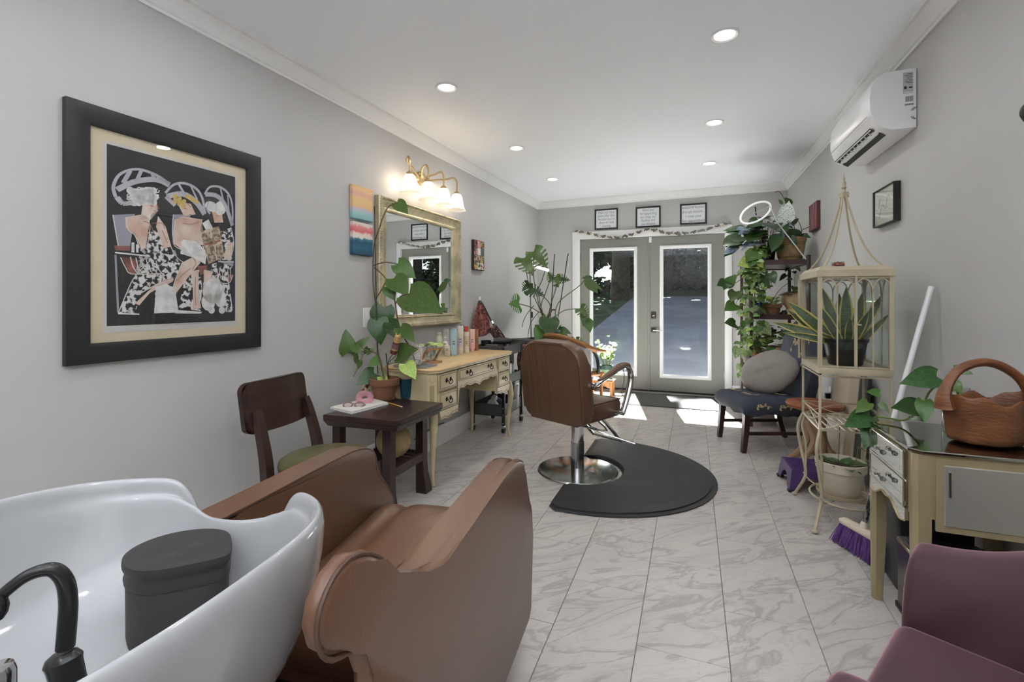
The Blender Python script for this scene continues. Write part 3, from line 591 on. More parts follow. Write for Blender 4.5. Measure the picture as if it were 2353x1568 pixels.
# outlet slot on the lower front slope
def acf(o, z, y, out=.0): return V((acx(y, o + out * .55), y, z - out * .83))
dk = mat('vent_dark', '0d0d0f', .7)
b = B(); y2, y3 = y0 + .07, y1 - .03
b.face([acf(.185, 2.186, y2, .004), acf(.112, 2.140, y2, .004), acf(.112, 2.140, y3, .004), acf(.185, 2.186, y3, .004)]); b.obj('outlet_slot', dk, t, smooth=False)
for o, z in ((.178, 2.183), (.148, 2.163)): B().tube([acf(o, z, y2 + .01, .008), acf(o, z, y3 - .01, .008)], .0035, n=6, sp=1).obj('louver', ACW, t)
vm = B().box((0, 0, 0), (.022, .004, .012)).mesh('vane'); vm.materials.append(ACW)
for k in range(9): inst('vane', vm, M.Translation(acf(.163, 2.174, y2 + .06 + .065 * k, .006)) @ M.Rotation(.5, 4, 'Y'), t)
B().tube([acf(.217, 2.232, y0 + .02, -.002), acf(.217, 2.232, y1 - .02, -.002)], .0018, n=5, sp=1).obj('panel_seam', mat('seam_grey', '9b9b9d', .6), t)
def endp(nm, o0, o1, z0, z1, m, dz=0): return B().bb(acx(y0, o0), acx(y0, o1), y0 - .0012 - dz, y0 + .0005, z0, z1).obj(nm, m, t, smooth=False)
endp('rating_label', .018, .062, 2.335, 2.44, mat('label_grey', 'b5b5b5', .5)); endp('maker_strip', .018, .062, 2.325, 2.335, PLAST)
for k in range(7): endp('label_line', .022, .045 + .012 * ((k * 5) % 3) / 2, 2.43 - .008 * k, 2.432 - .008 * k, INK, .0006)
endp('approval_mark', .046, .058, 2.352, 2.366, mat('mark_dark', '3a3a3a', .6), .0006); endp('spec_mark', .022, .036, 2.354, 2.361, INK, .0006)
me = frame((acx(y0, .04), y0 - .0022, 2.3295), (1, 0, 0), (0, 0, 1)); text('lettering', 'ComfortStar', .0085, INK, t, me)
x = .018
for k in range(20):
    wv = (.001, .002, .0014, .0026)[(k * 7) % 4]
    if k % 2 == 0: endp('barcode_bar', x, x + wv, 2.283, 2.312, INK)
    x += wv
x = .016
for k in range(22):
    wv = (.001, .0022, .0016, .0024)[(k * 5) % 4]
    if k % 2 == 0: endp('barcode_bar', x, x + wv, 2.264, 2.273, INK)
    x += wv
for cx, cz, a0 in ((.02, 2.232, 1.7), (.012, 2.232, 1.7), (.02, 2.205, 3.2), (.012, 2.205, 3.2)):
    B().tube([(acx(y0, cx - .018 * math.cos(a0 + .22 * k) - .012), y0 - .002, cz + .018 * math.sin(a0 + .22 * k)) for k in range(7)], .0013, n=4).obj('arc_mark', INK, t)
LX, LY = .1, -.9  # added fill lamp, out of view, put in to brighten the ceiling
t = thing('added_fill_lamp', 'added unseen uplight behind the viewpoint', 'added lamp', (LX, LY, 0))
B().lathe([(0, 0), (.10, 0), (.105, .01), (.105, .26), (.11, .27), (.10, .27), (.095, .2), (0, .19)], c=(LX, LY, 0), n=32).obj('can', PLAST, t)
B().lathe([(0, .225), (.05, .23), (.095, .235)], c=(LX, LY, 0), n=24).obj('lens', LENS, t)
l = lamp('fill_light', 'SPOT', (LX, LY, .275), 800, t, .09, (.96, .98, 1)); l.data.spot_size = RD(108); l.data.spot_blend = .6; l.rotation_euler = (RD(180), 0, 0)
# ================================================================= SHAMPOO CHAIR AND BASIN (front left)
LEATH = mat('brown_leather', '624534', .31, var=.03, vs=7, bump=.06, bs=160); CHROME = mat('chrome', 'd8d8d8', .08, 1); PIPE = mat('leather_piping', '4a3327', .5)
SH = (-.809, 1.116, 0); SHR = RD(7.86)
t = thing('shampoo_chair', 'brown leather shampoo chair with high side arms in front of the white basin', 'chair', SH, SHR)
def sh(y, z): return (.93 * y, .0857 + .93 * z)
prof = [sh(*p) for p in ((.44, .03), (.495, .03), (.522, .30), (.515, .40), (.47, .465), (.395, .54), (.372, .585), (.368, .625), (.345, .655), (.29, .68), (.2, .694), (0, .70), (-.25, .703), (-.43, .708), (-.51, .722), (-.575, .757), (-.625, .80), (-.665, .843), (-.71, .878), (-.76, .897), (-.795, .892), (-.82, .872), (-.827, .845), (-.818, .815), (-.795, .792), (-.765, .778), (-.735, .768), (-.712, .755), (-.705, .70), (-.70, .16), (-.1, .11))]
PROFL = prof[:15] + [sh(-.30, .70), sh(-.36, .66), sh(-.38, .58), sh(-.38, .12)]
def sidepanel(x0, x1, prof=prof):
    mm = M(((0, 0, 1, x0), (1, 0, 0, 0), (0, 1, 0, 0), (0, 0, 0, 1)))
    b = B(); b.prism(prof, x1 - x0, mm, bev=min(.013, (x1 - x0) * .48), seg=4); o = b.obj('arm', LEATH, t, local=True, ang=50)
    q = prof[2:28] if len(prof) > 25 else prof[2:17]
    for xx in ((x1 - .004,) if x1 > .33 else (x0 + .003,) if x0 > .2 else (x0 + .002, x1 - .002)): B().tube([(xx, y, z) for y, z in [(a - (.006 if i < 8 else 0), c - .004) for i, (a, c) in enumerate(q)]], .003, n=6, sp=2).obj('piping', PIPE, o, local=True)
    return o
PROFR = prof[:14] + [sh(-.50, .72), sh(-.56, .66), sh(-.58, .58), sh(-.58, .12)]
sidepanel(.306, .335); sidepanel(.255, .307, PROFR); sidepanel(-.295, -.213, PROFL)
def seatf(u, v):
    x = -.212 + .466 * u; y = -.42 + .86 * v; e = max(0, 1 - min(u, 1 - u) * 9) ** 2; f = max(0, (v - .86) / .14)
    z = .465 + .03 * v + .018 * math.sin(math.pi * u) * (1 - f) - .02 * e - .05 * f ** 2 + .012 * math.sin(5 * u + 6 * v) * (1 - v) - .02 * math.exp(-((u - .12 - .1 * v) ** 2) * 300) * v
    return V((x, y, z))
b = B(); b.grid(seatf, 22, 26); b.bb(-.212, .254, -.42, .43, .36, .43); b.bb(-.212, .254, .40, .438, .34, .45, bev=.01); b.obj('seat', LEATH, t, local=True, ang=60)
b = B(); b.grid(lambda u, v: V((-.212 + .466 * u, -.36 - .13 * v - .02 * math.sin(math.pi * u), .46 + .25 * v)), 14, 12)
b.bb(-.212, .254, -.5, -.46, .12, .5); b.obj('backrest', LEATH, t, local=True, ang=60)
b = B(); b.bb(-.2, .24, -.5, .30, .16, .36, bev=.01); b.obj('base_shell', LEATH, t, local=True)
for x in (-.2, .24):
    q = B().tube([(x, .32, .36), (x + .01, .325, .06), (x + .01, .325, .012)], [.021, .014, .014], n=12, sp=2).obj('leg', CHROME, t, local=True)
    B().lathe([(0, 0), (.032, 0), (.034, .008), (.026, .018), (.016, .024), (0, .024)], c=(x + .01, .325, 0), n=18).obj('foot_pad', mat('black_rubber', '0f1012', .5), q, local=True)
    B().tube([(x, -.42, .2), (x, -.42, .0)], .016, n=12).obj('leg', CHROME, t, local=True)
# basin: one continuous glazed skin, rim dips at the neck
BO = V((-.742, .385, 0)); PORC = mat('white_porcelain', '9a9a9c', .12, coat=.5)
t = thing('shampoo_basin', 'white porcelain shampoo basin with a neck notch, large at the left front', 'basin', BO, SHR)
def rim(a):                                                # a: angle, pi/2 points to the chair
    ca, sa = math.cos(a), math.sin(a); n = 2.35; r = 1 / (abs(ca / .272) ** n + abs(sa / .265) ** n) ** (1 / n)
    if sa < 0: r = 1 / (abs(ca / .272) ** 2.6 + abs(sa / .38) ** 2.6) ** (1 / 2.6)
    d = abs((a - math.pi / 2 + math.pi) % (2 * math.pi) - math.pi)
    z = .915 - .028 * max(0, sa) ** 2 - .15 * math.exp(-(d / .34) ** 4)
    r *= 1 - .10 * math.exp(-(d / .26) ** 4)
    return r * ca, r * sa, z
SEC = [(0, .0, -1), (.35, .0, -1), (.62, .012, -1), (.78, .05, -1), (.88, .11, -1), (.93, .17, -1), (.952, -.03, 1), (.962, -.012, 1), (.975, -.002, 1), (.99, .001, 1), (1.008, -.003, 1), (1.02, -.014, 1), (1.022, -.035, 1), (1.0, -.09, 1), (.93, -.165, 1), (.80, -.235, 1), (.60, -.285, 1), (.35, -.31, 1), (.0, -.31, 1)]
def bas(u, v):
    a = u * 2 * math.pi; x, y, z = rim(a); k = v * (len(SEC) - 1); i = min(int(k), len(SEC) - 2); f = k - i
    def pt(s):
        return V((x * s[0], y * s[0], (.70 + s[1] if s[2] < 0 else z + s[1])))
    return pt(SEC[i]).lerp(pt(SEC[i + 1]), f)
b = B(); b.grid(bas, 72, len(SEC), cu=True); b.obj('bowl', PORC, t, local=True, ang=180, sub=2)
B().lathe([(.09, 0), (.085, .3), (.12, .5), (.16, .6), (0, .61)], c=(0, -.05, 0), n=24).obj('pedestal', PORC, t, local=True)
w2l = (M.Translation(BO) @ M.Rotation(SHR, 4, 'Z')).inverted()
bp = PD(147, 1528, .432); DARK = mat('gloss_black', '191a19', .22)
b = B(); b.lathe([(0, -.05), (.012, -.05), (.014, 0), (.015, .004), (.012, .009), (.006, .012), (0, .013)], n=18, mtx=M.Translation(w2l @ bp) @ M.Rotation(-.35, 4, 'Y'), sc=(1.25, .8)); b.obj('hose_base', DARK, t, local=True)
B().cyl(w2l @ PD(148, 1512, .432), w2l @ PD(150, 1486, .432), .0062, n=14).obj('collar', mat('satin_nickel', '8d8a86', .3, 1), t, local=True)
B().tube([w2l @ PD(*p) for p in ((150, 1488, .432), (154, 1440, .432), (157, 1385, .432), (150, 1338, .430), (128, 1312, .426), (98, 1311, .421), (60, 1325, .416), (25, 1350, .411), (-6, 1378, .407), (-40, 1410, .40))], [.0072, .0072, .0068, .0062, .0054, .005, .005, .005], n=14).obj('sprayer_hose', DARK, t, local=True)
B().sph(w2l @ PD(-4, 1396, .405), (.007, .007, .012), 12).obj('spray_button', DARK, t, local=True)
p = w2l @ PD(-4, 1548, .42); B().lathe([(0, -.06), (.012, -.06), (.012, 0), (.010, .006), (0, .008)], c=p, n=16).obj('mixer_knob', CHROME, t, local=True)
# black canister lying upright in the bowl: leaf-shaped lid on a body of the same outline
CO = V((-.757, .515, .713)); t = thing('canister', 'black matte rubber canister with a leaf-shaped lid standing in the white basin', 'canister', CO, RD(2))
RUB = mat('matte_black_rubber', '2c2a29', .62, bump=.03, bs=120)
def leafo(a, s, k=.088):
    c, q = math.cos(a), math.sin(a); r = 1 + .10 * max(0, c) ** 6
    return V((c * k * r * s, q * .066 * s * (1 - .42 * max(0, c) ** 2), 0))
def loft(b, secs, n=40):
    pr = None
    for s, z in secs:
        rg = b.ring([leafo(2 * math.pi * k / n, s) + V((0, 0, z + .006 * (math.cos(2 * math.pi * k / n)) * (z > .08))) for k in range(n)])
        if pr: b.bridge(pr, rg)
        else: b.cap(rg[::-1])
        pr = rg
    b.cap(pr)
b = B(); loft(b, [(.90, -.018), (.94, .0), (.95, .085), (.90, .09)]); b.obj('body', RUB, t, local=True)
b = B(); loft(b, [(.93, .082), (.97, .084), (.985, .092), (.955, .099), (.965, .104), (1.0, .108), (1.01, .114), (1.0, .12), (.9, .121), (.5, .118), (.2, .117)]); b.obj('lid', RUB, t, local=True)
# ================================================================= STYLING CHAIR AND MATS
t = thing('styling_chair', 'brown leather salon styling chair on a round chrome pedestal with its back turned', 'chair', (-.777, 3.363, 0), RD(-26))
PED = mat('brushed_steel', 'b4b5b5', .14, 1, bump=.02, bs=30)
B().lathe([(0, 0), (.283, 0), (.287, .006), (.280, .014), (.2, .021), (.1, .026), (.06, .029), (0, .03)], n=64).obj('base', PED, t, local=True)
b = B(); b.cyl((0, 0, .028), (0, 0, .21), .048, n=28); b.obj('pump_sleeve', PED, t, local=True)
B().cyl((0, 0, .21), (0, 0, .40), .044, n=28).obj('column', CHROME, t, local=True)
b = B(); b.cyl((0, 0, .345), (0, 0, .375), .052, n=24); b.bb(-.15, .15, -.13, .2, .375, .39); b.obj('mount', mat('black_lacquer', '1b1b1c', .42), t, local=True)
B().tube([(-.05, -.02, .345), (-.07, -.04, .352), (.0, -.06, .352), (.09, .0, .33), (.26, .07, .285), (.40, .12, .255)], [.012, .011, .009, .007, .006, .006], n=10).obj('pump_lever', CHROME, t, local=True)
SXC = -.045
def rrect(w, z0, z1, rb, rt, n=8):
    P = []
    for cx, cz, r, a0 in ((w / 2, z0, rb, -90), (w / 2, z1, rt, 0), (-w / 2, z1, rt, 90), (-w / 2, z0, rb, 180)):
        sx, sz = (1 if cx > 0 else -1), (1 if cz == z1 else -1)
        for k in range(n + 1):
            a = RD(a0 + 90 * k / n); P.append((cx - sx * r + r * math.cos(a), cz - sz * r + r * math.sin(a)))
    return P
LB = M.Translation((SXC, -.165, .385)) @ M.Rotation(RD(7), 4, 'X') @ M(((1, 0, 0, 0), (0, 0, -1, 0), (0, 1, 0, 0), (0, 0, 0, 1)))
b = B(); o_ = rrect(.565, 0, .565, .07, .16); b.prism(o_, .105, LB @ M.Translation((0, 0, -.06)), bev=.03, seg=4); bk = b.obj('backrest', LEATH, t, local=True, ang=55)
for k, x in enumerate((-.20, -.158, -.135, -.09, -.068, -.045, .005, .028, .08)):
    top = .552 - max(0, abs(x) - .12) ** 2 * 3.2
    B().tube([LB @ V((x, .03, .0435)), LB @ V((x, .25, .044)), LB @ V((x, top - .045, .0435)), LB @ V((x, top - .028, .040))], [.003, .005, .006, .003], n=8).obj('flute', LEATH, bk, local=True)
i_ = [(x * .925, .027 + z * .925) for x, z in o_]; B().tube([LB @ V((x, z, .0440)) for x, z in i_[5:32]], .004, n=6, sp=1).obj('piping', PIPE, bk, local=True)
b = B(); b.box((SXC, .085, .445), (.47, .40, .13), bev=.035, seg=4); b.obj('seat', LEATH, t, local=True, ang=60)
B().tube([(SXC + sx * .222, y, .506) for sx, y in ((-1, -.08), (-1, .27), (1, .27), (1, -.08))], .005, n=6, sp=1).obj('piping', PIPE, t, local=True)
for s in (-1, 1):
    x = SXC + s * .29
    q = B().tube([(SXC + s * .22, -.135, .655), (x, -.135, .655), (x, -.08, .67), (x, .09, .722), (x, .20, .752), (x, .27, .742), (x, .305, .69), (x, .298, .62), (x, .245, .50), (x, .20, .425)], .018, n=12, sp=5, sq=(1.25, .8)).obj('armrest', CHROME, t, local=True)
    B().tube([(x, -.07, .688), (x, .05, .722), (x, .17, .765), (x, .25, .768), (x, .285, .752)], [.012, .019, .021, .019, .011], n=12, sq=(1.35, .7)).obj('arm_pad', LEATH, q, local=True)
    B().cyl((x - s * .07, -.135, .655), (x + s * .018, -.135, .655), .024, n=18).obj('pivot', CHROME, q, local=True)
    B().cyl((x - s * .07, .20, .425), (x + s * .012, .20, .425), .017, n=14).obj('lower_pivot', CHROME, q, local=True)
B().tube([(SXC - .13, .16, .375), (SXC - .13, .26, .29), (SXC - .13, .40, .165), (SXC - .12, .425, .150), (SXC, .43, .148), (SXC + .12, .425, .150), (SXC + .13, .40, .165), (SXC + .13, .26, .29), (SXC + .13, .16, .375)], .0125, n=10, sp=4).obj('footrest', CHROME, t, local=True)
B().tube([(SXC - .09, .16, .37), (SXC - .09, .33, .235), (SXC + .06, .34, .23), (SXC + .06, .16, .37)], .007, n=8, sp=3).obj('footrest_brace', CHROME, t, local=True)
MATM = mat('black_mat_rubber', '2e2f31', .5, bump=.06, bs=90)
def dmat(x0, yc, hy, dep, nr, nx, ny):
    P = [(x0, yc - hy + .05), (x0 + .05, yc - hy)]
    for k in range(1, 32):
        a = RD(-90 + 180 * k / 32); P.append((x0 + .09 + (dep - .09) * abs(math.cos(a)) ** .92, yc + hy * math.sin(a)))
    P += [(x0 + .05, yc + hy), (x0, yc + hy - .05)]
    if nr:
        a0 = math.acos((x0 - nx) / nr) if abs(x0 - nx) < nr else math.pi / 2
        for k in range(17):
            a = a0 - 2 * a0 * k / 16; P.append((nx + nr * math.cos(a), ny + nr * math.sin(a)))
    return P
t = thing('floor_mat', 'lower black half-round salon mat peeking out under the other mat', 'mat', (-.3, 3.4, 0), group='stacked salon mats')
B().prism(dmat(-.80, 3.425, .762, .955, .315, -.774, 3.363), .009, bev=.004, seg=1).obj('sheet', MATM, t, ang=20)
t = thing('floor_mat', 'upper black half-round cushioned salon mat beside the styling chair pedestal', 'mat', (-.33, 3.42, .01), group='stacked salon mats')
b = B(); o1 = dmat(-.795, 3.43, .735, .915, .32, -.774, 3.363); b.prism(o1, .006, M.Translation((0, 0, .0105)))
cx, cy = -.40, 3.43; n = len(o1)
r0 = b.ring([(x, y, .0165) for x, y in o1])
def inset(f, z): return b.ring([(cx + (x - cx) * f, cy + (y - cy) * f if k < 36 else y, z) for k, (x, y) in enumerate(o1)])
r1 = inset(.955, .0175); r2 = inset(.90, .026); r3 = inset(.86, .027); b.bridge(r0, r1); b.bridge(r1, r2); b.bridge(r2, r3); b.cap(r3); b.obj('sheet', MATM, t, ang=14)
t = thing('door_mat', 'thin grey rectangular doormat at the french doors', 'mat', (-.25, 6.1, 0)); B().bb(-.86, .30, 5.70, 6.47, .0005, .007, bev=.003, seg=1).obj('pile', mat('doormat_weave', '5d5c58', .95, var=.2, vs=160, bump=.4, bs=300), t)
B().tube([(-.855, 5.705, .006), (.295, 5.705, .006), (.295, 6.465, .006), (-.855, 6.465, .006)], .006, n=6, sp=1, closed=True).obj('edge', mat('doormat_edge', '3b3a39', .8), t)
# ================================================================= PURPLE ARMCHAIR (front right)
VEL = mat('purple_velvet', '42282f', .7, var=.10, vs=5, bump=.03, bs=200); b_ = VEL.node_tree.nodes['Principled BSDF']; b_.inputs['Sheen Weight'].default_value = .9; b_.inputs['Sheen Roughness'].default_value = .35; b_.inputs['Sheen Tint'].default_value = lin('cfa3b0')
t = thing('armchair', 'purple velvet slipcovered armchair at the front right corner of the photo', 'armchair', (.676, 1.035, 0), RD(60.9))
def armf(s):
    def f(u, v):
        y = .37 - .60 * v; top = .605 + .30 * (.37 - y) * min(1, (.37 - y) * 4) if v else .6
        top = min(top, .76); a = u * 2 * math.pi; n = 3.2
        c, q = math.cos(a), math.sin(a); r = 1 / (abs(c) ** n + abs(q) ** n) ** (1 / n)
        k = 1 - .35 * max(0, 1 - v * 7) ** 2 if v > 0 else .0
        if v == 0: k = .55
        e = .008 * math.sin(9 * v + 3 * a) * (1 - v) + .007 * math.sin(17 * v * v + 2 * a)
        e2 = .030 * math.exp(-((q - (-.55 + 2.6 * v)) / .16) ** 2) * max(0, 1 - v * 2.2) + .018 * math.exp(-((q - (.35 + 1.1 * v)) / .1) ** 2) * max(0, 1 - v * 3.5) if c * s < 0 else 0
        return V((s * .335 + c * r * (.108 * (.78 + .22 * k) + e + e2), y - .03 * (1 - min(1, v * 8)) * 0, (top + .10) / 2 + q * r * ((top - .10) / 2 * (.93 + .07 * k) + e * .6)))
    return f
for s in (-1, 1):
    b = B(); b.grid(armf(s), 40, 26, cu=True)
    b.cap(b.ring([armf(s)(k / 40, 0) for k in range(40)])); b.obj('arm', VEL, t, local=True, ang=60, sub=1)
    q = B().tube([(s * .335 + .09 * s, .36, .52), (s * .335 + .115 * s, .355, .535), (s * .335 + .13 * s, .335, .50)], [.012, .022, .006], n=8).obj('fold', VEL, t, local=True)
b = B(); b.box((0, .055, .30), (.48, .60, .30), bev=.05, seg=4); b.obj('seat', VEL, t, local=True, ang=60)
b = B(); b.box((0, .06, .42), (.455, .62, .075), bev=.035, seg=4); b.obj('seat_cushion', VEL, t, local=True, ang=60)
b = B(); b.box((0, -.225, .50), (.74, .14, .76), bev=.065, seg=4); b.obj('backrest', VEL, t, local=True, ang=60)
WOODD = mat('dark_stained_wood', '33211b', .38, var=.22, vs=5, stretch=(1, 1, 6), coat=.1)
for x, y in ((-.33, .3), (.33, .3), (-.33, -.22), (.33, -.22)): B().cyl((x, y, .14), (x, y, 0), .025, .016, n=12).obj('leg', WOODD, t, local=True)
# ================================================================= LEFT SIDE: DESK, SIDE TABLE, CHAIR, CART
CREAM = mat('cream_paint', 'c3b48f', .42, var=.06, vs=6); YTOP = mat('honey_top', 'd3b483', .28, var=.07, vs=5, stretch=(4, 1, 1)); LINE = mat('dark_pinstripe', '3d3a33', .6); PULL = mat('aged_bronze', '3a342c', .35, .8); CREAM2 = mat('cream_shadow_groove', '9d8f6b', .5)
DSK = V((-1.778, 3.385, 0)); DR = RD(-1.9)
t = thing('dressing_table', 'cream french style dressing table with honey top and bronze drawer pulls', 'desk', DSK, DR)
X0, X1, Y0, Y1, ZT = -.212, .222, -.655, .655, .77        # back, front, near end, far end, top
def chamf(x0, x1, y0, y1, c): return [(x0, y0), (x1 - c, y0), (x1, y0 + c), (x1, y1 - c), (x1 - c, y1), (x0, y1)]
b = B(); b.prism(chamf(X0, X1 + .018, Y0 - .018, Y1 + .018, .06), .012, M.Translation((0, 0, ZT - .012)), bev=.004); b.obj('top', YTOP, t, local=True)
b = B(); b.prism(chamf(X0, X1 + .012, Y0 - .012, Y1 + .012, .058), .016, M.Translation((0, 0, ZT - .028)), bev=.006); b.obj('top_molding', CREAM, t, local=True)
# carcass: two pedestals and a shallow middle, with scalloped lower edges
ZB, ZM = .455, .60
def ped(y0, y1):
    b = B(); b.prism(chamf(X0, X1 - .014, y0, y1, .04) if False else [(X0, y0), (X1 - .014, y0), (X1 - .014, y1), (X0, y1)], ZT - .028 - ZB, M.Translation((0, 0, ZB))); return b
c_ = .045
b = B(); b.prism([(X0, Y0), (X1 - .014 - c_, Y0), (X1 - .014, Y0 + c_), (X1 - .014, -.345), (X0, -.345)], ZT - .028 - ZB, M.Translation((0, 0, ZB))); b.obj('pedestal', CREAM, t, local=True, smooth=False)
b = B(); b.prism([(X0, .335), (X1 - .014, .335), (X1 - .014, Y1 - c_), (X1 - .014 - c_, Y1), (X0, Y1)], ZT - .028 - ZB, M.Translation((0, 0, ZB))); b.obj('pedestal', CREAM, t, local=True, smooth=False)
B().bb(X0, X1 - .014, -.345, .335, ZM, ZT - .028).obj('middle_case', CREAM, t, local=True, smooth=False)
FX = X1 - .014
def apron(y0, y1, z, pts):                                   # scalloped apron board on the front
    P = [(y0, z)] + [(y0 + (y1 - y0) * f, z - d) for f, d in pts] + [(y1, z)]
    mm = M(((0, 0, 1, FX), (1, 0, 0, 0), (0, 1, 0, 0), (0, 0, 0, 1)))
    S = spline([(p[0], p[1], 0) for p in P[1:-1]], 4); Q = [P[0]] + [(p.x, p.y) for p in S] + [P[-1]]
    o = B().prism(Q, .014, mm, bev=.002, seg=1).obj('apron', CREAM, t, local=True, smooth=False)
    B().tube([(FX + .0145, p.x, p.y + .012) for p in S], .0016, n=4, sp=1).obj('pinstripe', LINE, o, local=True)
apron(Y0 + .05, -.345, ZB + .03, [(0, .005), (.05, .045), (.12, .06), (.3, .055), (.45, .068), (.6, .06), (.72, .045), (.85, .05), (.93, .04), (1, .055)])
apron(.335, Y1 - .05, ZB + .03, [(0, .055), (.07, .04), (.15, .05), (.28, .045), (.4, .06), (.55, .068), (.7, .055), (.88, .06), (.95, .045), (1, .005)])
apron(-.345, .335, ZM + .05, [(0, .18), (.015, .14), (.03, .07), (.07, .052), (.13, .06), (.2, .045), (.28, .06), (.38, .055), (.46, .066), (.5, .08), (.54, .066), (.62, .055), (.72, .06), (.8, .045), (.87, .06), (.93, .052), (.97, .07), (.985, .14), (1, .18)])
def pull(y, z, p):
    o = B().lathe([(0, .004), (.006, .004), (.012, .002), (.016, 0)], mtx=frame((FX + .016, y - .026, z), (0, 1, 0), (0, 0, 1)), n=14).lathe([(0, .004), (.006, .004), (.012, .002), (.016, 0)], mtx=frame((FX + .016, y + .026, z), (0, 1, 0), (0, 0, 1)), n=14)
    o = o.obj('pull_rosette', PULL, p, local=True, kind='stuff')
    B().tube([(FX + .017, y - .026, z), (FX + .03, y - .026, z - .004), (FX + .034, y - .018, z - .022), (FX + .034, y, z - .027), (FX + .034, y + .018, z - .022), (FX + .03, y + .026, z - .004), (FX + .017, y + .026, z)], .0032, n=6).obj('pull_bail', PULL, p, local=True)
def drawer(y0, y1, z0, z1, pulls):
    o = B().bb(FX, FX + .014, y0, y1, z0, z1, .004).obj('drawer', CREAM, t, local=True)
    i = .014; x = FX + .0146
    for q in (0, 1):
        e = i if q else .001
        B().tube([(x, y0 + e, z0 + e), (x, y1 - e, z0 + e), (x, y1 - e, z1 - e), (x, y0 + e, z1 - e)], .0016 if q else .0011, n=4, sp=1, closed=True).obj('pinstripe', LINE, o, local=True)
    for y in pulls: pull(y, (z0 + z1) / 2 + .006, o)
drawer(Y0 + .055, -.357, .617, .735, [-.48]); drawer(Y0 + .055, -.357, .487, .605, [-.48])
drawer(.347, Y1 - .055, .617, .735, [.472]); drawer(.347, Y1 - .055, .487, .605, [.472]); drawer(-.333, .323, .645, .735, [-.185, .18])
for y, s in ((Y0, 1), (Y1, -1)):
    mm = frame((FX - c_ / 2, y + s * c_ / 2, 0), (s * .707, .707 , 0), (0, 0, 1)) if s > 0 else frame((FX - c_ / 2, y - c_ / 2, 0), (-.707, .707, 0), (0, 0, 1))
    nz = mm.to_3x3() @ V((0, 0, 1)); fl_ = 1 if nz.x > 0 else -1
    q = B().lathe([(0, .006), (.008, .006), (.009, .003), (.014, .003), (.016, .005), (.019, 0)], mtx=mm @ M.Translation((0, .70, 0)) @ M.Diagonal((1, 1, fl_, 1)), n=16).obj('rosette', CREAM, t, local=True)
    for k in (-1, 0, 1): B().tube([mm @ V((k * .011, .66, 0)), mm @ V((k * .011, .50, 0))], .0042, n=6, sp=1).obj('flute', CREAM2, q, local=True)
for x, y, sx, sy in ((FX - .012, Y0 + .018, 1, -1), (FX - .012, Y1 - .018, 1, 1), (X0 + .03, Y0 + .018, -1, -1), (X0 + .03, Y1 - .018, -1, 1)):
    B().tube([(x - sx * .008, y - sy * .008, .50), (x + sx * .006, y + sy * .004, .44), (x + sx * .012, y + sy * .012, .37), (x + sx * .002, y + sy * .004, .24), (x - sx * .006, y - sy * .004, .10), (x - sx * .002, y, .03), (x + sx * .010, y + sy * .008, 0)], [.028, .030, .026, .019, .0135, .012, .015], n=12).obj('leg', CREAM, t, local=True)
b = B(); b.bb(X0 + .005, X0 + .018, .30, .60, ZT, ZT + .02, .005); b.obj('back_rail', YTOP, t, local=True)
# ---- side table
t = thing('side_table', 'dark stained square side table with flared legs between the green chair and the desk', 'table', (-1.80, 2.5, 0), 0)
WOODD2 = mat('espresso_wood', '2f201c', .33, var=.25, vs=4, stretch=(1, 5, 1), coat=.15)
pr = [(-1.987, 2.163), (-1.505, 2.198), (-1.502, 2.689), (-1.997, 2.70)]
b = B(); b.prism(pr, .034, M.Translation((0, 0, .536)), bev=.004)
a = b.ring([(x, y, .536) for x, y in pr]); c = b.ring([(-1.745 + (x + 1.745) * .93, 2.44 + (y - 2.44) * .93, .503) for x, y in pr]); b.bridge(a, c); b.cap(c)
b.obj('tabletop', WOODD2, t, ang=20)
for x, y in ((-1.935, 2.235), (-1.60, 2.25), (-1.625, 2.635), (-1.94, 2.64)):
    sx, sy = (1 if x > -1.8 else -1), (1 if y > 2.4 else -1)
    b = B(); pv = None
    for z, k, o in ((.51, .026, 0), (.2, .0265, 0), (.13, .028, .002), (.06, .034, .008), (0, .037, .012)):
        rg = b.ring([(x + sx * o + ex * k, y + sy * o + ey * k, z) for ex, ey in ((-1, -1), (1, -1), (1, 1), (-1, 1))])
        if pv: b.bridge(pv, rg)
        else: b.cap(rg)
        pv = rg
    b.cap(pv); b.obj('leg', WOODD2, t, ang=30)
for a_, b__ in (((-1.935, 2.235), (-1.60, 2.25)), ((-1.60, 2.25), (-1.625, 2.635)), ((-1.625, 2.635), (-1.94, 2.64)), ((-1.94, 2.64), (-1.935, 2.235))):
    B().box(((a_[0] + b__[0]) / 2, (a_[1] + b__[1]) / 2, .235), (max(.018, abs(a_[0] - b__[0])), max(.018, abs(a_[1] - b__[1])), .05)).obj('rail', WOODD2, t, smooth=False)
for k in range(7): B().bb(-1.94, -1.61, 2.28 + .05 * k, 2.307 + .05 * k, .236, .25).obj('slat', WOODD2, t, smooth=False)
o = B().sph((-1.735, 2.49, .252 + .106), .106, 32).obj('wicker_ball', mat('tan_ball', 'a58f63', .6, var=.14, vs=9, bump=.1, bs=40)); tag(o, 'tan decorative ball on the slatted lower shelf of the dark side table', 'ball')
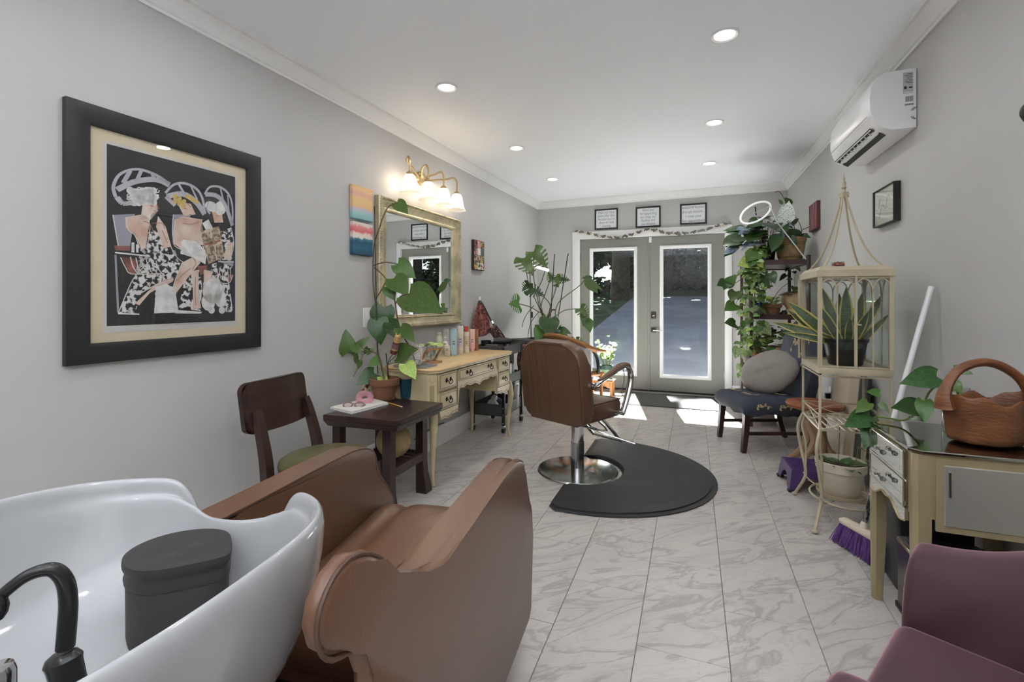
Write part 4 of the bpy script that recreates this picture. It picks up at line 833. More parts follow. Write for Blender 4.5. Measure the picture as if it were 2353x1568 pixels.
# ---- green chair
t = thing('side_chair', 'dark wood chair with round olive green vinyl seat and curved backboard near the left wall', 'chair', (-1.66, 1.84, 0), RD(-84))
OLV = mat('olive_vinyl', '5b5836', .36, var=.12, vs=6)
b = B(); b.lathe([(0, .06), (.12, .058), (.19, .05), (.212, .035), (.216, .02), (.212, 0), (.212, -.055), (0, -.055)], c=(0, 0, .425), n=40, sc=(1, 1.06)); b.obj('seat', OLV, t, local=True, ang=50)
for s in (-1, 1):
    B().tube([(s * .185, -.215, 0), (s * .185, -.19, .25), (s * .18, -.195, .45), (s * .172, -.235, .62), (s * .165, -.262, .71)], [.022, .026, .027, .024, .019], n=4, sq=(1, 1.25), sp=4).obj('leg', WOODD, t, local=True, ang=30)
    B().tube([(s * .16, .16, .40), (s * .175, .19, .0)], [.026, .018], n=4, sp=1).obj('leg', WOODD, t, local=True, ang=30)
P = rrect(.43, 0, .235, .03, .045); b = B(); n = len(P)
def bend(x, z, d): return V((x, -.245 - .15 * z + .75 * x * x * 0 - .9 * x * x + .055 * 0 + d, .605 + z))
xs = 15
def bb_(u, v):
    x = -.215 + .43 * u; z = .235 * v; return x, z
for dlt in (0,):
    f0 = b.ring([bend(x, z, .012) for x, z in P]); f1 = b.ring([bend(x, z, -.012) for x, z in P]); b.bridge(f0, f1)
    # front and back skins, cut into strips so that they follow the bend
    for off in (.012, -.012):
        cols = []
        for i in range(xs + 1):
            x = -.215 + .43 * i / xs; ins = max(0, abs(x) - .17); zt = .235 - (.045 - math.sqrt(max(0, .045 ** 2 - ins ** 2))); zb = .0 + (.03 - math.sqrt(max(0, .03 ** 2 - max(0, abs(x) - .185) ** 2)))
            cols.append(b.ring([bend(x, zb, off), bend(x, (zt + zb) / 2, off), bend(x, zt, off)]))
        for i in range(xs): b.bridge(cols[i], cols[i + 1], False)
b.obj('backrest', WOODD, t, local=True, ang=40)
# ---- rolling cart
BLK = mat('black_powder_coat', '212223', .45); GRYM = mat('grey_tray', '46484b', .5); RIV = mat('steel_rivet', 'c9c9c9', .25, 1)
t = thing('rolling_cart', 'black three-tier metal rolling cart behind the dressing table', 'cart', (-1.79, 4.31, 0)); cx0, cx1, cy0, cy1 = -1.945, -1.635, 4.07, 4.55
for z0, z1 in ((.15, .26), (.43, .52), (.705, .80)):
    b = B(); b.bb(cx0, cx1, cy0, cy1, z0, z0 + .006); b.bb(cx0, cx0 + .005, cy0, cy1, z0, z1); b.bb(cx1 - .005, cx1, cy0, cy1, z0, z1); b.bb(cx0, cx1, cy0, cy0 + .005, z0, z1); b.bb(cx0, cx1, cy1 - .005, cy1, z0, z1); b.obj('tray', GRYM, t, smooth=False)
for x in (cx0, cx1):
    for y in (cy0, cy1):
        q = B().bb(x - .014, x + .014, y - .012, y + .012, .07, .79, .003).obj('post', BLK, t)
        for z in (.09, .17, .23, .46): B().sph((x, y + (-.013 if y == cy0 else .013), z), (.006, .003, .006), 8).obj('rivet', RIV, q)
        B().cyl((x - .012, y, .027), (x + .012, y, .027), .027, n=16).obj('wheel', BLK, q); B().bb(x - .016, x + .016, y - .02, y + .012, .045, .072, .004).obj('fork', RIV, q)
# ---- black corner table
t = thing('corner_table', 'black wooden table in the back left corner under the monstera', 'table', (-1.75, 5.6, 0)); BW = mat('black_wood', '2b2926', .5, var=.15, vs=8)
CT = [tuple(PZ(1100, 768, .772).xy), tuple(PZ(1214, 786, .772).xy)]
dx = V((CT[1][0] - CT[0][0], CT[1][1] - CT[0][1])).normalized(); nx = V((-dx.y, dx.x)); nx = nx if nx.y > 0 else -nx
c1 = V(PZ(1222, 787.5, .772).xy); c0 = c1 - dx * .62
b = B(); P = [c0, c1, c1 + nx * .42, c0 + nx * .42]; b.prism([(p.x, p.y) for p in P], .035, M.Translation((0, 0, .737)), bev=.004); b.obj('tabletop', BW, t)
for p in P:
    ce = (P[0] + P[2]) / 2; e = p + (ce - p).normalized() * .07; B().box((e.x, e.y, .37), (.045, .045, .735), math.atan2(dx.y, dx.x)).obj('leg', BW, t, smooth=False)
TABC = (P[0] + P[2]) / 2
# ================================================================= LEAVES
def leafm(name, L, wf, m, n=8, fold=.18, droop=.2, lobe=0, m2=None, edge=.62, slits=False):
    vs, fs, mi = [], [], []; S = (-1, -edge, 0, edge, 1)
    for i in range(n + 1):
        t = i / n; w = wf(t) * L
        for s in S:
            vs.append((s * w, L * t - lobe * L * abs(s) ** 1.5 * (1 - t) ** 3, fold * abs(s * w) * (1 - .6 * t) - droop * L * t * t + (.04 * L * math.sin(9 * t + s) if abs(s) == 1 else 0) * .4))
    for i in range(n):
        for j in range(4):
            if slits and j in (0, 3) and i % 2 == 1 and i > 1: continue
            a = i * 5 + j; fs.append((a, a + 1, a + 6, a + 5)); mi.append(1 if m2 and j in (0, 3) else 0)
    me = bpy.data.meshes.new(name); me.from_pydata(vs, [], fs); me.materials.append(m)
    if m2: me.materials.append(m2)
    for p, k in zip(me.polygons, mi): p.use_smooth = True; p.material_index = k
    return me
heart = lambda t: .40 * math.sin(math.pi * (t * .93 + .07) ** .62)
lance = lambda t: .19 * math.sin(math.pi * min(1, t * .97 + .02) ** .8)
oval = lambda t: .30 * math.sin(math.pi * min(1, t * .96 + .03)) ** .85
G1 = mat('leaf_green', '3d5c28', .34, col2='5a7a38', vs=22, ramp=(.3, .75), rnd=.28); G2 = mat('leaf_deep_green', '26421f', .3, col2='3a5a2c', vs=14, ramp=(.3, .7), rnd=.25)
G3 = mat('leaf_variegated', '5c8a3c', .4, col2='dfe6bf', vs=26, ramp=(.50, .62), rnd=.22); G4 = mat('leaf_lime', '8fae4a', .4, col2='b8c977', vs=16, rnd=.2)
G5 = mat('leaf_white_variegated', 'e6ebe6', .4, col2='7fa19a', vs=18, ramp=(.52, .62), rnd=.1); G6 = mat('leaf_blue_green', '5f7383', .38, col2='8b9bac', vs=12, rnd=.2); G7 = mat('leaf_plum', '5a2f38', .45, col2='6d7a48', vs=25, ramp=(.45, .55), rnd=.25)
STEM = mat('green_stem', '6a7a3a', .55); BROWNSTEM = mat('brown_stem', '5a4632', .7); SOIL = mat('potting_soil', '33291f', .95, var=.3, vs=60, bump=.6, bs=80)
H_G1 = leafm('leaf', 1, heart, G1, lobe=.16); H_G2 = leafm('leaf', 1, heart, G2, lobe=.16, droop=.28); H_G3 = leafm('leaf', 1, heart, G3, lobe=.14); H_G4 = leafm('leaf', 1, heart, G4, lobe=.12)
L_G2 = leafm('leaf', 1, lance, G2, droop=.35); L_G6 = leafm('leaf', 1, lambda t: 1.2 * lance(t), G6, droop=.3); L_G1 = leafm('leaf', 1, lance, G1, droop=.3); H_G5 = leafm('leaf', 1, lambda t: .8 * heart(t), G5, lobe=.08); O_G4 = leafm('leaf', 1, oval, G4, droop=.1); O_G3 = leafm('leaf', 1, oval, G3, droop=.1); O_G7 = leafm('leaf', 1, lambda t: 1.25 * oval(t), G7, droop=.2)
M_G2 = leafm('leaf', 1, lambda t: 1.15 * heart(t), G2, n=13, lobe=.2, droop=.22, slits=True, edge=.42); M_G1 = leafm('leaf', 1, lambda t: 1.15 * heart(t), G1, n=13, lobe=.2, droop=.22, slits=True, edge=.42)
def lf(parent, me, base, d, nrm=(0, 0, 1), s=.1, wd=1):
    y = V(d).normalized(); x = y.cross(V(nrm))
    x = x.normalized() if x.length > 1e-4 else y.orthogonal().normalized(); z = x.cross(y)
    m = M((x, y, z)).transposed().to_4x4() @ M.Diagonal((s * wd, s, s, 1)); m.translation = V(base)
    return inst('leaf', me, m, parent)
CAMV = V((0, 0, CAMH))
def lp(parent, me, b, tip, d0, d1=None, face=.7, wd=1):       # a leaf between two photo points at given depths, turned partly to the room
    p = PD(*b, d0); q = PD(*tip, d1 if d1 else d0); mid = (p + q) / 2
    n = (CAMV - mid).normalized() * face + V((0, 0, 1 - face)) + V((rn.uniform(-.15, .15), 0, 0))
    return lf(parent, me, p, q - p, n, (q - p).length, wd)
def stems(parent, paths, r, m, name='stem', n=6):
    for p in paths: B().tube(p, r, n=n, sp=4).obj(name, m, parent)
def pot(parent, prof, c, m, n=32, name='pot', soil=None, sc=(1, 1)):
    B().lathe(prof, c=c, n=n, sc=sc).obj(name, m, parent, ang=45)
    if soil: B().lathe([(0, soil[1] + .004), (soil[0] * .6, soil[1] + .006), (soil[0], soil[1])], c=c, n=20, sc=sc).obj('soil', SOIL, parent)
def vine(parent, pts, leaves, n, s, r=.0025, m=None, out=(0, -1, 0)):
    P = spline(pts, 6); B().tube(pts, r, n=5, sp=5).obj('stem', m or STEM, parent)
    for k in range(n):
        i = min(len(P) - 2, int((k + .6) / n * (len(P) - 1))); p = P[i]; ss = s * rn.uniform(.7, 1.2)
        side = V((rn.uniform(-1, 1), rn.uniform(-1, .3), rn.uniform(-.7, .35))); d = (side + V(out) * .35).normalized()
        lf(parent, rn.choice(leaves), p + d * .02, d + V((0, 0, -.25)), V((rn.uniform(-.4, .4), -.6, 1)) , ss)
        if k % 2 == 0: B().tube([p, p + d * .022], .0016, n=4, sp=1).obj('petiole', m or STEM, parent)
# ================================================================= RIGHT SIDE
WIRE = mat('cream_wire', 'b5aa90', .4, var=.06, vs=10); CLEAR = glass_mat('terrarium_glass', (.95, .97, .96))
tx0, tx1, ty0, ty1 = .635, .947, 2.955, 3.37; ZS, ZQ = .535, .835
t = thing('plant_stand', 'cream wire plant stand with curled legs carrying the glass terrarium', 'plant stand', (.79, 3.16, 0))
cs = [(tx0, ty0), (tx1, ty0), (tx1, ty1), (tx0, ty1)]
for z in (ZS, ZQ - .012, ZS + .075): B().tube([(x, y, z) for x, y in cs], .007 if z != ZS + .075 else .004, n=4, sp=1, closed=True).obj('rail', WIRE, t, smooth=False)
for x, y in cs:
    sx, sy = (1 if x > .79 else -1), (1 if y > 3.16 else -1)
    B().tube([(x, y, ZQ - .008), (x, y, ZS)], .0075, n=4, sp=1).obj('post', WIRE, t, smooth=False)
    fx = x + sx * .036 if sx < 0 else x + .03
    B().tube([(x, y, ZS), (x + sx * .022, y + sy * .03, ZS - .09), (x + sx * .012, y + sy * .02, ZS - .2), (x - sx * .01, y - sy * .01, .2), (x - sx * .004, y - sy * .006, .13), (fx, y + sy * .055, .012)], .0085, n=8).obj('leg', WIRE, t)
    B().tube([(x - sx * .01, y - sy * .012, ZS), (x + sx * .004, y + sy * .01, ZS - .08), (x - sx * .012, y - sy * .012, ZS - .18), (x - sx * .01, y - sy * .01, .2)], .006, n=8).obj('leg_scroll', WIRE, t)
    B().sph((fx, y + sy * .058, .011), (.016, .016, .011), 10).obj('foot', WIRE, t)
for k in range(9): B().tube([(tx0 + .02 + (tx1 - tx0 - .04) * k / 8, ty0, ZS), (tx0 + .02 + (tx1 - tx0 - .04) * k / 8, ty1, ZS)], .004, n=4, sp=1).obj('slat', WIRE, t)
for (a, b__) in ((cs[0], cs[1]), (cs[3], cs[2]), (cs[0], cs[3])):
    for z0, z1 in ((ZS, ZS + .075), (ZS + .075, ZS)): B().tube([(a[0], a[1], z0), ((a[0] + b__[0]) / 2, (a[1] + b__[1]) / 2, (z0 + z1) / 2 + .02 * (1 if z1 > z0 else -1)), (b__[0], b__[1], z1)], .003, n=5).obj('cross_wire', WIRE, t)
B().tube([(.785 + .155 * math.cos(k * .5236), 3.15 + .19 * math.sin(k * .5236), .128) for k in range(12)], .006, n=6, closed=True).obj('ring', WIRE, t)
for x, y in cs: B().tube([(x, y, .17), (.785 + (x - .785) * .72, 3.15 + (y - 3.15) * .75, .128), (.785, 3.15, .124), (.785 - (x - .785) * .1, 3.15, .124)], .0045, n=5).obj('brace', WIRE, t)
# terrarium
t = thing('terrarium', 'cream metal and glass terrarium house with arched panes and a wire spire', 'terrarium', (.795, 3.16, ZQ))
b = B(); b.bb(tx0 - .008, tx1 + .008, ty0 - .008, ty1 + .008, ZQ, ZQ + .035, .003); b.obj('base_tray', WIRE, t)
ZT0, ZT1 = ZQ + .035, 1.352
for x, y in cs: B().bb(x - .009, x + .009, y - .009, y + .009, ZT0, ZT1).obj('corner_post', WIRE, t, smooth=False)
b = B(); b.bb(tx0 - .016, tx1 + .016, ty0 - .016, ty1 + .016, ZT1, ZT1 + .036, .0012, 1); b.obj('eave', WIRE, t)
b = B(); P0 = [(tx0 - .01, ty0 - .01), (tx1 + .01, ty0 - .01), (tx1 + .01, ty1 + .01), (tx0 - .01, ty1 + .01)]; a = b.ring([(x, y, ZT1 + .036) for x, y in P0]); c = b.ring([(.795 + (x - .795) * .9, 3.1625 + (y - 3.1625) * .9, ZT1 + .056) for x, y in P0]); b.bridge(a, c); b.cap(c); b.obj('lid', WIRE, t, smooth=False)
def tpanel(p, q, nm='pane', par=t, nb=3):
    p, q = V((*p, 0)), V((*q, 0)); d = (q - p); L_ = d.length; d.normalize(); nrm = V((d.y, -d.x, 0)); mm = frame(p, d, (0, 0, 1))
    mm = M((d, V((0, 0, 1)), nrm)).transposed().to_4x4(); mm.translation = p
    B().bb(.006, L_ - .006, ZT0 + .004, ZT1 - .004, -.001, .001, mtx=mm).obj(nm, CLEAR, par, smooth=False)
    w = L_ / nb; h = min(w, .14); zb = ZT1 - .012 - h * .9
    for k in range(nb):
        A = [mm @ V((w * k + w * (.5 - .5 * math.cos(math.pi * j / 8)), zb + h * .9 * math.sin(math.pi * j / 8), .003)) for j in range(9)]; B().tube(A, .0042, n=5, sp=1).obj('arch', WIRE, par)
        if k: B().tube([mm @ V((w * k, ZT0, .003)), mm @ V((w * k, zb, .003))], .0045, n=4, sp=1).obj('mullion', WIRE, par)
    for z in (ZT0 + .006, ZT1 - .006): B().tube([mm @ V((0, z, .002)), mm @ V((L_, z, .002))], .005, n=4, sp=1).obj('sash_rail', WIRE, par)
tpanel(cs[0], cs[1], nb=4); tpanel(cs[1], cs[2], nb=3); tpanel(cs[2], cs[3], nb=4)
B().bb(.79, .80, ty0 - .012, ty0 + .002, ZT0, ZT1).obj('door_stile', WIRE, t, smooth=False); B().tube([(.797, ty0 - .012, 1.10), (.797, ty0 - .03, 1.10), (.812, ty0 - .03, 1.10)], .004, n=6, sp=1).obj('latch', WIRE, t)
q = B().bb(.612, .622, 3.385, 3.395, ZT0, ZT1).obj('side_door', WIRE, t, smooth=False)      # the left side door stands wide open
dn = V((.10, .38, 0)).normalized(); p0 = V((.617, 3.392, 0)); p1 = p0 + dn * .38
for z in (ZT0 + .01, ZT1 - .01): B().tube([(p0.x, p0.y, z), (p1.x, p1.y, z)], .007, n=4, sp=1).obj('rail', WIRE, q)
B().tube([(p1.x, p1.y, ZT0), (p1.x, p1.y, ZT1)], .007, n=4, sp=1).obj('stile', WIRE, q)
b = B(); b.face([(p0.x, p0.y, ZT0), (p1.x, p1.y, ZT0), (p1.x, p1.y, ZT1), (p0.x, p0.y, ZT1)]); b.obj('pane', CLEAR, q, smooth=False)
ax, ay = .795, 3.162
for x, y in cs:
    x, y = ax + (x - ax) * .93, ay + (y - ay) * .93
    def wp(f, z): return (ax + (x - ax) * f, ay + (y - ay) * f, z)
    B().tube([wp(1, ZT1 + .04), wp(.86, ZT1 + .065), wp(.60, ZT1 + .13), wp(.36, ZT1 + .235), wp(.16, ZT1 + .37), wp(.05, ZT1 + .46)], .0055, n=7).obj('spire_wire', WIRE, t)
b = B(); b.box((ax, ay, ZT1 + .468), (.034, .034, .03), .4); b.obj('spire_collar', WIRE, t, smooth=False); B().lathe([(.012, 0), (.008, .02), (.014, .03), (.01, .04), (.011, .055), (.004, .07), (.006, .08), (0, .115)], c=(ax, ay, ZT1 + .48), n=12).obj('finial', WIRE, t)
# snake plant in black pot inside
t = thing('snake_plant', 'yellow-edged snake plant in a black plastic pot inside the terrarium', 'potted plant', (.80, 3.13, ZT0)); c = (.79, 3.12, ZT0 + .001); BPOT = mat('black_plastic_pot', '17181a', .4)
pot(t, [(0, 0), (.075, 0), (.08, .004), (.102, .125), (.108, .128), (.110, .145), (.103, .147), (.100, .128), (.096, .12)], c, BPOT, soil=(.097, .125))
SNK = mat('snake_leaf_green', '33452e', .4, col2='55653f', vs=9, stretch=(1, 7, 1), ramp=(.35, .65), rnd=.15); SNY = mat('snake_leaf_yellow', 'b9ac5a', .45)
sw = leafm('leaf', 1, lambda t_: .085 * (.6 + .6 * math.sin(math.pi * t_ ** .8)) * (1 - t_ ** 7), SNK, n=12, fold=.55, droop=.02, m2=SNY, edge=.72)
swb = leafm('leaf', 1, lambda t_: .085 * (.6 + .6 * math.sin(math.pi * t_ ** .8)) * (1 - t_ ** 7), SNK, n=12, fold=.5, droop=.28, m2=SNY, edge=.72)
cz = c[2] + .12
for bx, by, dx, dy, dz, L_, me, w_ in ((.0, .0, .02, 0, 1, .33, sw, 1.4), (-.02, .02, -.25, .1, 1, .34, sw, 1.3), (.03, -.01, .15, -.1, 1, .30, sw, 1.4), (.05, .02, .38, .0, .8, .32, sw, 1.1), (-.04, .01, -.62, .1, .62, .35, sw, 1.35), (-.03, -.03, -.5, -.25, .9, .27, sw, 1.3), (-.04, .0, -.9, .05, .36, .34, swb, 1.2), (-.045, -.02, -.95, -.2, .22, .27, swb, 1.0), (.02, -.04, .25, -.5, .9, .22, sw, 1.4), (.0, -.05, -.1, -.6, .8, .2, sw, 1.5), (-.01, .04, .05, .3, 1, .31, sw, 1.3), (.06, -.02, .55, -.1, .7, .22, sw, 1.1), (-.06, .03, -.85, .3, .75, .30, sw, 1.2)):
    lf(t, me, (c[0] + bx, c[1] + by, cz), (dx, dy, dz), (-.2 * dx, -1, .1), L_ * .95, w_ * .78)
# tin of succulent on the terrarium roof
t = thing('small_planter', 'tiny square floral tin planter with thin leaves on the terrarium lid', 'planter', (.80, 3.27, ZT1 + .056)); z = ZT1 + .057
B().bb(.768, .822, 3.25, 3.30, z, z + .038, .003).obj('tin', mat('floral_tin', '3a1d1c', .5, col2='9a5a48', vs=60, ramp=(.45, .55)), t)
for k in range(6): lf(t, L_G1, (.795, 3.275, z + .036), (math.cos(k * 1.1), math.sin(k * 1.1), .5), s=.035)
# white pot on the stand's lower ring
t = thing('potted_plant', 'small leafy plant in a cream plastic pot on the lower ring of the wire stand', 'potted plant', (.775, 3.13, .135)); c = (.772, 3.13, .136); WP = mat('cream_plastic_pot', 'cfc6b4', .5, var=.05, vs=8)
B().lathe([(0, 0), (.10, 0), (.112, .006), (.118, .024), (.113, .024), (.106, .008), (0, .007)], c=c, n=32).obj('saucer', mat('tan_saucer', 'b5a588', .5), t)
pot(t, [(0, .008), (.082, .008), (.088, .014), (.108, .148), (.120, .150), (.124, .196), (.118, .198), (.113, .16), (.108, .155)], c, WP, soil=(.11, .165))
for k in range(11):
    a = k * 2.4; lf(t, [H_G2, L_G2, H_G1][k % 3], (c[0] + .05 * math.cos(a), c[1] + .05 * math.sin(a), c[2] + .17), (math.cos(a), math.sin(a), .35 + .3 * (k % 2)), s=.07 + .02 * (k % 3))
p = V((c[0] + .06, c[1], c[2] + .17)); B().tube([p, p + V((.02, .02, .05)), p + V((.03, .03, .10))], .002, n=5).obj('stem', STEM, t); lf(t, H_G1, p + V((.03, .03, .10)), (.8, -.1, -.3), s=.06)
B().tube([(c[0] - .01, c[1], c[2] + .17), (c[0] - .005, c[1], .52)], .0016, n=5, sp=1).obj('hanger_wire', BLACK, t)
# ---- mirrored dresser
CH = mat('champagne_metal', 'a99a78', .34, .35, var=.05, vs=5); MIR = mat('mirror_panel', 'dfe0dc', .03, 1)
t = thing('mirrored_nightstand', 'mirrored nightstand with champagne trim and crystal drawer pulls by the right wall', 'nightstand', (.9, 2.17, 0))
nx0, nx1, ny0, ny1, nz = .690, 1.105, 1.955, 2.385, .73
def octo(x0, x1, y0, y1, c_): return [(x0 + c_, y0), (x1, y0), (x1, y1), (x0 + c_, y1), (x0, y1 - c_), (x0, y0 + c_)]
B().prism(octo(nx0 - .012, nx1, ny0 - .012, ny1 + .012, .03), .012, M.Translation((0, 0, nz - .012)), bev=.003, seg=1).obj('top', mat('dark_mirror_top', 'b5b2aa', .04, 1), t, smooth=False)
B().prism(octo(nx0, nx1, ny0, ny1, .028), .215, M.Translation((0, 0, .503))).obj('case', CH, t, smooth=False)
for x, y, sx in ((nx0 + .022, ny0 + .022, -1), (nx0 + .022, ny1 - .022, -1), (nx1 - .03, ny0 + .022, 1), (nx1 - .03, ny1 - .022, 1)):
    b = B(); pv = None
    for z, k, sh_ in ((.715, .024, 0), (.45, .024, 0), (.30, .023, 0), (.02, .017, .004), (.0, .017, .004)):
        rg = b.ring([(x + sx * sh_ + ex * k, y + ey * k, z) for ex, ey in ((-1, -.5), (-.5, -1), (1, -1), (1, 1), (-.5, 1), (-1, .5))])
        if pv: b.bridge(pv, rg)
        else: b.cap(rg)
        pv = rg
    b.cap(pv); b.obj('leg', CH, t, smooth=False)
for z0, z1 in ((.615, .708), (.515, .608)):
    o = B().bb(nx0 - .012, nx0, ny0 + .05, ny1 - .05, z0, z1, .005, 1).obj('drawer', MIR, t, smooth=False)
    B().tube([(nx0 - .0125, ny0 + .052, z0 + .002), (nx0 - .0125, ny1 - .052, z0 + .002), (nx0 - .0125, ny1 - .052, z1 - .002), (nx0 - .0125, ny0 + .052, z1 - .002)], .003, n=4, sp=1, closed=True).obj('bevel_strip', mat('silver_strip', 'd9d6cc', .15, 1), o)
    yc = (ny0 + ny1) / 2; zc = (z0 + z1) / 2
    B().tube([(nx0 - .03, yc - .024, zc), (nx0 - .03, yc + .024, zc)], .0045, n=8, sp=1).obj('pull_bar', mat('dark_nickel', '4a4845', .3, 1), o)
    for s in (-1, 1): B().sph((nx0 - .03, yc + s * .032, zc), (.010, .012, .010), 10).obj('crystal', mat('crystal', 'f4f6f6', .02, 0, trans=1, ior=1.5), o, ang=5)
mm = M(((0, 0, 1, nx0 - .010), (1, 0, 0, 0), (0, 1, 0, 0), (0, 0, 0, 1))); S = spline([(y, z, 0) for y, z in ((ny0 + .05, .47), (ny0 + .09, .462), (ny0 + .13, .478), (ny0 + .17, .498), (2.17, .494), (ny1 - .17, .498), (ny1 - .13, .478), (ny1 - .09, .462), (ny1 - .05, .47))], 4)
o = B().prism([(ny0 + .05, .512)] + [(p.x, p.y) for p in S] + [(ny1 - .05, .512)], .012, mm).obj('apron', MIR, t, smooth=False)
B().tube([(nx0 - .011, p.x, p.y) for p in S], .004, n=5, sp=1).obj('apron_edge', CH, o)
q = B().bb(nx0 + .055, nx1 - .02, ny0 - .006, ny0 + .002, .468, .70).obj('side_panel', CH, t, smooth=False)
B().bb(nx0 + .075, nx1 - .03, ny0 - .011, ny0 - .004, .488, .688, .003, 1).obj('mirror_inset', mat('brushed_mirror', 'b5b1a6', .34, .6), q, smooth=False)
B().bb(nx0 + .085, nx0 + .092, ny0 - .018, ny0 - .008, .585, .67, .002, 1).obj('handle', mat('silver_strip', 'd9d6cc', .15, 1), q)
# carved wooden basket
bc = V((.955, 2.125, nz)); t = thing('wooden_basket', 'carved burl wood basket with a thick arched handle on the mirrored nightstand', 'basket', tuple(bc), RD(14)); WB = mat('burl_wood', '815231', .42, col2='5c3520', vs=7, stretch=(1, 1, 2.5), ramp=(.35, .7), bump=.35, bs=45)
def bk_(u, v):
    a = u * 2 * math.pi; cc_, ss = math.cos(a), math.sin(a); w = 1 + .05 * math.sin(3 * a + 1) + .03 * math.sin(7 * a)
    SE = [(0, .004), (.8, .004), (.93, .012), (1.0, .05), (1.05, .10), (1.09, .150), (1.05, .158), (.99, .15), (.93, .10), (.86, .05), (.0, .035)]
    k = v * (len(SE) - 1); i = min(int(k), len(SE) - 2); f = k - i; r = SE[i][0] * (1 - f) + SE[i + 1][0] * f; z = SE[i][1] * (1 - f) + SE[i + 1][1] * f
    up = max(0, z - .05) / .1; z += up * (.022 * abs(cc_) ** 3 + .008 * math.sin(5 * a) + .006 * math.sin(9 * a + 1))
    return V((cc_ * .122 * r * w, ss * .078 * r * w, z))
b = B(); b.grid(bk_, 56, 22, cu=True); b.obj('bowl', WB, t, local=True, ang=80)
B().tube([(-.135, 0, .12), (-.138, 0, .16), (-.122, .005, .20), (-.085, .01, .25), (-.02, .012, .278), (.04, .01, .272), (.095, .004, .235), (.125, 0, .19), (.138, 0, .15), (.136, 0, .11)], [.030, .022, .016, .0155, .016, .0165, .015, .017, .022, .028], n=12, sq=(1.25, .9)).obj('handle', WB, t, local=True)
B().sph((.07, -.079, .045), (.008, .004, .008), 8).obj('knot', mat('dark_knot', '2b1710', .6), t, local=True)
# pothos in a jar
jc = V((.945, 2.30, nz)); t = thing('pothos_jar', 'pothos cutting in a clear glass jar trailing over the mirrored nightstand', 'potted plant', tuple(jc)); JG = glass_mat('jar_glass', (.93, .96, .95), refl=1.6)
B().lathe([(0, .002), (.042, .002), (.046, .01), (.047, .11), (.042, .128), (.037, .134), (.039, .137), (.037, .142), (.039, .147), (.037, .165), (.0355, .165), (.0355, .136), (.045, .11), (.044, .012), (0, .008)], c=jc, n=28).obj('jar', JG, t)
B().lathe([(0, .009), (.043, .012), (.044, .085), (0, .085)], c=jc, n=20).obj('water', glass_mat('still_water', (.9, .95, .93)), t)
dj = 1.80; vp = [jc + V((0, 0, .05)), jc + V((0, 0, .15)), PD(2176, 886, 1.79), PD(2150, 889, 1.80), PD(2133, 905, 1.81), PD(2120, 935, 1.83), PD(2100, 955, 1.86), PD(2075, 966, 1.89), PD(2045, 962, 1.93), PD(2018, 958, 1.96), PD(2004, 966, 1.975), PD(2002, 984, 1.975)]
B().tube(vp, .0042, n=6, sp=5).obj('stem', STEM, t)
for me, b1, t1, d0, d1 in ((H_G2, (2152, 866), (2083, 873), 1.80, 1.78), (H_G1, (2193, 848), (2233, 858), 1.79, 1.74), (H_G1, (2186, 880), (2208, 900), 1.78, 1.72), (H_G2, (2176, 878), (2180, 900), 1.8, 1.75), (H_G1, (2124, 922), (2126, 968), 1.82, 1.78), (H_G2, (2113, 938), (2066, 930), 1.84, 1.80), (H_G2, (2100, 955), (2118, 962), 1.86, 1.8), (H_G1, (1995, 926), (1968, 946), 1.97, 1.95), (H_G2, (2000, 957), (1949, 972), 1.97, 1.93), (H_G1, (2020, 904), (1995, 899), 1.97, 1.96), (H_G1, (2024, 928), (2042, 947), 1.96, 1.93), (H_G2, (2001, 984), (1989, 1028), 1.965, 1.93), (H_G1, (2004, 985), (2025, 1029), 1.965, 1.93)): lp(t, me, b1, t1, d0, d1, .75, .88)
stems(t, [[PD(2152, 866, 1.80), PD(2158, 878, 1.8), PD(2168, 887, 1.79)], [PD(2193, 848, 1.79), PD(2192, 870, 1.79), PD(2188, 886, 1.79)], [PD(2020, 904, 1.97), PD(2022, 925, 1.97), PD(2015, 958, 1.96)], [PD(1995, 926, 1.97), PD(2005, 940, 1.97), PD(2014, 957, 1.96)]], .0018, STEM, 'petiole')
# bins under the nightstand
t = thing('trash_can', 'small rectangular stainless steel trash can under the mirrored nightstand', 'trash can', (.88, 2.22, 0)); SS = mat('stainless', '96948e', .24, 1)
b = B(); b.prism([(.762, 2.09), (.80, 2.07), (.99, 2.07), (1.03, 2.11), (1.03, 2.30), (.99, 2.335), (.80, 2.335), (.762, 2.31)], .25, M.Translation((0, 0, .02))); b.obj('body', SS, t, ang=60); B().bb(.76, 1.03, 2.072, 2.335, 0, .022, .004).obj('base', mat('black_rubber', '0f1012', .5), t)
b = B(); b.prism([(.758, 2.09), (.80, 2.066), (.99, 2.066), (1.034, 2.11), (1.034, 2.30), (.99, 2.339), (.80, 2.339), (.758, 2.31)], .018, M.Translation((0, 0, .27)), bev=.005); b.obj('lid_rim', mat('silver_strip', 'd9d6cc', .15, 1), t); B().bb(.785, 1.01, 2.09, 2.315, .285, .292, .006).obj('lid', mat('black_lacquer', '1b1b1c', .42), t)
t = thing('storage_bin', 'tall black plastic bin behind the mirrored nightstand legs', 'bin', (.93, 2.49, 0)); b = B(); b.bb(.80, 1.05, 2.405, 2.58, 0, .44, .02); b.obj('body', mat('black_plastic_pot', '17181a', .4), t); B().bb(.79, 1.06, 2.395, 2.59, .41, .45, .01).obj('rim', BLACK, t)
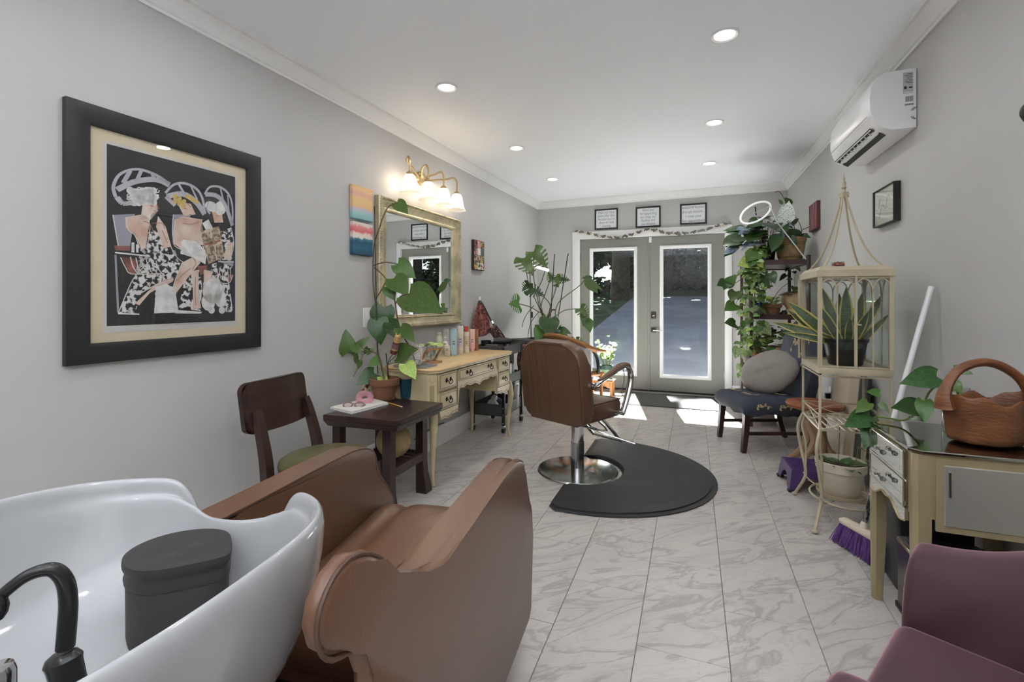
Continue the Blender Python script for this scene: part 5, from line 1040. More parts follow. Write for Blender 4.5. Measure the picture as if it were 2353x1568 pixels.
# broom
t = thing('broom', 'white handled broom with purple bristles leaning on the right wall', 'broom', (.76, 2.74, 0)); hp = V((.765, 2.735, .13)); tp = PR(2140, 659, .03); PURB = mat('purple_bristle', '5f3f7d', .8, var=.3, vs=60, stretch=(1, 1, .1)); CRE = mat('cream_plastic', 'd8cdbb', .45)
hd = (tp - hp).normalized(); B().tube([hp + hd * .16, tp], .0125, n=12, sp=1).obj('handle', mat('white_enamel', 'dfdfe0', .3), t); B().tube([hp - hd * .01, hp + hd * .19], .0115, n=10, sp=1).obj('grip', mat('worn_metal', '8d8a88', .4, .6, col2='2f2e2d', vs=30, ramp=(.55, .6)), t)
bm_ = M.Translation(V((.762, 2.732, 0))) @ M.Rotation(RD(-62), 4, 'Z')
b = B(); b.box((0, 0, .118), (.24, .05, .03), bev=.012, mtx=bm_); b.cyl(bm_ @ V((0, 0, .12)), hp + hd * .03, .02, .013, n=12); b.obj('head', CRE, t)
vs, fs = [], []
for k in range(1400):
    x, y = rn.uniform(-.112, .112), rn.uniform(-.02, .02); fx, fy = x * 1.32 + rn.uniform(-.01, .01), y * 2.2 + rn.uniform(-.01, .01); i = len(vs); z1 = rn.uniform(.001, .012); w = .0016
    vs += [bm_ @ V((x - w, y, .11)), bm_ @ V((x + w, y, .11)), bm_ @ V((fx + w, fy, z1)), bm_ @ V((fx - w, fy, z1))]; fs.append((i, i + 1, i + 2, i + 3))
me = bpy.data.meshes.new('bristles'); me.from_pydata(vs, [], fs); link('bristles', me, PURB, t, kind='stuff')
# boards leaning on the right wall, outlet
def leanb(nm, lab, y0, y1, h, th, m, foot=.06):
    b = B(); ym = (y0 + y1) / 2; x1 = xr(ym) - .022
    b.prism([(x1 - foot - th, 0), (x1 - foot, 0), (x1 - .002, h), (x1 - th - .002, h)], y1 - y0, M(((1, 0, 0, 0), (0, 0, 1, y0), (0, 1, 0, 0), (0, 0, 0, 1))), bev=.002, seg=1); return tag(b.obj(nm, m, smooth=False), lab, 'board')
leanb('wood_board', 'cream painted plank leaning on the right wall behind the wire stand', 3.83, 4.02, .70, .025, mat('cream_board', 'c9bda6', .7, var=.1, vs=7, stretch=(1, 1, .2)))
leanb('wood_board', 'dark weathered plank beside the cream plank on the right wall', 3.67, 3.815, .72, .022, mat('charcoal_board', '3c3f42', .75, var=.25, vs=7, stretch=(1, 1, .2)))
leanb('wood_board', 'wide pale beige panel leaning on the right wall behind the root stool', 4.06, 4.46, .71, .012, mat('beige_panel', 'd2c6b2', .6), .05)
t = thing('wall_outlet', 'white outlet with black plug on the right wall behind the wire stand', 'outlet', (xr(4.72), 4.72, .43)); mm = mwr(4.72, .44)
plate('cover_plate', mm, -.035, .035, -.058, .058, 0, .005, PLAST, t, .002); plate('plug', mm, -.022, .022, -.045, -.002, .005, .04, BLACK, t, .004)
# root stool
t = thing('root_stool', 'round reddish wood stool on twisted driftwood legs behind the wire stand', 'stool', (.84, 4.06, 0)); RW = mat('driftwood', '8a6a4e', .6, col2='a98a6a', vs=6, stretch=(1, 1, .3), bump=.4, bs=20); RT = mat('red_cherry_top', '91573b', .38, var=.15, vs=5, stretch=(1, 5, 1))
B().lathe([(0, .435), (.165, .435), (.186, .445), (.19, .46), (.184, .474), (.17, .478), (0, .479)], c=(.84, 4.06, 0), n=44).obj('seat', RT, t)
for k in range(7):
    a = k * .9 + .2; r = .09 + .03 * (k % 3)
    B().tube([(.84 + .06 * math.cos(a + .6), 4.06 + .06 * math.sin(a + .6), .44), (.84 + .05 * math.cos(a + 1.6), 4.06 + .05 * math.sin(a + 1.6), .33), (.84 + .06 * math.cos(a + 2.4), 4.06 + .06 * math.sin(a + 2.4), .2), (.84 + r * math.cos(a + 2.0), 4.06 + r * math.sin(a + 2.0), .08), (.84 + (r + .08) * math.cos(a + 1.8), 4.06 + (r + .08) * math.sin(a + 1.8), .012)], [.034, .026, .024, .022, .014], n=9).obj('root_leg', RW, t)
# purple step stool
t = thing('step_stool', 'small purple plastic step stool with ribbed top on the floor by the wire stand', 'stool', (.70, 3.63, 0), RD(4)); PU = mat('purple_plastic', '4b3467', .4)
b = B(); zz = .14; w, d = .115, .135
def frs(P): return b.ring(P)
top = [(-w, -d), (w, -d), (w, d), (-w, d)]; bot = [(-w - .018, -d - .018), (w + .018, -d - .018), (w + .018, d + .018), (-w - .018, d + .018)]
r1 = b.ring([(x, y, zz) for x, y in top]); b.cap(r1)
for i in range(4):
    j = (i + 1) % 4; A, Bq, C_, D = V((*top[i], zz)), V((*top[j], zz)), V((*bot[j], .012)), V((*bot[i], .012)); P = [A, Bq, C_]
    for k in range(9):
        f = k / 8; xx = .80 - .60 * f; hgt = .62 * math.sin(math.pi * f) ** .5 if 0 < f < 1 else 0; base = D.lerp(C_, xx); topv = A.lerp(Bq, xx); P.append(base.lerp(topv, hgt))
    P.append(D); b.face(P)
bmesh.ops.triangulate(b.bm, faces=b.bm.faces); o = b.obj('shell', PU, t, local=True, smooth=False); md = o.modifiers.new('t', 'SOLIDIFY'); md.thickness = .006; md.offset = -1
for k in range(9): B().bb(-w + .012, w - .012, -d + .018 + .028 * k, -d + .03 + .028 * k, zz, zz + .004, .0015, 1).obj('rib', PU, t, local=True)
for x in (-1, 1):
    for y in (-1, 1): B().bb(x * (w + .006) - .02, x * (w + .006) + .02, y * (d + .006) - .02, y * (d + .006) + .02, 0, .016, .004).obj('foot', BLACK, t, local=True)
# slipper chair with navy floral slipcover
t = thing('slipper_chair', 'armless chair in a navy floral slipcover with dark legs beside the french doors', 'chair', (.565, 4.54, 0), RD(110.2))
NAVY = mat('navy_cover', '383c4a', .75, var=.10, vs=6, bump=.05, bs=90)
def cush(u, v):
    x = -.275 + .55 * u; y = -.27 + .57 * v; e = min(u, 1 - u, v, 1 - v); return V((x, y, .435 - .05 * max(0, 1 - e * 9) ** 2 + .012 * math.sin(math.pi * u) * math.sin(math.pi * v)))
b = B(); b.grid(cush, 16, 16); sk = [cush(k / 15, 0) for k in range(16)] + [cush(1, k / 15) for k in range(1, 16)] + [cush(1 - k / 15, 1) for k in range(1, 16)] + [cush(0, 1 - k / 15) for k in range(1, 15)]
r1 = b.ring(sk); r2 = b.ring([p + V((p.x * .01, p.y * .01, -.05)) for p in sk]); r3 = b.ring([V((p.x * .97, p.y * .97, .31 + .012 * math.sin(i * .9))) for i, p in enumerate(sk)]); b.bridge(r1, r2); b.bridge(r2, r3); b.cap(r3)
b.obj('seat', NAVY, t, local=True, ang=70)
LBK = M.Translation((0, -.215, .40)) @ M.Rotation(RD(14), 4, 'X') @ M(((1, 0, 0, 0), (0, 0, -1, 0), (0, 1, 0, 0), (0, 0, 0, 1)))
b = B(); b.prism(rrect(.50, -.06, .68, .03, .17), .085, LBK @ M.Translation((0, 0, -.03)), bev=.03, seg=3); bk = b.obj('backrest', NAVY, t, local=True, ang=60)
for x, y in ((.225, .25), (-.225, .25)): B().tube([(x, y, .36), (x, y + .012, .18), (x, y + .03, .0)], [.036, .03, .024], n=4, sp=3).obj('leg', WOODD, t, local=True, ang=30)
for x in (.215, -.215): B().tube([(x, -.23, .36), (x, -.24, .18), (x, -.30, .0)], [.036, .03, .024], n=4, sp=3).obj('leg', WOODD, t, local=True, ang=30)
for x in (.215, -.215): B().bb(x - .01, x + .01, -.24, .25, .14, .165).obj('stretcher', WOODD, t, local=True, smooth=False)
SPR = mat('taupe_embroidery', 'a08d7c', .8); EMB = mat('gold_embroidery', 'c8b48a', .8)
def sprig(par, mtx, pts, n, s, m):                           # embroidered floral sprig lying on the cover
    P = spline(pts, 4); b = B(); b.tube([mtx @ V((p.x, p.y, .001)) for p in P], .0025, n=4, sp=1)
    for k in range(n):
        p = P[int((k + .5) / n * (len(P) - 1))]; a = (1 if k % 2 else -1) * .9 + k * .5
        c_, s_ = math.cos(a), math.sin(a); b.face([mtx @ V((p.x + c_ * s * u - s_ * s * .32 * w_, p.y + s_ * s * u + c_ * s * .32 * w_, .0025)) for u, w_ in ((0, 0), (.45, 1), (1, 0), (.45, -1))])
    b.obj('floral_sprig', m, par, local=True, kind='stuff', smooth=False)
FB = LBK @ M.Translation((0, 0, .0)); FBm = LBK @ M.Rotation(math.pi, 4, 'Y') @ M.Translation((0, 0, .031))
for px_, pz_, sc_ in ((-.10, .42, 1), (.12, .50, .8), (-.12, .15, 1), (.08, .25, .9), (.0, .60, .6)): sprig(bk, FBm, [(px_, pz_, 0), (px_ + .05 * sc_, pz_ + .06 * sc_, 0), (px_ + .09 * sc_, pz_ + .04 * sc_, 0), (px_ + .13 * sc_, pz_ + .08 * sc_, 0)], 9, .045 * sc_, SPR)
SM = M.Translation((0, 0, .4495))
for px_, py_, sc_, m_ in ((-.16, .14, 1, SPR), (.05, .18, .8, EMB), (.14, .0, .9, SPR), (-.14, -.1, .9, EMB), (.02, .02, .8, SPR)): sprig(t, SM, [(px_, py_, 0), (px_ + .05 * sc_, py_ + .05 * sc_, 0), (px_ + .10 * sc_, py_ + .03 * sc_, 0), (px_ + .14 * sc_, py_ + .06 * sc_, 0)], 8, .04 * sc_, m_)
SF = M(((1, 0, 0, 0), (0, 0, -1, .0), (0, 1, 0, 0), (0, 0, 0, 1)))
SD = M(((0, 0, -1, -.279), (-1, 0, 0, 0), (0, 1, 0, 0), (0, 0, 0, 1)))
for px_, pz_ in ((-.2, .375), (-.02, .37), (.14, .372)): sprig(t, SD, [(px_, pz_, 0), (px_ + .06, pz_ + .012, 0), (px_ + .12, pz_ + .004, 0)], 9, .028, EMB)
# round cushion on it
t0 = V((.61, 4.585, .615)); nrm = V((-.42, -.80, .46)).normalized(); mm = frame(t0, nrm.cross(V((0, 0, 1))) * -1, (0, 0, 1)); mm = M.Translation(t0) @ V((0, 0, 1)).rotation_difference(nrm).to_matrix().to_4x4()
b = B(); PROF_ = lambda f: math.sqrt(max(0, 1 - f * f)) ** .8
def cus(u, v):
    a = u * 2 * math.pi; f = abs(2 * v - 1); r = math.sin(math.pi * v) ** .75 if 0 < v < 1 else 0; z = math.cos(math.pi * v) * .085
    w = .004 * math.sin(5 * a + 3) * r ** 4 + .003 * math.sin(13 * a) * r ** 6
    return mm @ V((math.cos(a) * r * (.235 + w), math.sin(a) * r * (.19 + w), z * (1 + .05 * math.sin(3 * a)) + w * .5))
b.grid(cus, 48, 20, cu=True); o = b.obj('round_cushion', mat('taupe_velvet', '948d88', .75, var=.06, vs=7, bump=.12, bs=35), ang=80); tag(o, 'round taupe velvet cushion leaning on the navy floral chair', 'cushion')
# ================================================================= PLANT RACK (back right)
rx0, rx1, ry0, ry1 = .53, 1.015, 5.15, 6.10
t = thing('plant_rack', 'tall dark brown wooden plant rack in the back right corner beside the doors', 'rack', (.77, 5.62, 0)); RWD = mat('mahogany_rack', '3a2320', .35, var=.2, vs=6, stretch=(3, 3, .6), coat=.2)
for x in (rx0, rx1):
    for y in (ry0, ry1): B().bb(x - .015, x + .015, y - .015, y + .015, 0, 1.655, .003).obj('post', RWD, t)
for z in (1.60, 1.075, .60, .16):
    b = B(); b.bb(rx0, rx1, ry0, ry1, z - .018, z); b.obj('shelf', RWD, t, smooth=False)
    for y in (ry0, ry1): B().bb(rx0 + .015, rx1 - .015, y - .009, y + .009, z - .03, z + .018).obj('rail', RWD, t, smooth=False)
    for x in (rx0, rx1): B().bb(x - .009, x + .009, ry0 + .015, ry1 - .015, z - .03, z + .018).obj('rail', RWD, t, smooth=False)
TERRA = mat('terracotta', '80583f', .75, var=.12, vs=10); TAN = mat('tan_basket_pot', 'a48a60', .7, var=.16, vs=24, bump=.2, bs=60)
# big tan pot with white-variegated plant
c = V((.895, 5.335, 1.601)); t = thing('potted_plant', 'white variegated plant in the big tan ribbed pot on top of the rack', 'potted plant', tuple(c))
pot(t, [(0, 0), (.095, 0), (.10, .006), (.103, .04), (.106, .044), (.106, .05), (.112, .052), (.128, .18), (.131, .184), (.129, .19), (.132, .20), (.137, .205), (.140, .235), (.136, .238), (.13, .21), (.125, .19)], c, TAN, soil=(.125, .20))
for z, r in ((.048, .108), (.188, .132), (.17, .128)): B().tube([c + V((r * math.cos(k * .3927), r * math.sin(k * .3927), z)) for k in range(16)], .0025, n=4, sp=1, closed=True).obj('pot_band', mat('pot_band_brown', '7d5c34', .6), t)
for b1, t1, me, d0, d1, wd in (((1800, 512), (1797, 472), H_G5, 4.62, 4.58, 1.1), ((1806, 508), (1812, 462), H_G5, 4.6, 4.55, 1.2), ((1812, 500), (1822, 470), H_G5, 4.66, 4.62, 1.0), ((1790, 530), (1800, 492), H_G5, 4.55, 4.5, 1.2), ((1795, 540), (1812, 512), L_G2, 4.5, 4.45, 1.2), ((1815, 520), (1835, 498), L_G2, 4.62, 4.6, 1.2), ((1842, 545), (1857, 533), L_G2, 4.6, 4.6, 1.6), ((1838, 548), (1826, 530), L_G2, 4.6, 4.5, 1.6), ((1845, 540), (1862, 545), L_G2, 4.6, 4.55, 1.4), ((1832, 552), (1815, 545), H_G2, 4.55, 4.5, 1.), ((1820, 540), (1828, 566), L_G2, 4.5, 4.45, 1.2), ((1785, 545), (1775, 575), H_G2, 4.5, 4.45, 1), ((1798, 470), (1790, 458), L_G1, 4.6, 4.6, 1.3), ((1815, 470), (1806, 455), H_G1, 4.65, 4.6, .9)): lp(t, me, b1, t1, d0, d1, .75, wd)
stems(t, [[PD(1842, 555, 4.6), PD(1840, 520, 4.6), PD(1822, 490, 4.62), PD(1815, 470, 4.65)], [PD(1835, 556, 4.6), PD(1815, 530, 4.6), PD(1803, 510, 4.6)], [PD(1838, 556, 4.6), PD(1843, 530, 4.6), PD(1852, 525, 4.6), PD(1860, 521, 4.6)], [PD(1830, 552, 4.6), PD(1820, 500, 4.65), PD(1795, 445, 4.7), PD(1780, 442, 4.75)]], .003, BROWNSTEM)
# blue-green philodendron in black pot
c = V((.70, 5.42, 1.601)); t = thing('potted_plant', 'blue-green philodendron in a black pot next to the big tan pot on the rack', 'potted plant', tuple(c)); pot(t, [(0, 0), (.065, 0), (.085, .14), (.09, .142), (.091, .16), (.084, .16), (.08, .14)], c, BPOT, soil=(.08, .14))
top = c + V((0, 0, .16))
for k in range(64):
    a = rn.uniform(0, 6.28); r = rn.uniform(.05, .27); h = rn.uniform(-.02, .36); p = top + V((math.cos(a) * r - .02, math.sin(a) * r * .6 - .06, h * (1 - r * 1.5)))
    p.x = min(p.x, .82)
    B().tube([top + V((math.cos(a) * .02, math.sin(a) * .02, -.02)), (top + p) / 2 + V((0, 0, .05)), p], .0022, n=4, sp=3).obj('stem', BROWNSTEM, t)
    lf(t, [L_G6, L_G2, H_G2, L_G6, H_G2, L_G2, H_G5][k % 7 if h > .12 else k % 6], p, (math.cos(a), math.sin(a) - .4, rn.uniform(-.5, .3)), (0, -.8, .8), rn.uniform(.12, .19), 1.35)
# ring grow light
t = thing('ring_light', 'white ring grow light on a thin stake among the plants on the rack top', 'grow light', tuple(PD(1850, 597, 4.4))); rc = PD(1736, 489, 4.55); n_ = V((.25, -.75, -.6)).normalized(); ex = V((.82, .1, .38)).normalized(); ey = n_.cross(ex).normalized()
B().tube([rc + ex * (.145 * math.cos(k * .2618)) + ey * (.10 * math.sin(k * .2618)) for k in range(24)], .009, n=8, sp=1, closed=True).obj('ring', mat('lit_ring', 'fdfdff', emit=.35), t)
B().tube([rc - ex * .14, rc, rc + ex * .14], .004, n=6, sp=1).obj('bracket', CHROME, t); B().tube([rc + ey * -.03, rc + V((0, .02, .06))], .006, n=6, sp=1).obj('clip', BLACK, t)
B().tube([rc + ex * .14, PD(1785, 510, 4.5), PD(1852, 596, 4.42)], .005, n=8, sp=1).obj('stake', mat('white_enamel', 'dfdfe0', .3), t)
# trailing pothos
c = V((.615, 5.27, 1.601)); t = thing('trailing_pothos', 'variegated pothos trailing in a dense curtain down the left of the rack', 'potted plant', tuple(c)); pot(t, [(0, 0), (.055, 0), (.07, .10), (.074, .105), (.07, .108), (.065, .10)], c, mat('blue_glaze', '3d5f9a', .3), soil=(.065, .09))
PL_ = [H_G1, H_G3, H_G1, H_G3, H_G4]
for i, (u0, u1, v1, d) in enumerate(((1738, 1690, 700, 4.52), (1735, 1700, 800, 4.55), (1730, 1712, 860, 4.6), (1742, 1722, 830, 4.5), (1745, 1745, 760, 4.48), (1748, 1765, 720, 4.46), (1736, 1684, 640, 4.55), (1728, 1706, 760, 4.9), (1726, 1698, 870, 5.0), (1740, 1735, 880, 4.52), (1744, 1755, 690, 4.5), (1738, 1715, 690, 4.5), (1732, 1706, 730, 4.55), (1742, 1742, 690, 4.47), (1738, 1728, 800, 4.5), (1748, 1775, 660, 4.5))):
    d += .24 * (i % 2); p0 = c + V((rn.uniform(-.03, .03), rn.uniform(-.03, .03), .10)); e = PD(u1, v1, d); m1 = PD(u0 - 6, 600, d - .05); m2 = PD((u0 + u1) / 2, (600 + v1) / 2, d)
    vine(t, [p0, p0 + V((-.03, -.06, .03)), m1, m2, e], PL_, int(9 + (v1 - 580) / 9), .068, .0026)
for b1, t1, me in (((1672, 655), (1690, 632), H_G1), ((1668, 650), (1653, 652), H_G2), ((1676, 648), (1664, 660), H_G2), ((1690, 670), (1680, 690), H_G1), ((1690, 700), (1668, 710), H_G1), ((1738, 600), (1700, 605), H_G4), ((1740, 580), (1716, 596), H_G1), ((1770, 628), (1780, 648), H_G2), ((1745, 640), (1770, 660), H_G2), ((1748, 745), (1772, 770), H_G3), ((1735, 750), (1750, 768), H_G3), ((1700, 800), (1690, 820), H_G3), ((1690, 745), (1672, 738), H_G2)): lp(t, me, b1, t1, 4.5, 4.42, .7, 1.1)
stems(t, [[PD(1735, 610, 4.55), PD(1705, 640, 4.52), PD(1680, 655, 4.5), PD(1660, 652, 4.5)], [PD(1770, 700, 4.5), PD(1790, 668, 4.6), PD(1812, 650, 4.75)]], .0025, BROWNSTEM)
c = V((1.0, 5.95, 1.60)); t = thing('trailing_plant', 'small heart-leaf vine hanging from the back right end of the rack top', 'potted plant', (.96, 5.9, 1.601)); pot(t, [(0, 0), (.05, 0), (.062, .08), (.058, .08)], (.95, 5.9, 1.601), TERRA, soil=(.056, .07))
vine(t, [(.95, 5.87, 1.67), PD(1822, 600, 5.1), PD(1824, 630, 5.05), PD(1826, 668, 5.05)], [H_G2, H_G1], 7, .085); vine(t, [(.95, 5.87, 1.67), PD(1815, 610, 5.1), PD(1808, 638, 5.05)], [H_G2], 4, .08)
# middle shelf
c = V((.735, 5.27, 1.076)); t = thing('succulent_pot', 'pale succulents in a terracotta pot with saucer on the middle rack shelf', 'potted plant', tuple(c)); B().lathe([(0, 0), (.075, 0), (.09, .018), (.085, .018), (.072, .006), (0, .006)], c=c, n=28).obj('saucer', TERRA, t)
pot(t, [(0, .007), (.055, .007), (.068, .08), (.078, .082), (.08, .112), (.074, .112), (.07, .085)], c, TERRA, soil=(.07, .095))
for k in range(22):
    a = k * 2.4; r = .012 + .055 * (k / 22); lf(t, O_G4, c + V((math.cos(a) * r, math.sin(a) * r, .10 + .03 * ((k * 7) % 3))), (math.cos(a), math.sin(a), 1.0), s=.045, wd=1.6)
c = V((.905, 5.27, 1.076)); t = thing('head_planter', 'tan stoneware head shaped planter with a rosy succulent on the middle rack shelf', 'planter', tuple(c)); STN = mat('tan_stoneware', 'b39a78', .6, var=.1, vs=12)
pot(t, [(0, 0), (.075, 0), (.085, .01), (.075, .045), (.055, .07), (.06, .085), (.088, .12), (.098, .16), (.09, .20), (.075, .225), (.07, .222), (.08, .19), (.085, .165)], c, STN, soil=(.075, .20))
B().tube([c + V((-.08, -.05, .16)), c + V((-.10, -.06, .145)), c + V((-.085, -.055, .13))], [.008, .012, .008], n=8).obj('nose', STN, t); B().sph(c + V((-.06, -.072, .165)), (.01, .006, .006), 8).obj('eye', STN, t); B().tube([c + V((-.088, -.04, .112)), c + V((-.075, -.066, .11))], .006, n=8, sp=1).obj('mouth', STN, t)
for k in range(26):
    a = k * 2.4; lf(t, O_G7, c + V((math.cos(a) * .03 - .02 * (k % 3), math.sin(a) * .03 - .02, .215)), (math.cos(a) - .4, math.sin(a) - .2, .7 - .4 * (k % 3)), s=.06)
c = V((.61, 5.33, 1.076)); t = thing('bowl', 'white bowl holding a small blue watering bird on the middle rack shelf', 'bowl', tuple(c)); B().lathe([(0, 0), (.05, 0), (.085, .05), (.095, .085), (.09, .085), (.08, .05), (.0, .012)], c=c, n=28).obj('shell', PORC, t)
t = thing('bird_figurine', 'cobalt blue bird figurine sitting in the white bowl on the rack', 'figurine', tuple(c + V((0, 0, .07)))); BLU = mat('cobalt_blue', '2a4fa5', .25); B().sph(c + V((0, 0, .10)), (.05, .03, .03), 14).obj('body', BLU, t); B().sph(c + V((.03, 0, .135)), .02, 12).obj('head', BLU, t)
t = thing('small_jar', 'little black jar between the terracotta pot and head planter on the rack', 'jar', (.82, 5.24, 1.076)); B().lathe([(0, 0), (.024, 0), (.03, .02), (.028, .04), (.018, .05), (.018, .056), (0, .057)], c=(.825, 5.225, 1.076), n=18).obj('body', BLACK, t)
# lower shelves
c = V((.80, 5.33, .601)); t = thing('begonia_pot', 'bushy plum and green begonia in a tan pot on the lower rack shelf', 'potted plant', tuple(c)); pot(t, [(0, 0), (.09, 0), (.115, .15), (.12, .152), (.12, .17), (.112, .17), (.108, .15)], c, STN, soil=(.108, .15))
for k in range(120):
    a = rn.uniform(0, 6.28); r = .26 * math.sqrt(rn.random()); p = c + V((math.cos(a) * r * .75 - .04, math.sin(a) * r * .8 - .02, .17 + .22 * (1 - (r / .27) ** 2) * rn.uniform(.5, 1) - .05 * r / .26))
    lf(t, [O_G7, H_G4, H_G3, O_G7, H_G1][k % 5 if p.z < c.z + .33 else 0], p, (math.cos(a), math.sin(a) - .3, rn.uniform(-.3, .4)), (0, -.4, 1), rn.uniform(.05, .085), 1.2)
c = V((.60, 5.35, .601)); t = thing('potted_plant', 'leafy plant in a reddish orange pot at the left of the lower rack shelf', 'potted plant', tuple(c)); pot(t, [(0, 0), (.055, 0), (.07, .09), (.074, .092), (.074, .108), (.066, .108)], c, mat('coral_pot', 'c4674f', .5), soil=(.066, .1))
for k in range(30):
    a = k * 2.4; lf(t, [O_G3, H_G4, H_G3][k % 3], c + V((math.cos(a) * .05, math.sin(a) * .05, .11 + .012 * (k % 8))), (math.cos(a), math.sin(a) - .2, .5 - .3 * (k % 3)), s=.08)
t = thing('chalkboard', 'small white framed chalkboard standing on the bottom rack shelf', 'board', (.62, 5.42, .161)); mm = frame((.60, 5.42, .36), (.25, .97, 0), (-.1, 0, 1)); picframe('frame', mm, .28, .38, .02, .016, TRIM, t); plate('slate', mm, -.122, .122, -.172, .172, .003, .008, mat('slate', '46484a', .8), t)
c = V((.80, 5.45, .161)); t = thing('potted_plant', 'low green plant in a round brown pot on the bottom rack shelf', 'potted plant', tuple(c)); pot(t, [(0, 0), (.09, 0), (.12, .08), (.10, .15), (.095, .15), (.11, .08)], c, STN, soil=(.09, .14))
for k in range(16): a = k * 2.4; lf(t, H_G1, c + V((math.cos(a) * .05, math.sin(a) * .05, .15)), (math.cos(a), math.sin(a), .7), s=.11)
# ================================================================= MONSTERA CORNER (back left)
def mz(x, y): return (1170 + x * .15303, 560 + y * .15303)
mc = V((-1.66, 5.52, .772)); mc = PZ(1246, 778, .772) + V((0, .12, 0))
t = thing('monstera', 'tall monstera with split leaves in a grey pot in the back left corner', 'potted plant', tuple(mc)); GP = mat('grey_glazed_pot', '8b8d8f', .4); pot(t, [(0, 0), (.10, 0), (.125, .03), (.13, .13), (.126, .16), (.118, .16), (.12, .12)], mc, GP, n=36, soil=(.118, .14))
for me, b1, t1, d0, d1, wd in ((M_G1, (230, 215), (350, 445), 5.55, 5.4, 1.25), (M_G1, (365, 120), (580, 350), 5.7, 5.6, 1.05), (M_G2, (300, 610), (195, 705), 5.7, 5.65, 1.3), (M_G2, (290, 690), (520, 760), 5.6, 5.5, .9), (M_G1, (148, 905), (20, 900), 5.5, 5.4, 1.9), (M_G1, (645, 545), (585, 425), 5.8, 5.75, 1.1), (M_G1, (690, 500), (740, 600), 5.8, 5.7, 1.2), (M_G2, (735, 530), (900, 540), 5.8, 5.7, .9), (M_G2, (700, 610), (740, 650), 5.85, 5.8, 1.4),
                               (L_G1, (1140, 530), (1330, 715), 5.6, 5.5, 1.5), (L_G2, (1250, 510), (1095, 505), 5.6, 5.6, 1.2), (L_G1, (1180, 540), (1400, 685), 5.6, 5.5, .7), (M_G1, (1065, 970), (1190, 1100), 5.5, 5.4, 1.1), (L_G1, (1120, 990), (1110, 1210), 5.5, 5.4, 1.), (L_G1, (1165, 1110), (1220, 1305), 5.5, 5.4, 1.8), (H_G2, (600, 1125), (600, 1375), 5.3, 5.15, 1.25), (H_G1, (480, 1285), (400, 1440), 5.3, 5.2, 1.2), (H_G2, (620, 1160), (700, 1240), 5.4, 5.3, 1.2), (L_G2, (740, 1270), (905, 1330), 5.4, 5.3, 1.3), (L_G1, (730, 1290), (860, 1360), 5.4, 5.3, 1.3), (L_G1, (740, 1280), (780, 1215), 5.4, 5.4, 1.1), (H_G2, (720, 1280), (690, 1370), 5.4, 5.3, 1), (M_G2, (900, 1450), (960, 1520), 5.4, 5.3, 1.2), (M_G2, (1000, 1450), (1120, 1530), 5.4, 5.3, .9)): lp(t, me, mz(*b1), mz(*t1), d0, d1, .8, wd)
g0 = mc + V((0, 0, .14))
def mp(x, y, d=5.6): return PD(*mz(x, y), d)
stems(t, [[g0, mp(480, 1020), mp(430, 850), mp(380, 600), mp(365, 450), mp(365, 130)], [g0, mp(470, 1010), mp(330, 700), mp(255, 420), mp(235, 220)], [g0, mp(540, 1080), mp(430, 1020), mp(310, 950), mp(148, 905)], [g0, mp(570, 1100), mp(620, 940), mp(530, 810), mp(430, 760), mp(290, 690)], [g0, mp(700, 1200), mp(690, 1050), mp(740, 890), mp(860, 780), mp(1060, 630), mp(1140, 530)], [g0, mp(700, 1090), mp(820, 1010), mp(930, 985), mp(1065, 980)], [g0, mp(480, 950), mp(540, 760), mp(610, 560)], [g0, mp(640, 870), mp(690, 720), mp(720, 600)], [g0, mp(440, 750), mp(490, 560), mp(540, 410)]], .0055, mat('monstera_petiole', '4a5530', .5))
stems(t, [[g0, mp(600, 1090), mp(640, 1000), mp(700, 1000)], [g0, mp(500, 1060), mp(480, 980)]], .011, BROWNSTEM, 'stem')
stems(t, [[mp(370, 930), mp(280, 1040), mp(220, 1150), mp(195, 1255)], [mp(440, 1030), mp(330, 1180), mp(290, 1330), mp(285, 1440)]], .004, mat('aerial_root', '3c3530', .8), 'aerial_root')
for x0, y0, x1, y1 in ((680, 155, 612, 1290), (885, 150, 705, 1290)): B().tube([mp(x0, y0, 5.62), mp(x1, y1, 5.62)], .0055, n=8, sp=1).obj('stake', BLACK, t)
t = thing('grow_light', 'slim white grow light bar on a silver pole behind the monstera', 'grow light', tuple(mp(330, 1430, 5.7))); B().tube([mp(312, 440, 5.75), mp(330, 1425, 5.75)], .008, n=10, sp=1).obj('pole', mat('satin_nickel', '8d8a86', .3, 1), t); B().tube([mp(320, 330, 5.75), mp(418, 352, 5.7), mp(588, 402, 5.6)], .016, n=8, sp=1).obj('light_bar', mat('lit_bar', 'fdfdff', emit=2.0), t); B().tube([mp(312, 440, 5.75), mp(330, 340, 5.75)], .007, n=6, sp=1).obj('neck', BLACK, t)
B().tube([mp(343, 1025, 5.7), mp(345, 1115, 5.7)], .011, n=8, sp=1).obj('inline_switch', BLACK, t); B().lathe([(0, 0), (.06, 0), (.06, .008), (.01, .014), (0, .014)], c=PZ(1221, 779, .773) + V((0, .1, 0)), n=20).obj('base', BLACK, t)
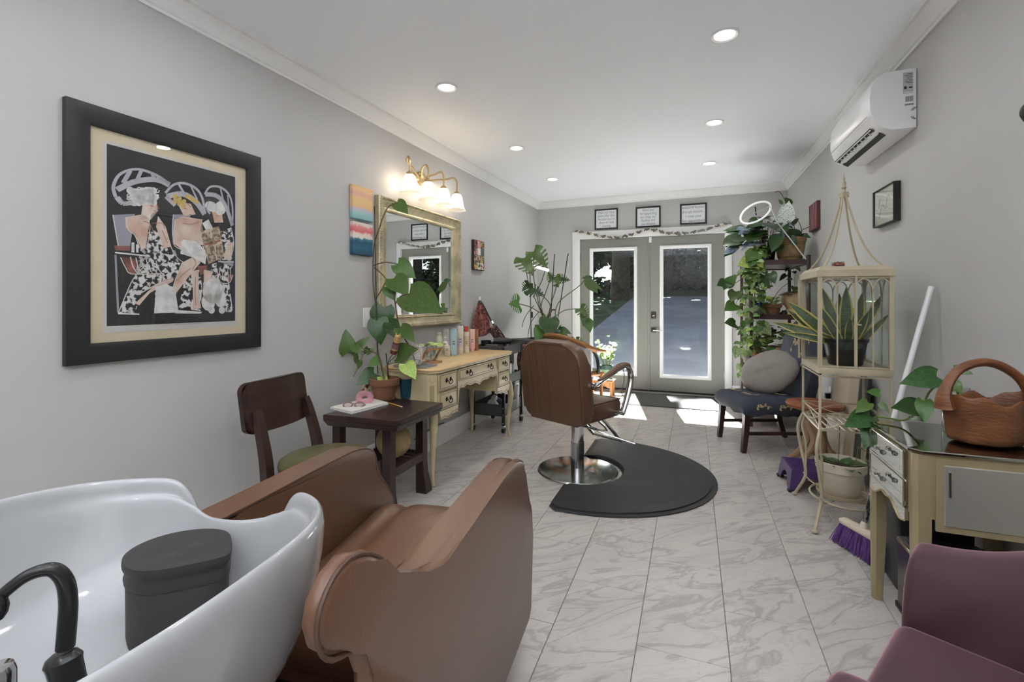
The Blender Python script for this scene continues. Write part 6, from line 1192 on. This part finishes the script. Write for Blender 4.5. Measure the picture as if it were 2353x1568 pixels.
# ================================================================= PLANTS BY THE MIRROR
c = V((-1.905, 2.63, .571)); t = thing('philodendron', 'climbing philodendron in a terracotta pot on the dark side table', 'potted plant', tuple(c)); B().lathe([(0, 0), (.07, 0), (.078, .012), (.072, .012), (0, .006)], c=c, n=28).obj('saucer', TERRA, t)
pot(t, [(0, .007), (.062, .007), (.084, .098), (.096, .100), (.100, .142), (.094, .145), (.088, .11)], c, TERRA, n=36, soil=(.09, .12))
D = 3.25
for me, b1, t1, d0, d1, wd in ((H_G1, (799, 811), (796, 757), D, D, .95), (H_G1, (823, 795), (849, 775), D, D, .7), (H_G1, (812, 794), (830, 812), D, D - .05, .9), (H_G1, (872, 826), (848, 839), D, D - .1, .8), (H_G2, (867, 737), (875, 790), 3.3, 3.25, 1.1), (H_G1, (867, 722), (895, 747), 3.35, 3.3, .8), (H_G1, (914, 815), (952, 801), 3.15, 3.05, 1.), (H_G4, (931, 836), (954, 866), 3.1, 3.0, .9), (H_G2, (860, 858), (822, 880), 3.2, 3.1, 1.1), (H_G2, (850, 862), (832, 872), 3.2, 3.15, 1.), (H_G4, (876, 866), (887, 878), 3.2, 3.1, .7), (H_G1, (912, 466), (936, 488), 3.5, 3.45, 1.), (H_G1, (914, 607), (953, 637), 3.45, 3.4, 1.), (H_G2, (882, 706), (872, 762), 3.35, 3.3, 1.2), (H_G2, (870, 712), (858, 745), 3.35, 3.3, 1.2), (H_G1, (843, 812), (862, 800), D, D, .7), (H_G1, (828, 830), (822, 850), D, D, .8), (H_G2, (846, 800), (835, 815), D, D, .9), (L_G1, (820, 812), (815, 838), D, D, 1.2)): lp(t, me, b1, t1, d0, d1, .8, wd)
g0 = c + V((0, 0, .12))
stems(t, [[g0, PD(868, 800, 3.3), PD(871, 740, 3.35), PD(862, 690, 3.4), PD(857, 640, 3.42), PD(859, 570, 3.45), PD(870, 530, 3.46), PD(880, 500, 3.47), PD(892, 476, 3.48), PD(912, 466, 3.5)], [g0, PD(872, 820, D), PD(850, 808, D), PD(825, 810, D), PD(799, 811, D)], [PD(858, 610, 3.45), PD(885, 603, 3.45), PD(914, 607, 3.45)], [PD(862, 690, 3.4), PD(880, 660, 3.4), PD(886, 640, 3.42), PD(860, 615, 3.45)]], .0042, BROWNSTEM)
stems(t, [[g0, PD(885, 845, 3.2), PD(905, 834, 3.15), PD(931, 836, 3.1)], [g0, PD(890, 840, 3.2), PD(905, 822, 3.15), PD(914, 815, 3.15)], [PD(850, 808, D), PD(832, 800, D), PD(823, 795, D)], [g0, PD(868, 838, 3.2), PD(872, 826, D)], [PD(835, 812, D), PD(828, 830, D), PD(820, 850, D), PD(812, 866, D)]], .003, STEM)
for u in ((860, 474, 868, 860), (887, 812, 893, 868)): B().tube([PD(u[0], u[1], 3.42 if u[1] < 600 else 3.2), PD(u[2], u[3], 3.25 if u[1] < 600 else 3.2)], .0035, n=6, sp=1).obj('trellis_rod', BLACK, t)
wp_ = PZ(940, 836, .77); wp_ = V((-1.83, 2.83, .785)); t = thing('philodendron', 'large-leaved philodendron in a white crackle-pattern pot on the dressing table', 'potted plant', tuple(wp_))
pot(t, [(0, 0), (.074, 0), (.078, .006), (.080, .128), (.077, .130), (.072, .12)], wp_, mat('crackle_white', '55524e', .4, col2='d6d3cc', vs=22, ramp=(.012, .035), tex='voronoi'), n=36, soil=(.073, .115))
MC['crackle_white'].node_tree.nodes['Voronoi Texture'].feature = 'DISTANCE_TO_EDGE'
for me, b1, t1, d0, d1, wd in ((H_G1, (905, 640), (934, 673), 3.4, 3.3, 1.1), (H_G1, (940, 676), (1008, 709), 3.3, 3.1, .95), (H_G1, (920, 754), (950, 780), 3.25, 3.15, .9), (H_G1, (890, 660), (906, 688), 3.4, 3.35, 1.), (H_G2, (896, 742), (910, 772), 3.3, 3.2, 1.)): lp(t, me, b1, t1, d0, d1, .8, wd)
stems(t, [[wp_ + V((0, 0, .11)), PD(925, 770, 3.25), PD(914, 735, 3.3), PD(907, 690, 3.35), PD(903, 655, 3.4)], [PD(908, 700, 3.35), PD(920, 682, 3.33), PD(940, 676, 3.3)], [PD(916, 745, 3.3), PD(920, 754, 3.25)]], .005, BROWNSTEM)
# ================================================================= SMALL THINGS ON THE DRESSING TABLE
TZ = .7705
t = thing('tray', 'white rectangular ceramic tray under the crackle pot on the dressing table', 'tray', (-1.80, 2.83, TZ)); b = B(); b.bb(-1.925, -1.665, 2.755, 2.905, TZ, TZ + .008, .003); 
b.obj('plate', PORC, t); B().tube([(-1.925, 2.755, TZ + .011), (-1.665, 2.755, TZ + .011), (-1.665, 2.905, TZ + .011), (-1.925, 2.905, TZ + .011)], .004, n=6, sp=1, closed=True).obj('rim', PORC, t)
def dz(u, v): return PZ(u, v, TZ)
def bottle(nm, lab, u, v, w, hpx, col, prof, capcol=None, capprof=None, cat='bottle', rough=.35, sq=None, label=None):
    p = dz(u, v); zc = (p.y * CY_ - p.x * SY_); s = zc / FPX; r = w / 2 * s; h = hpx * s; p = p + V((-.3, .95, 0)) * r * .8
    o = thing(nm, lab, cat, tuple(p), group='hair products on the dressing table')
    P = [(0, 0)] + [(r * a, h * c_) for a, c_ in prof]; n = 4 if sq else 24
    B().lathe(P, c=p, n=n, sc=(sq or (1, 1)), mtx=M.Rotation(RD(45), 4, 'Z') if sq else None).obj('body', mat('bottle_' + col, col, rough), o, ang=40)
    if capprof: B().lathe([(r * a, h * c_) for a, c_ in capprof], c=p, n=20).obj('cap', mat('cap_' + capcol, capcol, .35), o)
    if label: B().lathe([(r * 1.012, h * label[0]), (r * 1.012, h * label[1])], c=p, n=24).obj('label', mat('label_' + label[2], label[2], .5), o)
    q = frame(p + (CAMV - p).xy.to_3d().normalized() * (r * 1.03), V((0, 0, 1)).cross((CAMV - p).xy.to_3d()), (0, 0, 1))
    for k in range(2): B().bb(-r * .35, r * .35, h * (.42 + .09 * k), h * (.45 + .09 * k), -.0005, .0012, mtx=q).obj('print_line', mat('print_grey', '5c5f63', .6), o, smooth=False)
    return o
CYL = [(.96, 0), (1, .015), (1, .97), (.95, 1)]
bottle('bottle', 'tall pale green bottle with clear slanted top at the left of the products', 1008, 817, 16, 52, 'c9cfb8', [(.96, 0), (1, .02), (1, .72), (.8, .84), (.45, .86), (.45, .9), (.6, .9), (.6, 1), (0, 1)])
bottle('spray_bottle', 'small white spray bottle with orange collar among the products', 1022, 812, 13, 40, 'e4e0d8', [(.96, 0), (1, .02), (1, .6), (.5, .68), (0, .69)], 'e0dcd4', [(.5, .68), (.5, .78), (.7, .79), (.7, .9), (.35, .92), (.35, 1), (0, 1)])
bottle('bottle', 'short clear cream bottle with white nozzle in front of the products', 1026, 818.5, 15.5, 31, 'd5cdb9', [(.96, 0), (1, .02), (1, .66), (.85, .76), (.4, .8), (0, .8)], 'eceae6', [(.4, .8), (.4, .88), (.18, .9), (.14, 1), (0, 1)])
bottle('aerosol_can', 'tall sky blue aerosol can on the dressing table', 1041.5, 818, 16, 63, 'a8c7d6', [(.96, 0), (1, .01), (1, .86), (.9, .9), (.75, .92), (.75, 1), (0, 1)], label=(.08, .80, 'b3d0dc'))
bottle('bottle', 'tall cream and lilac bottle right of the blue can', 1056.5, 814, 15, 64, 'd8cfc4', [(.96, 0), (1, .01), (1, .97), (.9, 1), (0, 1)], label=(.25, .6, 'cbbfca'))
bottle('pump_bottle', 'ivory bottle with a red and black pump on the dressing table', 1071, 811, 12.5, 48, 'dcd6c8', CYL + [(0, 1)], 'c2553f', [(.55, 1), (.55, 1.1), (.8, 1.11), (.8, 1.26), (0, 1.26)], label=(.3, .8, 'd2c4a4'))
bottle('tube', 'pink squeeze tube standing right of the ivory pump bottle', 1084, 808, 14, 51, 'dfb3ad', [(.8, 0), (.85, .12), (1, .13), (1, .98), (.9, 1), (0, 1)])
bottle('bottle', 'copper brown bottle at the right end of the products', 1094, 806.5, 10, 49, '9c6a4c', CYL + [(0, 1)])
p = dz(1030, 806); t = thing('card', 'small clear box with a pink heart behind the bottles', 'box', tuple(p + V((-.1, .12, 0)))); q = frame(p + V((-.1, .12, 0)), (.35, .94, 0), (0, 0, 1)); B().bb(-.03, .03, 0, .19, -.02, .02, mtx=q).obj('box', mat('pale_box', 'd9d5d2', .3), t, smooth=False); B().sph(q @ V((0, .155, .021)), (.014, .014, .003), 10).obj('heart', mat('pink_heart', 'd98c93', .5), t)
p = V((-1.99, 3.93, TZ)); t = thing('candle_jar', 'olive candle jar with glass lid at the back of the dressing table', 'candle', tuple(p)); B().lathe([(0, 0), (.05, 0), (.052, .01), (.052, .17), (.048, .175), (0, .175)], c=p, n=28).obj('jar', mat('olive_glass', '87825a', .2), t); B().lathe([(.054, .175), (.056, .185), (.02, .192), (.012, .2), (.02, .215), (.014, .235), (0, .238)], c=p, n=24).obj('lid', mat('crystal', 'f4f6f6', .02), t)
# propagation stand with two bulb vases
p = dz(988, 838); t = thing('propagation_stand', 'small wooden frame holding two bulb vases with cuttings', 'vase stand', tuple(p)); WDN = mat('light_oak', 'a97b4f', .5, var=.15, vs=9, stretch=(1, 1, 4)); q = frame(p + V((-.03, .06, 0)), (.25, .96, 0), (0, 0, 1))
B().bb(-.075, .075, 0, .014, -.045, .045, .002, 1, q).obj('base_board', WDN, t)
for s in (-1, 1): B().tube([q @ V((s * .07, .01, -.035)), q @ V((s * .07, .105, .035))], .008, n=4, sp=1).obj('upright', WDN, t, smooth=False)
B().tube([q @ V((-.075, .105, .035)), q @ V((.075, .105, .035))], .008, n=4, sp=1).obj('crossbar', WDN, t, smooth=False)
for s, lab in ((-.033, 'bulb vase at the left in the small wooden frame'), (.036, 'bulb vase at the right in the small wooden frame')):
    vb = q @ V((s, .0145, .0)); vt = thing('bulb_vase', 'clear glass ' + lab, 'vase', tuple(vb), group='bulb vases in the wooden frame'); B().lathe([(0, .001), (.014, .002), (.03, .018), (.034, .036), (.028, .056), (.013, .068), (.011, .078), (.015, .084), (.013, .084), (.009, .077), (.011, .067), (.026, .055), (.031, .036), (.026, .018), (0, .006)], c=vb, n=22).obj('glass', JG, vt)
    for k in range(4): a = k * 1.7 + s * 30; B().tube([vb + V((0, 0, .03)), vb + V((.01 * math.cos(a), .01 * math.sin(a), .09)), vb + V((.03 * math.cos(a), .03 * math.sin(a), .12))], .0015, n=4, sp=3).obj('stem', STEM, vt); lf(vt, [H_G1, H_G4][k % 2], vb + V((.03 * math.cos(a), .03 * math.sin(a), .12)), (math.cos(a), math.sin(a), .5 - .3 * k * .5), (0, -.6, 1), .055)
# ================================================================= ON THE SIDE TABLE
z = .5705
A = [PZ(757, 941, z), PZ(808, 953, z), PZ(893, 930, z), PZ(850, 918, z)]
t = thing('notebook', 'open white paper pad on the near edge of the dark side table', 'notebook', tuple(A[0]))
for k, (dz_, m_) in enumerate(((.0, mat('grey_card', 'b9b7b6', .7)), (.004, PAPER), (.010, mat('ivory_paper', 'd6d1cb', .7)))):
    e = .0 if k == 0 else .004 * k; b = B(); ce = (A[0] + A[2]) / 2; b.prism([((p.x - ce.x) * (1 - e * 4) + ce.x, (p.y - ce.y) * (1 - e * 4) + ce.y) for p in A], .0045, M.Translation((0, 0, z + dz_))); b.obj('sheet_stack', m_, t, smooth=False)
gz_ = z + .017; g = PZ(812, 934, gz_); t = thing('eyeglasses', 'pair of mauve framed glasses lying on the white paper pad', 'glasses', tuple(g)); GF = mat('mauve_acetate', '8a6a68', .3); q = frame(g, (.9, .45, 0), (-.45, .9, .9))
for s in (-1, 1):
    o = B().tube([q @ V((s * .034 + .027 * math.cos(k * .5236), .020 * math.sin(k * .5236) + .01, .0)) for k in range(12)], .0045, n=6, sp=2, closed=True).obj('lens_rim', GF, t); b = B(); b.face([q @ V((s * .034 + .025 * math.cos(k * .5236), .018 * math.sin(k * .5236) + .01, .0)) for k in range(12)]); b.obj('lens', glass_mat('spectacle_lens', (.9, .88, .86)), o)
    B().tube([q @ V((s * .062, .016, 0)), q @ V((s * .064, .03, -.05)), q @ V((s * .05, .02, -.10)), q @ V((s * .045, .0, -.115))], .0026, n=6).obj('temple', GF, t)
B().tube([q @ V((-.008, .014, 0)), q @ V((0, .019, .001)), q @ V((.008, .014, 0))], .003, n=6).obj('bridge', GF, t)
p = PZ(846, 920, z); t = thing('headband', 'pink cloth headband roll on the side table behind the glasses', 'headband', tuple(p)); PK = mat('pink_satin', 'c78f98', .5, var=.1, vs=20); p = PZ(838, 926, z + .018); B().tube([p + V((.036 * math.cos(k * .5236) * .9, .036 * math.cos(k * .5236) * .4, .03 + .03 * math.sin(k * .5236))) for k in range(12)], .009, n=8, sp=2, closed=True, sq=(.6, 2.2)).obj('band', PK, t)
p = PZ(862, 921, z); t = thing('pouch', 'rose coloured pouch in clear plastic beside the headband on the side table', 'pouch', tuple(p)); q = M.Translation(p + V((-.02, .03, .03))) @ M.Rotation(RD(25), 4, 'Z'); B().box((0, 0, 0), (.085, .06, .05), bev=.014, seg=3, mtx=q).obj('pouch', mat('rose_cloth', 'a96872', .6, var=.12, vs=14), t); B().box((.008, 0, .006), (.125, .085, .062), bev=.02, seg=2, mtx=q).obj('wrapper', glass_mat('clear_film', (.96, .95, .95), .12, 2.0), t); B().tube([q @ V((-.04, -.031, .02)), q @ V((.0, -.033, -.005)), q @ V((.04, -.031, .02))], .002, n=5).obj('seam', PK, t)
a, b_2 = PZ(893, 926, z + .004), PZ(924, 935.5, z + .004); t = thing('pencil', 'yellow pencil lying on the dark side table', 'pencil', tuple(a)); B().cyl(a, a.lerp(b_2, .88), .0036, n=6).obj('shaft', mat('pencil_yellow', 'c99a4a', .4), t); B().cyl(a.lerp(b_2, .88), b_2, .0036, n=8).obj('eraser', mat('eraser_white', 'd9d2cf', .6), t)
p = PZ(933, 915, z); t = thing('drinking_glass', 'teal blue tumbler on the dark side table beside the terracotta pot', 'glass', tuple(p)); B().lathe([(0, .001), (.033, .001), (.035, .005), (.044, .12), (.047, .132), (.045, .132), (.0415, .12), (.032, .014), (0, .012)], c=p, n=30).obj('tumbler', mat('teal_glass', '44809a', .08, trans=.75, ior=1.3), t)
p = PZ(914, 908, z); t = thing('bottle', 'small cream labelled bottle with dark cap between the terracotta pot and tumbler', 'bottle', tuple(p)); B().lathe([(0, 0), (.018, 0), (.019, .06), (.014, .068), (.010, .07), (0, .07)], c=p, n=18).obj('body', mat('bottle_cream_label', 'c9b384', .5), t); B().lathe([(.012, .068), (.012, .11), (0, .112)], c=p, n=14).obj('cap', BLACK, t)
p = PZ(842, 905, z); t = thing('mug', 'small patterned ceramic mug behind the headband on the side table', 'mug', tuple(p)); B().lathe([(0, 0), (.032, 0), (.035, .004), (.035, .088), (.032, .088), (.031, .008), (0, .007)], c=p, n=26).obj('body', mat('patterned_ceramic', 'cdbd9c', .4, col2='4a3526', vs=26, ramp=(.48, .53)), t)
p = PD(904, 812, 3.12); t = thing('ornament', 'striped brown ceramic cat ornament on bent wires above the terracotta pot', 'ornament', tuple(p)); O1 = mat('ornament_tan', 'b8995f', .5); O2 = mat('ornament_maroon', '5a2c30', .5); O3 = mat('ornament_mauve', '7d5a63', .5); up = V((.05, -.02, .115)); ax_ = up.normalized()
for f0, f1, m_ in ((0, .22, O2), (.22, .3, O1), (.3, .58, O3), (.58, .66, O2), (.66, 1, O1)): B().cyl(p + up * f0, p + up * f1, .024 - .004 * f0, .024 - .004 * f1, n=16).obj('band', m_, t)
for s in (-1, 1): B().cyl(p + up + V((s * .012, 0, -.002)), p + up + V((s * .016, 0, .02)), .009, .001, n=8).obj('ear', O1, t)
B().tube([p, PD(893, 830, 3.15), PD(890, 858, 3.2), c * 0 + V((-1.905, 2.63, .69))], .0025, n=5).obj('wire', BROWNSTEM, t)
# ================================================================= CART CONTENTS
def pot_c(nm, lab, x, y, z, r, h, col, cat, taper=.9, cap=None):
    t = thing(nm, lab, cat, (x, y, z)); B().lathe([(0, 0), (r * taper, 0), (r, h * .1), (r, h), (r * .85, h), (r * .8, h * .9), (0, h * .88)], c=(x, y, z), n=20).obj('body', mat('item_' + col, col, .4), t)
    if cap: B().lathe([(r * .5, h), (r * .5, h * 1.2), (0, h * 1.2)], c=(x, y, z), n=14).obj('cap', mat('cap_' + cap, cap, .4), t)
    return t
zt = .7115
pot_c('cup', 'black cup of brushes on the top tray of the rolling cart', -1.87, 4.20, zt, .05, .13, '1d1d1f', 'cup')
pot_c('hair_roller', 'magenta hair roller standing on the top tray of the cart', -1.80, 4.30, zt, .026, .14, '8a3d62', 'hair roller'); pot_c('hair_roller', 'pink hair roller lying near the front of the cart top tray', -1.72, 4.36, zt, .022, .10, 'c98a98', 'hair roller'); pot_c('jar', 'silver topped jar on the top tray of the cart', -1.70, 4.18, zt, .03, .07, 'b5b3b0', 'jar')
t = thing('hair_clips', 'black and grey hair clip case on the cart top tray', 'case', (-1.80, 4.12, zt)); B().box((-1.78, 4.13, zt + .05), (.12, .07, .1), .3, bev=.012).obj('case', mat('charcoal_case', '3a3b3e', .5), t)
t = thing('hair_dryer', 'black hair dryer lying on the cart top tray with its cord hanging down', 'hair dryer', (-1.72, 4.27, zt)); b = B(); b.tube([(-1.80, 4.22, zt + .12), (-1.70, 4.26, zt + .125), (-1.64, 4.29, zt + .12)], [.028, .034, .022], n=14); b.obj('barrel', BLACK, t); B().tube([(-1.70, 4.26, zt + .10), (-1.70, 4.27, zt + .012)], [.016, .014], n=10, sp=1).obj('handle', BLACK, t); B().tube([(-1.70, 4.27, zt + .09), PD(1160, 800, 4.5), PD(1167, 840, 4.42), PD(1166, 880, 4.42), PD(1172, 902, 4.42), PD(1180, 900, 4.42), PD(1181, 880, 4.44)], .004, n=6).obj('cord', BLACK, t)
pot_c('bottle', 'white shampoo bottle on the middle tray of the cart', -1.68, 4.30, .4365, .035, .18, 'd8d8d6', 'bottle', cap='e8e8e6'); pot_c('bottle', 'grey bottle at the far end of the cart middle tray', -1.69, 4.42, .4365, .03, .16, '9b9d9e', 'bottle', cap='2b2b2d'); pot_c('bottle', 'frosted bottle on the bottom tray of the cart', -1.67, 4.45, .1565, .045, .22, 'a9aba8', 'bottle', cap='d8d8d6')
t = thing('paper_stack', 'folded white paper on the bottom tray of the cart', 'paper', (-1.77, 4.14, .157)); b = B(); q = M.Translation((-1.78, 4.13, .157)); P = [(-.10, 0), (.10, 0), (.04, .13), (-.02, .13)]; b.prism(P, .05, q @ M(((1, 0, 0, 0), (0, 0, 1, -.02), (0, 1, 0, 0), (0, 0, 0, 1)))); b.obj('fold', PAPER, t, smooth=False)
t = thing('jar', 'white lidded jar lying tilted on folded paper on the cart bottom tray', 'jar', (-1.76, 4.17, .25)); q = M.Translation((-1.755, 4.15, .295)) @ M.Rotation(.9, 4, 'X') @ M.Rotation(-.5, 4, 'Y'); B().lathe([(0, -.07), (.03, -.07), (.03, 0), (0, 0)], n=18, mtx=q).obj('body', mat('navy_jar', '3d4250', .4), t); B().lathe([(.033, -.005), (.033, .022), (0, .022)], n=18, mtx=q).obj('lid', PLAST, t)
# floral bag on a hook, leopard sling, floral apron
FLO = mat('floral_cloth', '5c3a36', .8, col2='b5736a', vs=38, ramp=(.40, .62), bump=.2, bs=25); LEP = mat('leopard_cloth', '8f6a58', .75, col2='2b2120', vs=46, ramp=(.42, .50), tex='noise')
hk = PL(1101, 692, .0); t = thing('hook', 'small white adhesive hook on the wall right of the mirror', 'hook', tuple(hk)); B().box(hk + V((.006, 0, .012)), (.01, .03, .07), bev=.004).obj('pad', PLAST, t); B().tube([hk + V((.01, 0, -.005)), hk + V((.03, 0, -.015)), hk + V((.038, 0, .005))], .004, n=6).obj('prong', PLAST, t)
t = thing('floral_bag', 'floral cloth sling bag with leopard panel hanging from the wall hook above the cart', 'bag', tuple(hk)); dd = (hk - CAMV).dot(V((-SY_, CY_, 0))) - .06
def bp_(u, v, o=0): return PD(u, v, dd - o)
def drape(u, v):
    tp_ = v; L0 = [(1099, 694), (1092, 714), (1087, 738), (1084, 768)]; R0 = [(1104, 693), (1116, 710), (1124, 738), (1127, 764)]
    k = tp_ * 3; i = min(2, int(k)); f = k - i; l = [L0[i][j] * (1 - f) + L0[i + 1][j] * f for j in (0, 1)]; r = [R0[i][j] * (1 - f) + R0[i + 1][j] * f for j in (0, 1)]
    return bp_(l[0] * (1 - u) + r[0] * u, l[1] * (1 - u) + r[1] * u + 8 * math.sin(math.pi * u) * v, .02 + .025 * v * math.sin(u * 15) + .04 * math.sin(math.pi * u) * v)
b = B(); b.grid(drape, 26, 16); o = b.obj('drape', FLO, t, ang=180); md = o.modifiers.new('t', 'SOLIDIFY'); md.thickness = .006
B().tube([bp_(1098, 700), bp_(1103, 691, .02), bp_(1112, 704, .05), bp_(1130, 740, .08), bp_(1150, 768, .1), bp_(1168, 790, .12)], .007, n=6, sq=(2, .5)).obj('strap', BLACK, t); B().tube([bp_(1130, 738, .09), bp_(1133, 744, .095)], .014, n=8, sp=1).obj('buckle', CHROME, t)
b = B(); pp = [(1121, 757), (1138, 747), (1150, 762), (1168, 788), (1152, 792), (1141, 788)]; f_ = [bp_(u, v, .07) for u, v in pp]; g_ = [bp_(u, v, .12) for u, v in pp]; r1, r2 = b.ring(f_), b.ring(g_); b.cap(r1); b.cap(r2); b.bridge(r1, r2); b.obj('leopard_panel', LEP, t, smooth=False)
B().tube([bp_(*pp[1], .095), bp_(*pp[2], .1), bp_(*pp[3], .1)], .009, n=6, sp=2).obj('edge_band', BLACK, t)
t = thing('apron', 'pink floral apron hanging at the far side of the rolling cart', 'apron', (-1.60, 4.62, .75)); b = B(); b.grid(lambda u, v: V((-1.70 + .13 * u + .008 * math.sin(v * 9), 4.615 + .012 * math.sin(u * 14 + v * 2), .79 - .34 * v - .03 * u)), 16, 14); o = b.obj('cloth', mat('pink_floral_cloth', '4a4440', .8, col2='bb6d6c', vs=20, ramp=(.48, .60)), t, ang=180); md = o.modifiers.new('t', 'SOLIDIFY'); md.thickness = .006
B().tube([(-1.72, 4.615, .80), (-1.56, 4.615, .79)], .006, n=6, sp=1).obj('waistband', BLACK, t)
# ================================================================= WOOD ARMCHAIR, FOOTSTOOL AND SUNLIT PLANT BY THE DOORS
t = thing('wooden_armchair', 'bentwood armchair with a honey oak rail behind the styling chair', 'chair', (-1.25, 5.1, 0), RD(-37)); OAK = mat('honey_oak', 'a06d3c', .38, var=.18, vs=6, stretch=(1, 1, 3), coat=.2)
B().tube([(-.28, .24, .685), (-.285, .1, .70), (-.27, -.03, .755), (-.2, -.19, .825), (0, -.25, .85), (.2, -.19, .825), (.27, -.03, .755), (.285, .1, .70), (.28, .24, .685)], [.02, .028, .029, .029, .031, .029, .029, .028, .018], n=10, sq=(1.3, .9)).obj('arm_rail', OAK, t, local=True)
B().bb(-.13, .13, -.252, -.232, .70, .84, .005).obj('back_splat', OAK, t, local=True); b = B(); b.box((0, .03, .435), (.50, .48, .045), bev=.018); b.obj('seat', OAK, t, local=True)
for s in (-1, 1):
    B().tube([(s * .23, -.2, .0), (s * .235, -.215, .43), (s * .22, -.2, .82)], [.016, .02, .015], n=8, sp=2).obj('leg', OAK, t, local=True); B().tube([(s * .23, .24, 0), (s * .235, .22, .43)], [.016, .02], n=8, sp=1).obj('leg', OAK, t, local=True)
    B().tube([(s * .24, .17, .44), (s * .262, .16, .52), (s * .268, .13, .62), (s * .28, .06, .70)], [.014, .018, .016, .012], n=8).obj('arm_support', BLACK, t, local=True)
B().box((0, .03, .468), (.44, .42, .03), bev=.014).obj('seat_pad', mat('sage_pad', '8f9479', .8), t, local=True)
t = thing('paper_bag', 'white paper bag standing open on the seat of the wooden armchair', 'bag', tuple(PD(1338, 845, 5.05)), RD(-25)); mb = M.Identity(4)
b = B(); r1 = b.ring([(-.10, -.05, 0), (.10, -.05, 0), (.10, .05, 0), (-.10, .05, 0)]); r2 = b.ring([(-.11, -.075, .26), (.06, -.06, .30), (.05, .06, .27), (-.11, .05, .32)]); b.cap(r1); b.bridge(r1, r2); o = b.obj('bag', PAPER, t, local=True, smooth=False); t.location = V(t.location); t.location.z = .484
b = B(); b.box((.115, -.06, .12), (.12, .012, .24), -.3); b.obj('folded_sheet', PAPER, t, local=True, smooth=False)
fs0 = PZ(1397, 868, .213); t = thing('footstool', 'small low honey pine footstool in front of the left glass door', 'stool', (-1.10, 6.2, 0)); PINE = mat('honey_pine', 'b9824f', .45, var=.12, vs=6, stretch=(3, 1, 1)); fx0, fx1, fy0, fy1 = -1.26, -.93, 5.99, 6.24
B().bb(fx0, fx1, fy0, fy1, .195, .213, .004).obj('top', PINE, t)
for x in (fx0 + .03, fx1 - .03):
    for y in (fy0 + .03, fy1 - .03): B().bb(x - .015, x + .015, y - .015, y + .015, 0, .196, .003).obj('leg', PINE, t)
mm = M(((1, 0, 0, 0), (0, 0, 1, fy0 + .02), (0, 1, 0, 0), (0, 0, 0, 1))); P = [(fx0 + .045, .195), (fx0 + .045, .12)] + [((fx0 + fx1) / 2 + (-.09 + .18 * k / 8), .125 + .04 * math.sin(math.pi * k / 8)) for k in range(9)] + [(fx1 - .045, .12), (fx1 - .045, .195)]
B().prism(P, .014, mm).obj('apron', PINE, t, smooth=False)
t = thing('magazine', 'grey magazine lying on the low pine footstool', 'magazine', (-1.06, 6.05, .214)); B().box((-1.07, 6.07, .2235), (.24, .13, .018), .12, bev=.003).obj('pages', PAPER, t); B().box((-1.07, 6.07, .2345), (.242, .132, .003), .12).obj('cover', mat('magazine_cover', '9a9a92', .4), t, smooth=False)
c = V((-1.045, 6.18, .214)); t = thing('potted_plant', 'sunlit variegated plant in a green plastic pot in front of the left glass door', 'potted plant', tuple(c)); GPOT = mat('sage_green_pot', '7f9a70', .5); pot(t, [(0, 0), (.06, 0), (.075, .13), (.07, .13)], c, GPOT); pot(t, [(.074, .125), (.083, .127), (.085, .175), (.078, .175), (.074, .15)], c, mat('dark_green_pot', '33524a', .5), name='pot_rim', soil=(.076, .155))
for k in range(14):
    a = k * 2.4; r = .02 + .012 * (k % 5); p0 = c + V((math.cos(a) * .03, math.sin(a) * .03, .15)); p1 = c + V((math.cos(a) * (.05 + r), math.sin(a) * (.04 + r * .6), .34 + .035 * (k % 5))); B().tube([p0, (p0 + p1) / 2 + V((math.cos(a) * .01, 0, 0)), p1], .003, n=5, sp=3).obj('stem', STEM, t)
    for j in range(7):
        f = .45 + .55 * j / 6; q = p0.lerp(p1, f); e = a + 2.4 * j; lf(t, [O_G4, O_G3][(k + j) % 2], q, (math.cos(e), math.sin(e), .7), (0, -.5, 1), .055, 1.25)
t = thing('power_cord', 'black cord looping down to the floor beside the pine footstool', 'cord', (-.95, 6.3, 0)); B().tube([PD(1420, 846, 6.15), PD(1432, 850, 6.12), PD(1434, 875, 6.1), PZ(1428, 902, .01), PZ(1440, 898, .01)], .005, n=6).obj('cable', BLACK, t)
t = thing('power_cord', 'thin black cord running along the wall under the dressing table', 'cord', (-2.0, 3.2, .2)); B().tube([PD(952, 1010, 3.55), PD(975, 996, 3.62), PD(990, 985, 3.7), PD(1000, 978, 3.75), PD(1020, 972, 3.8)], .004, n=5).obj('cable', BLACK, t)
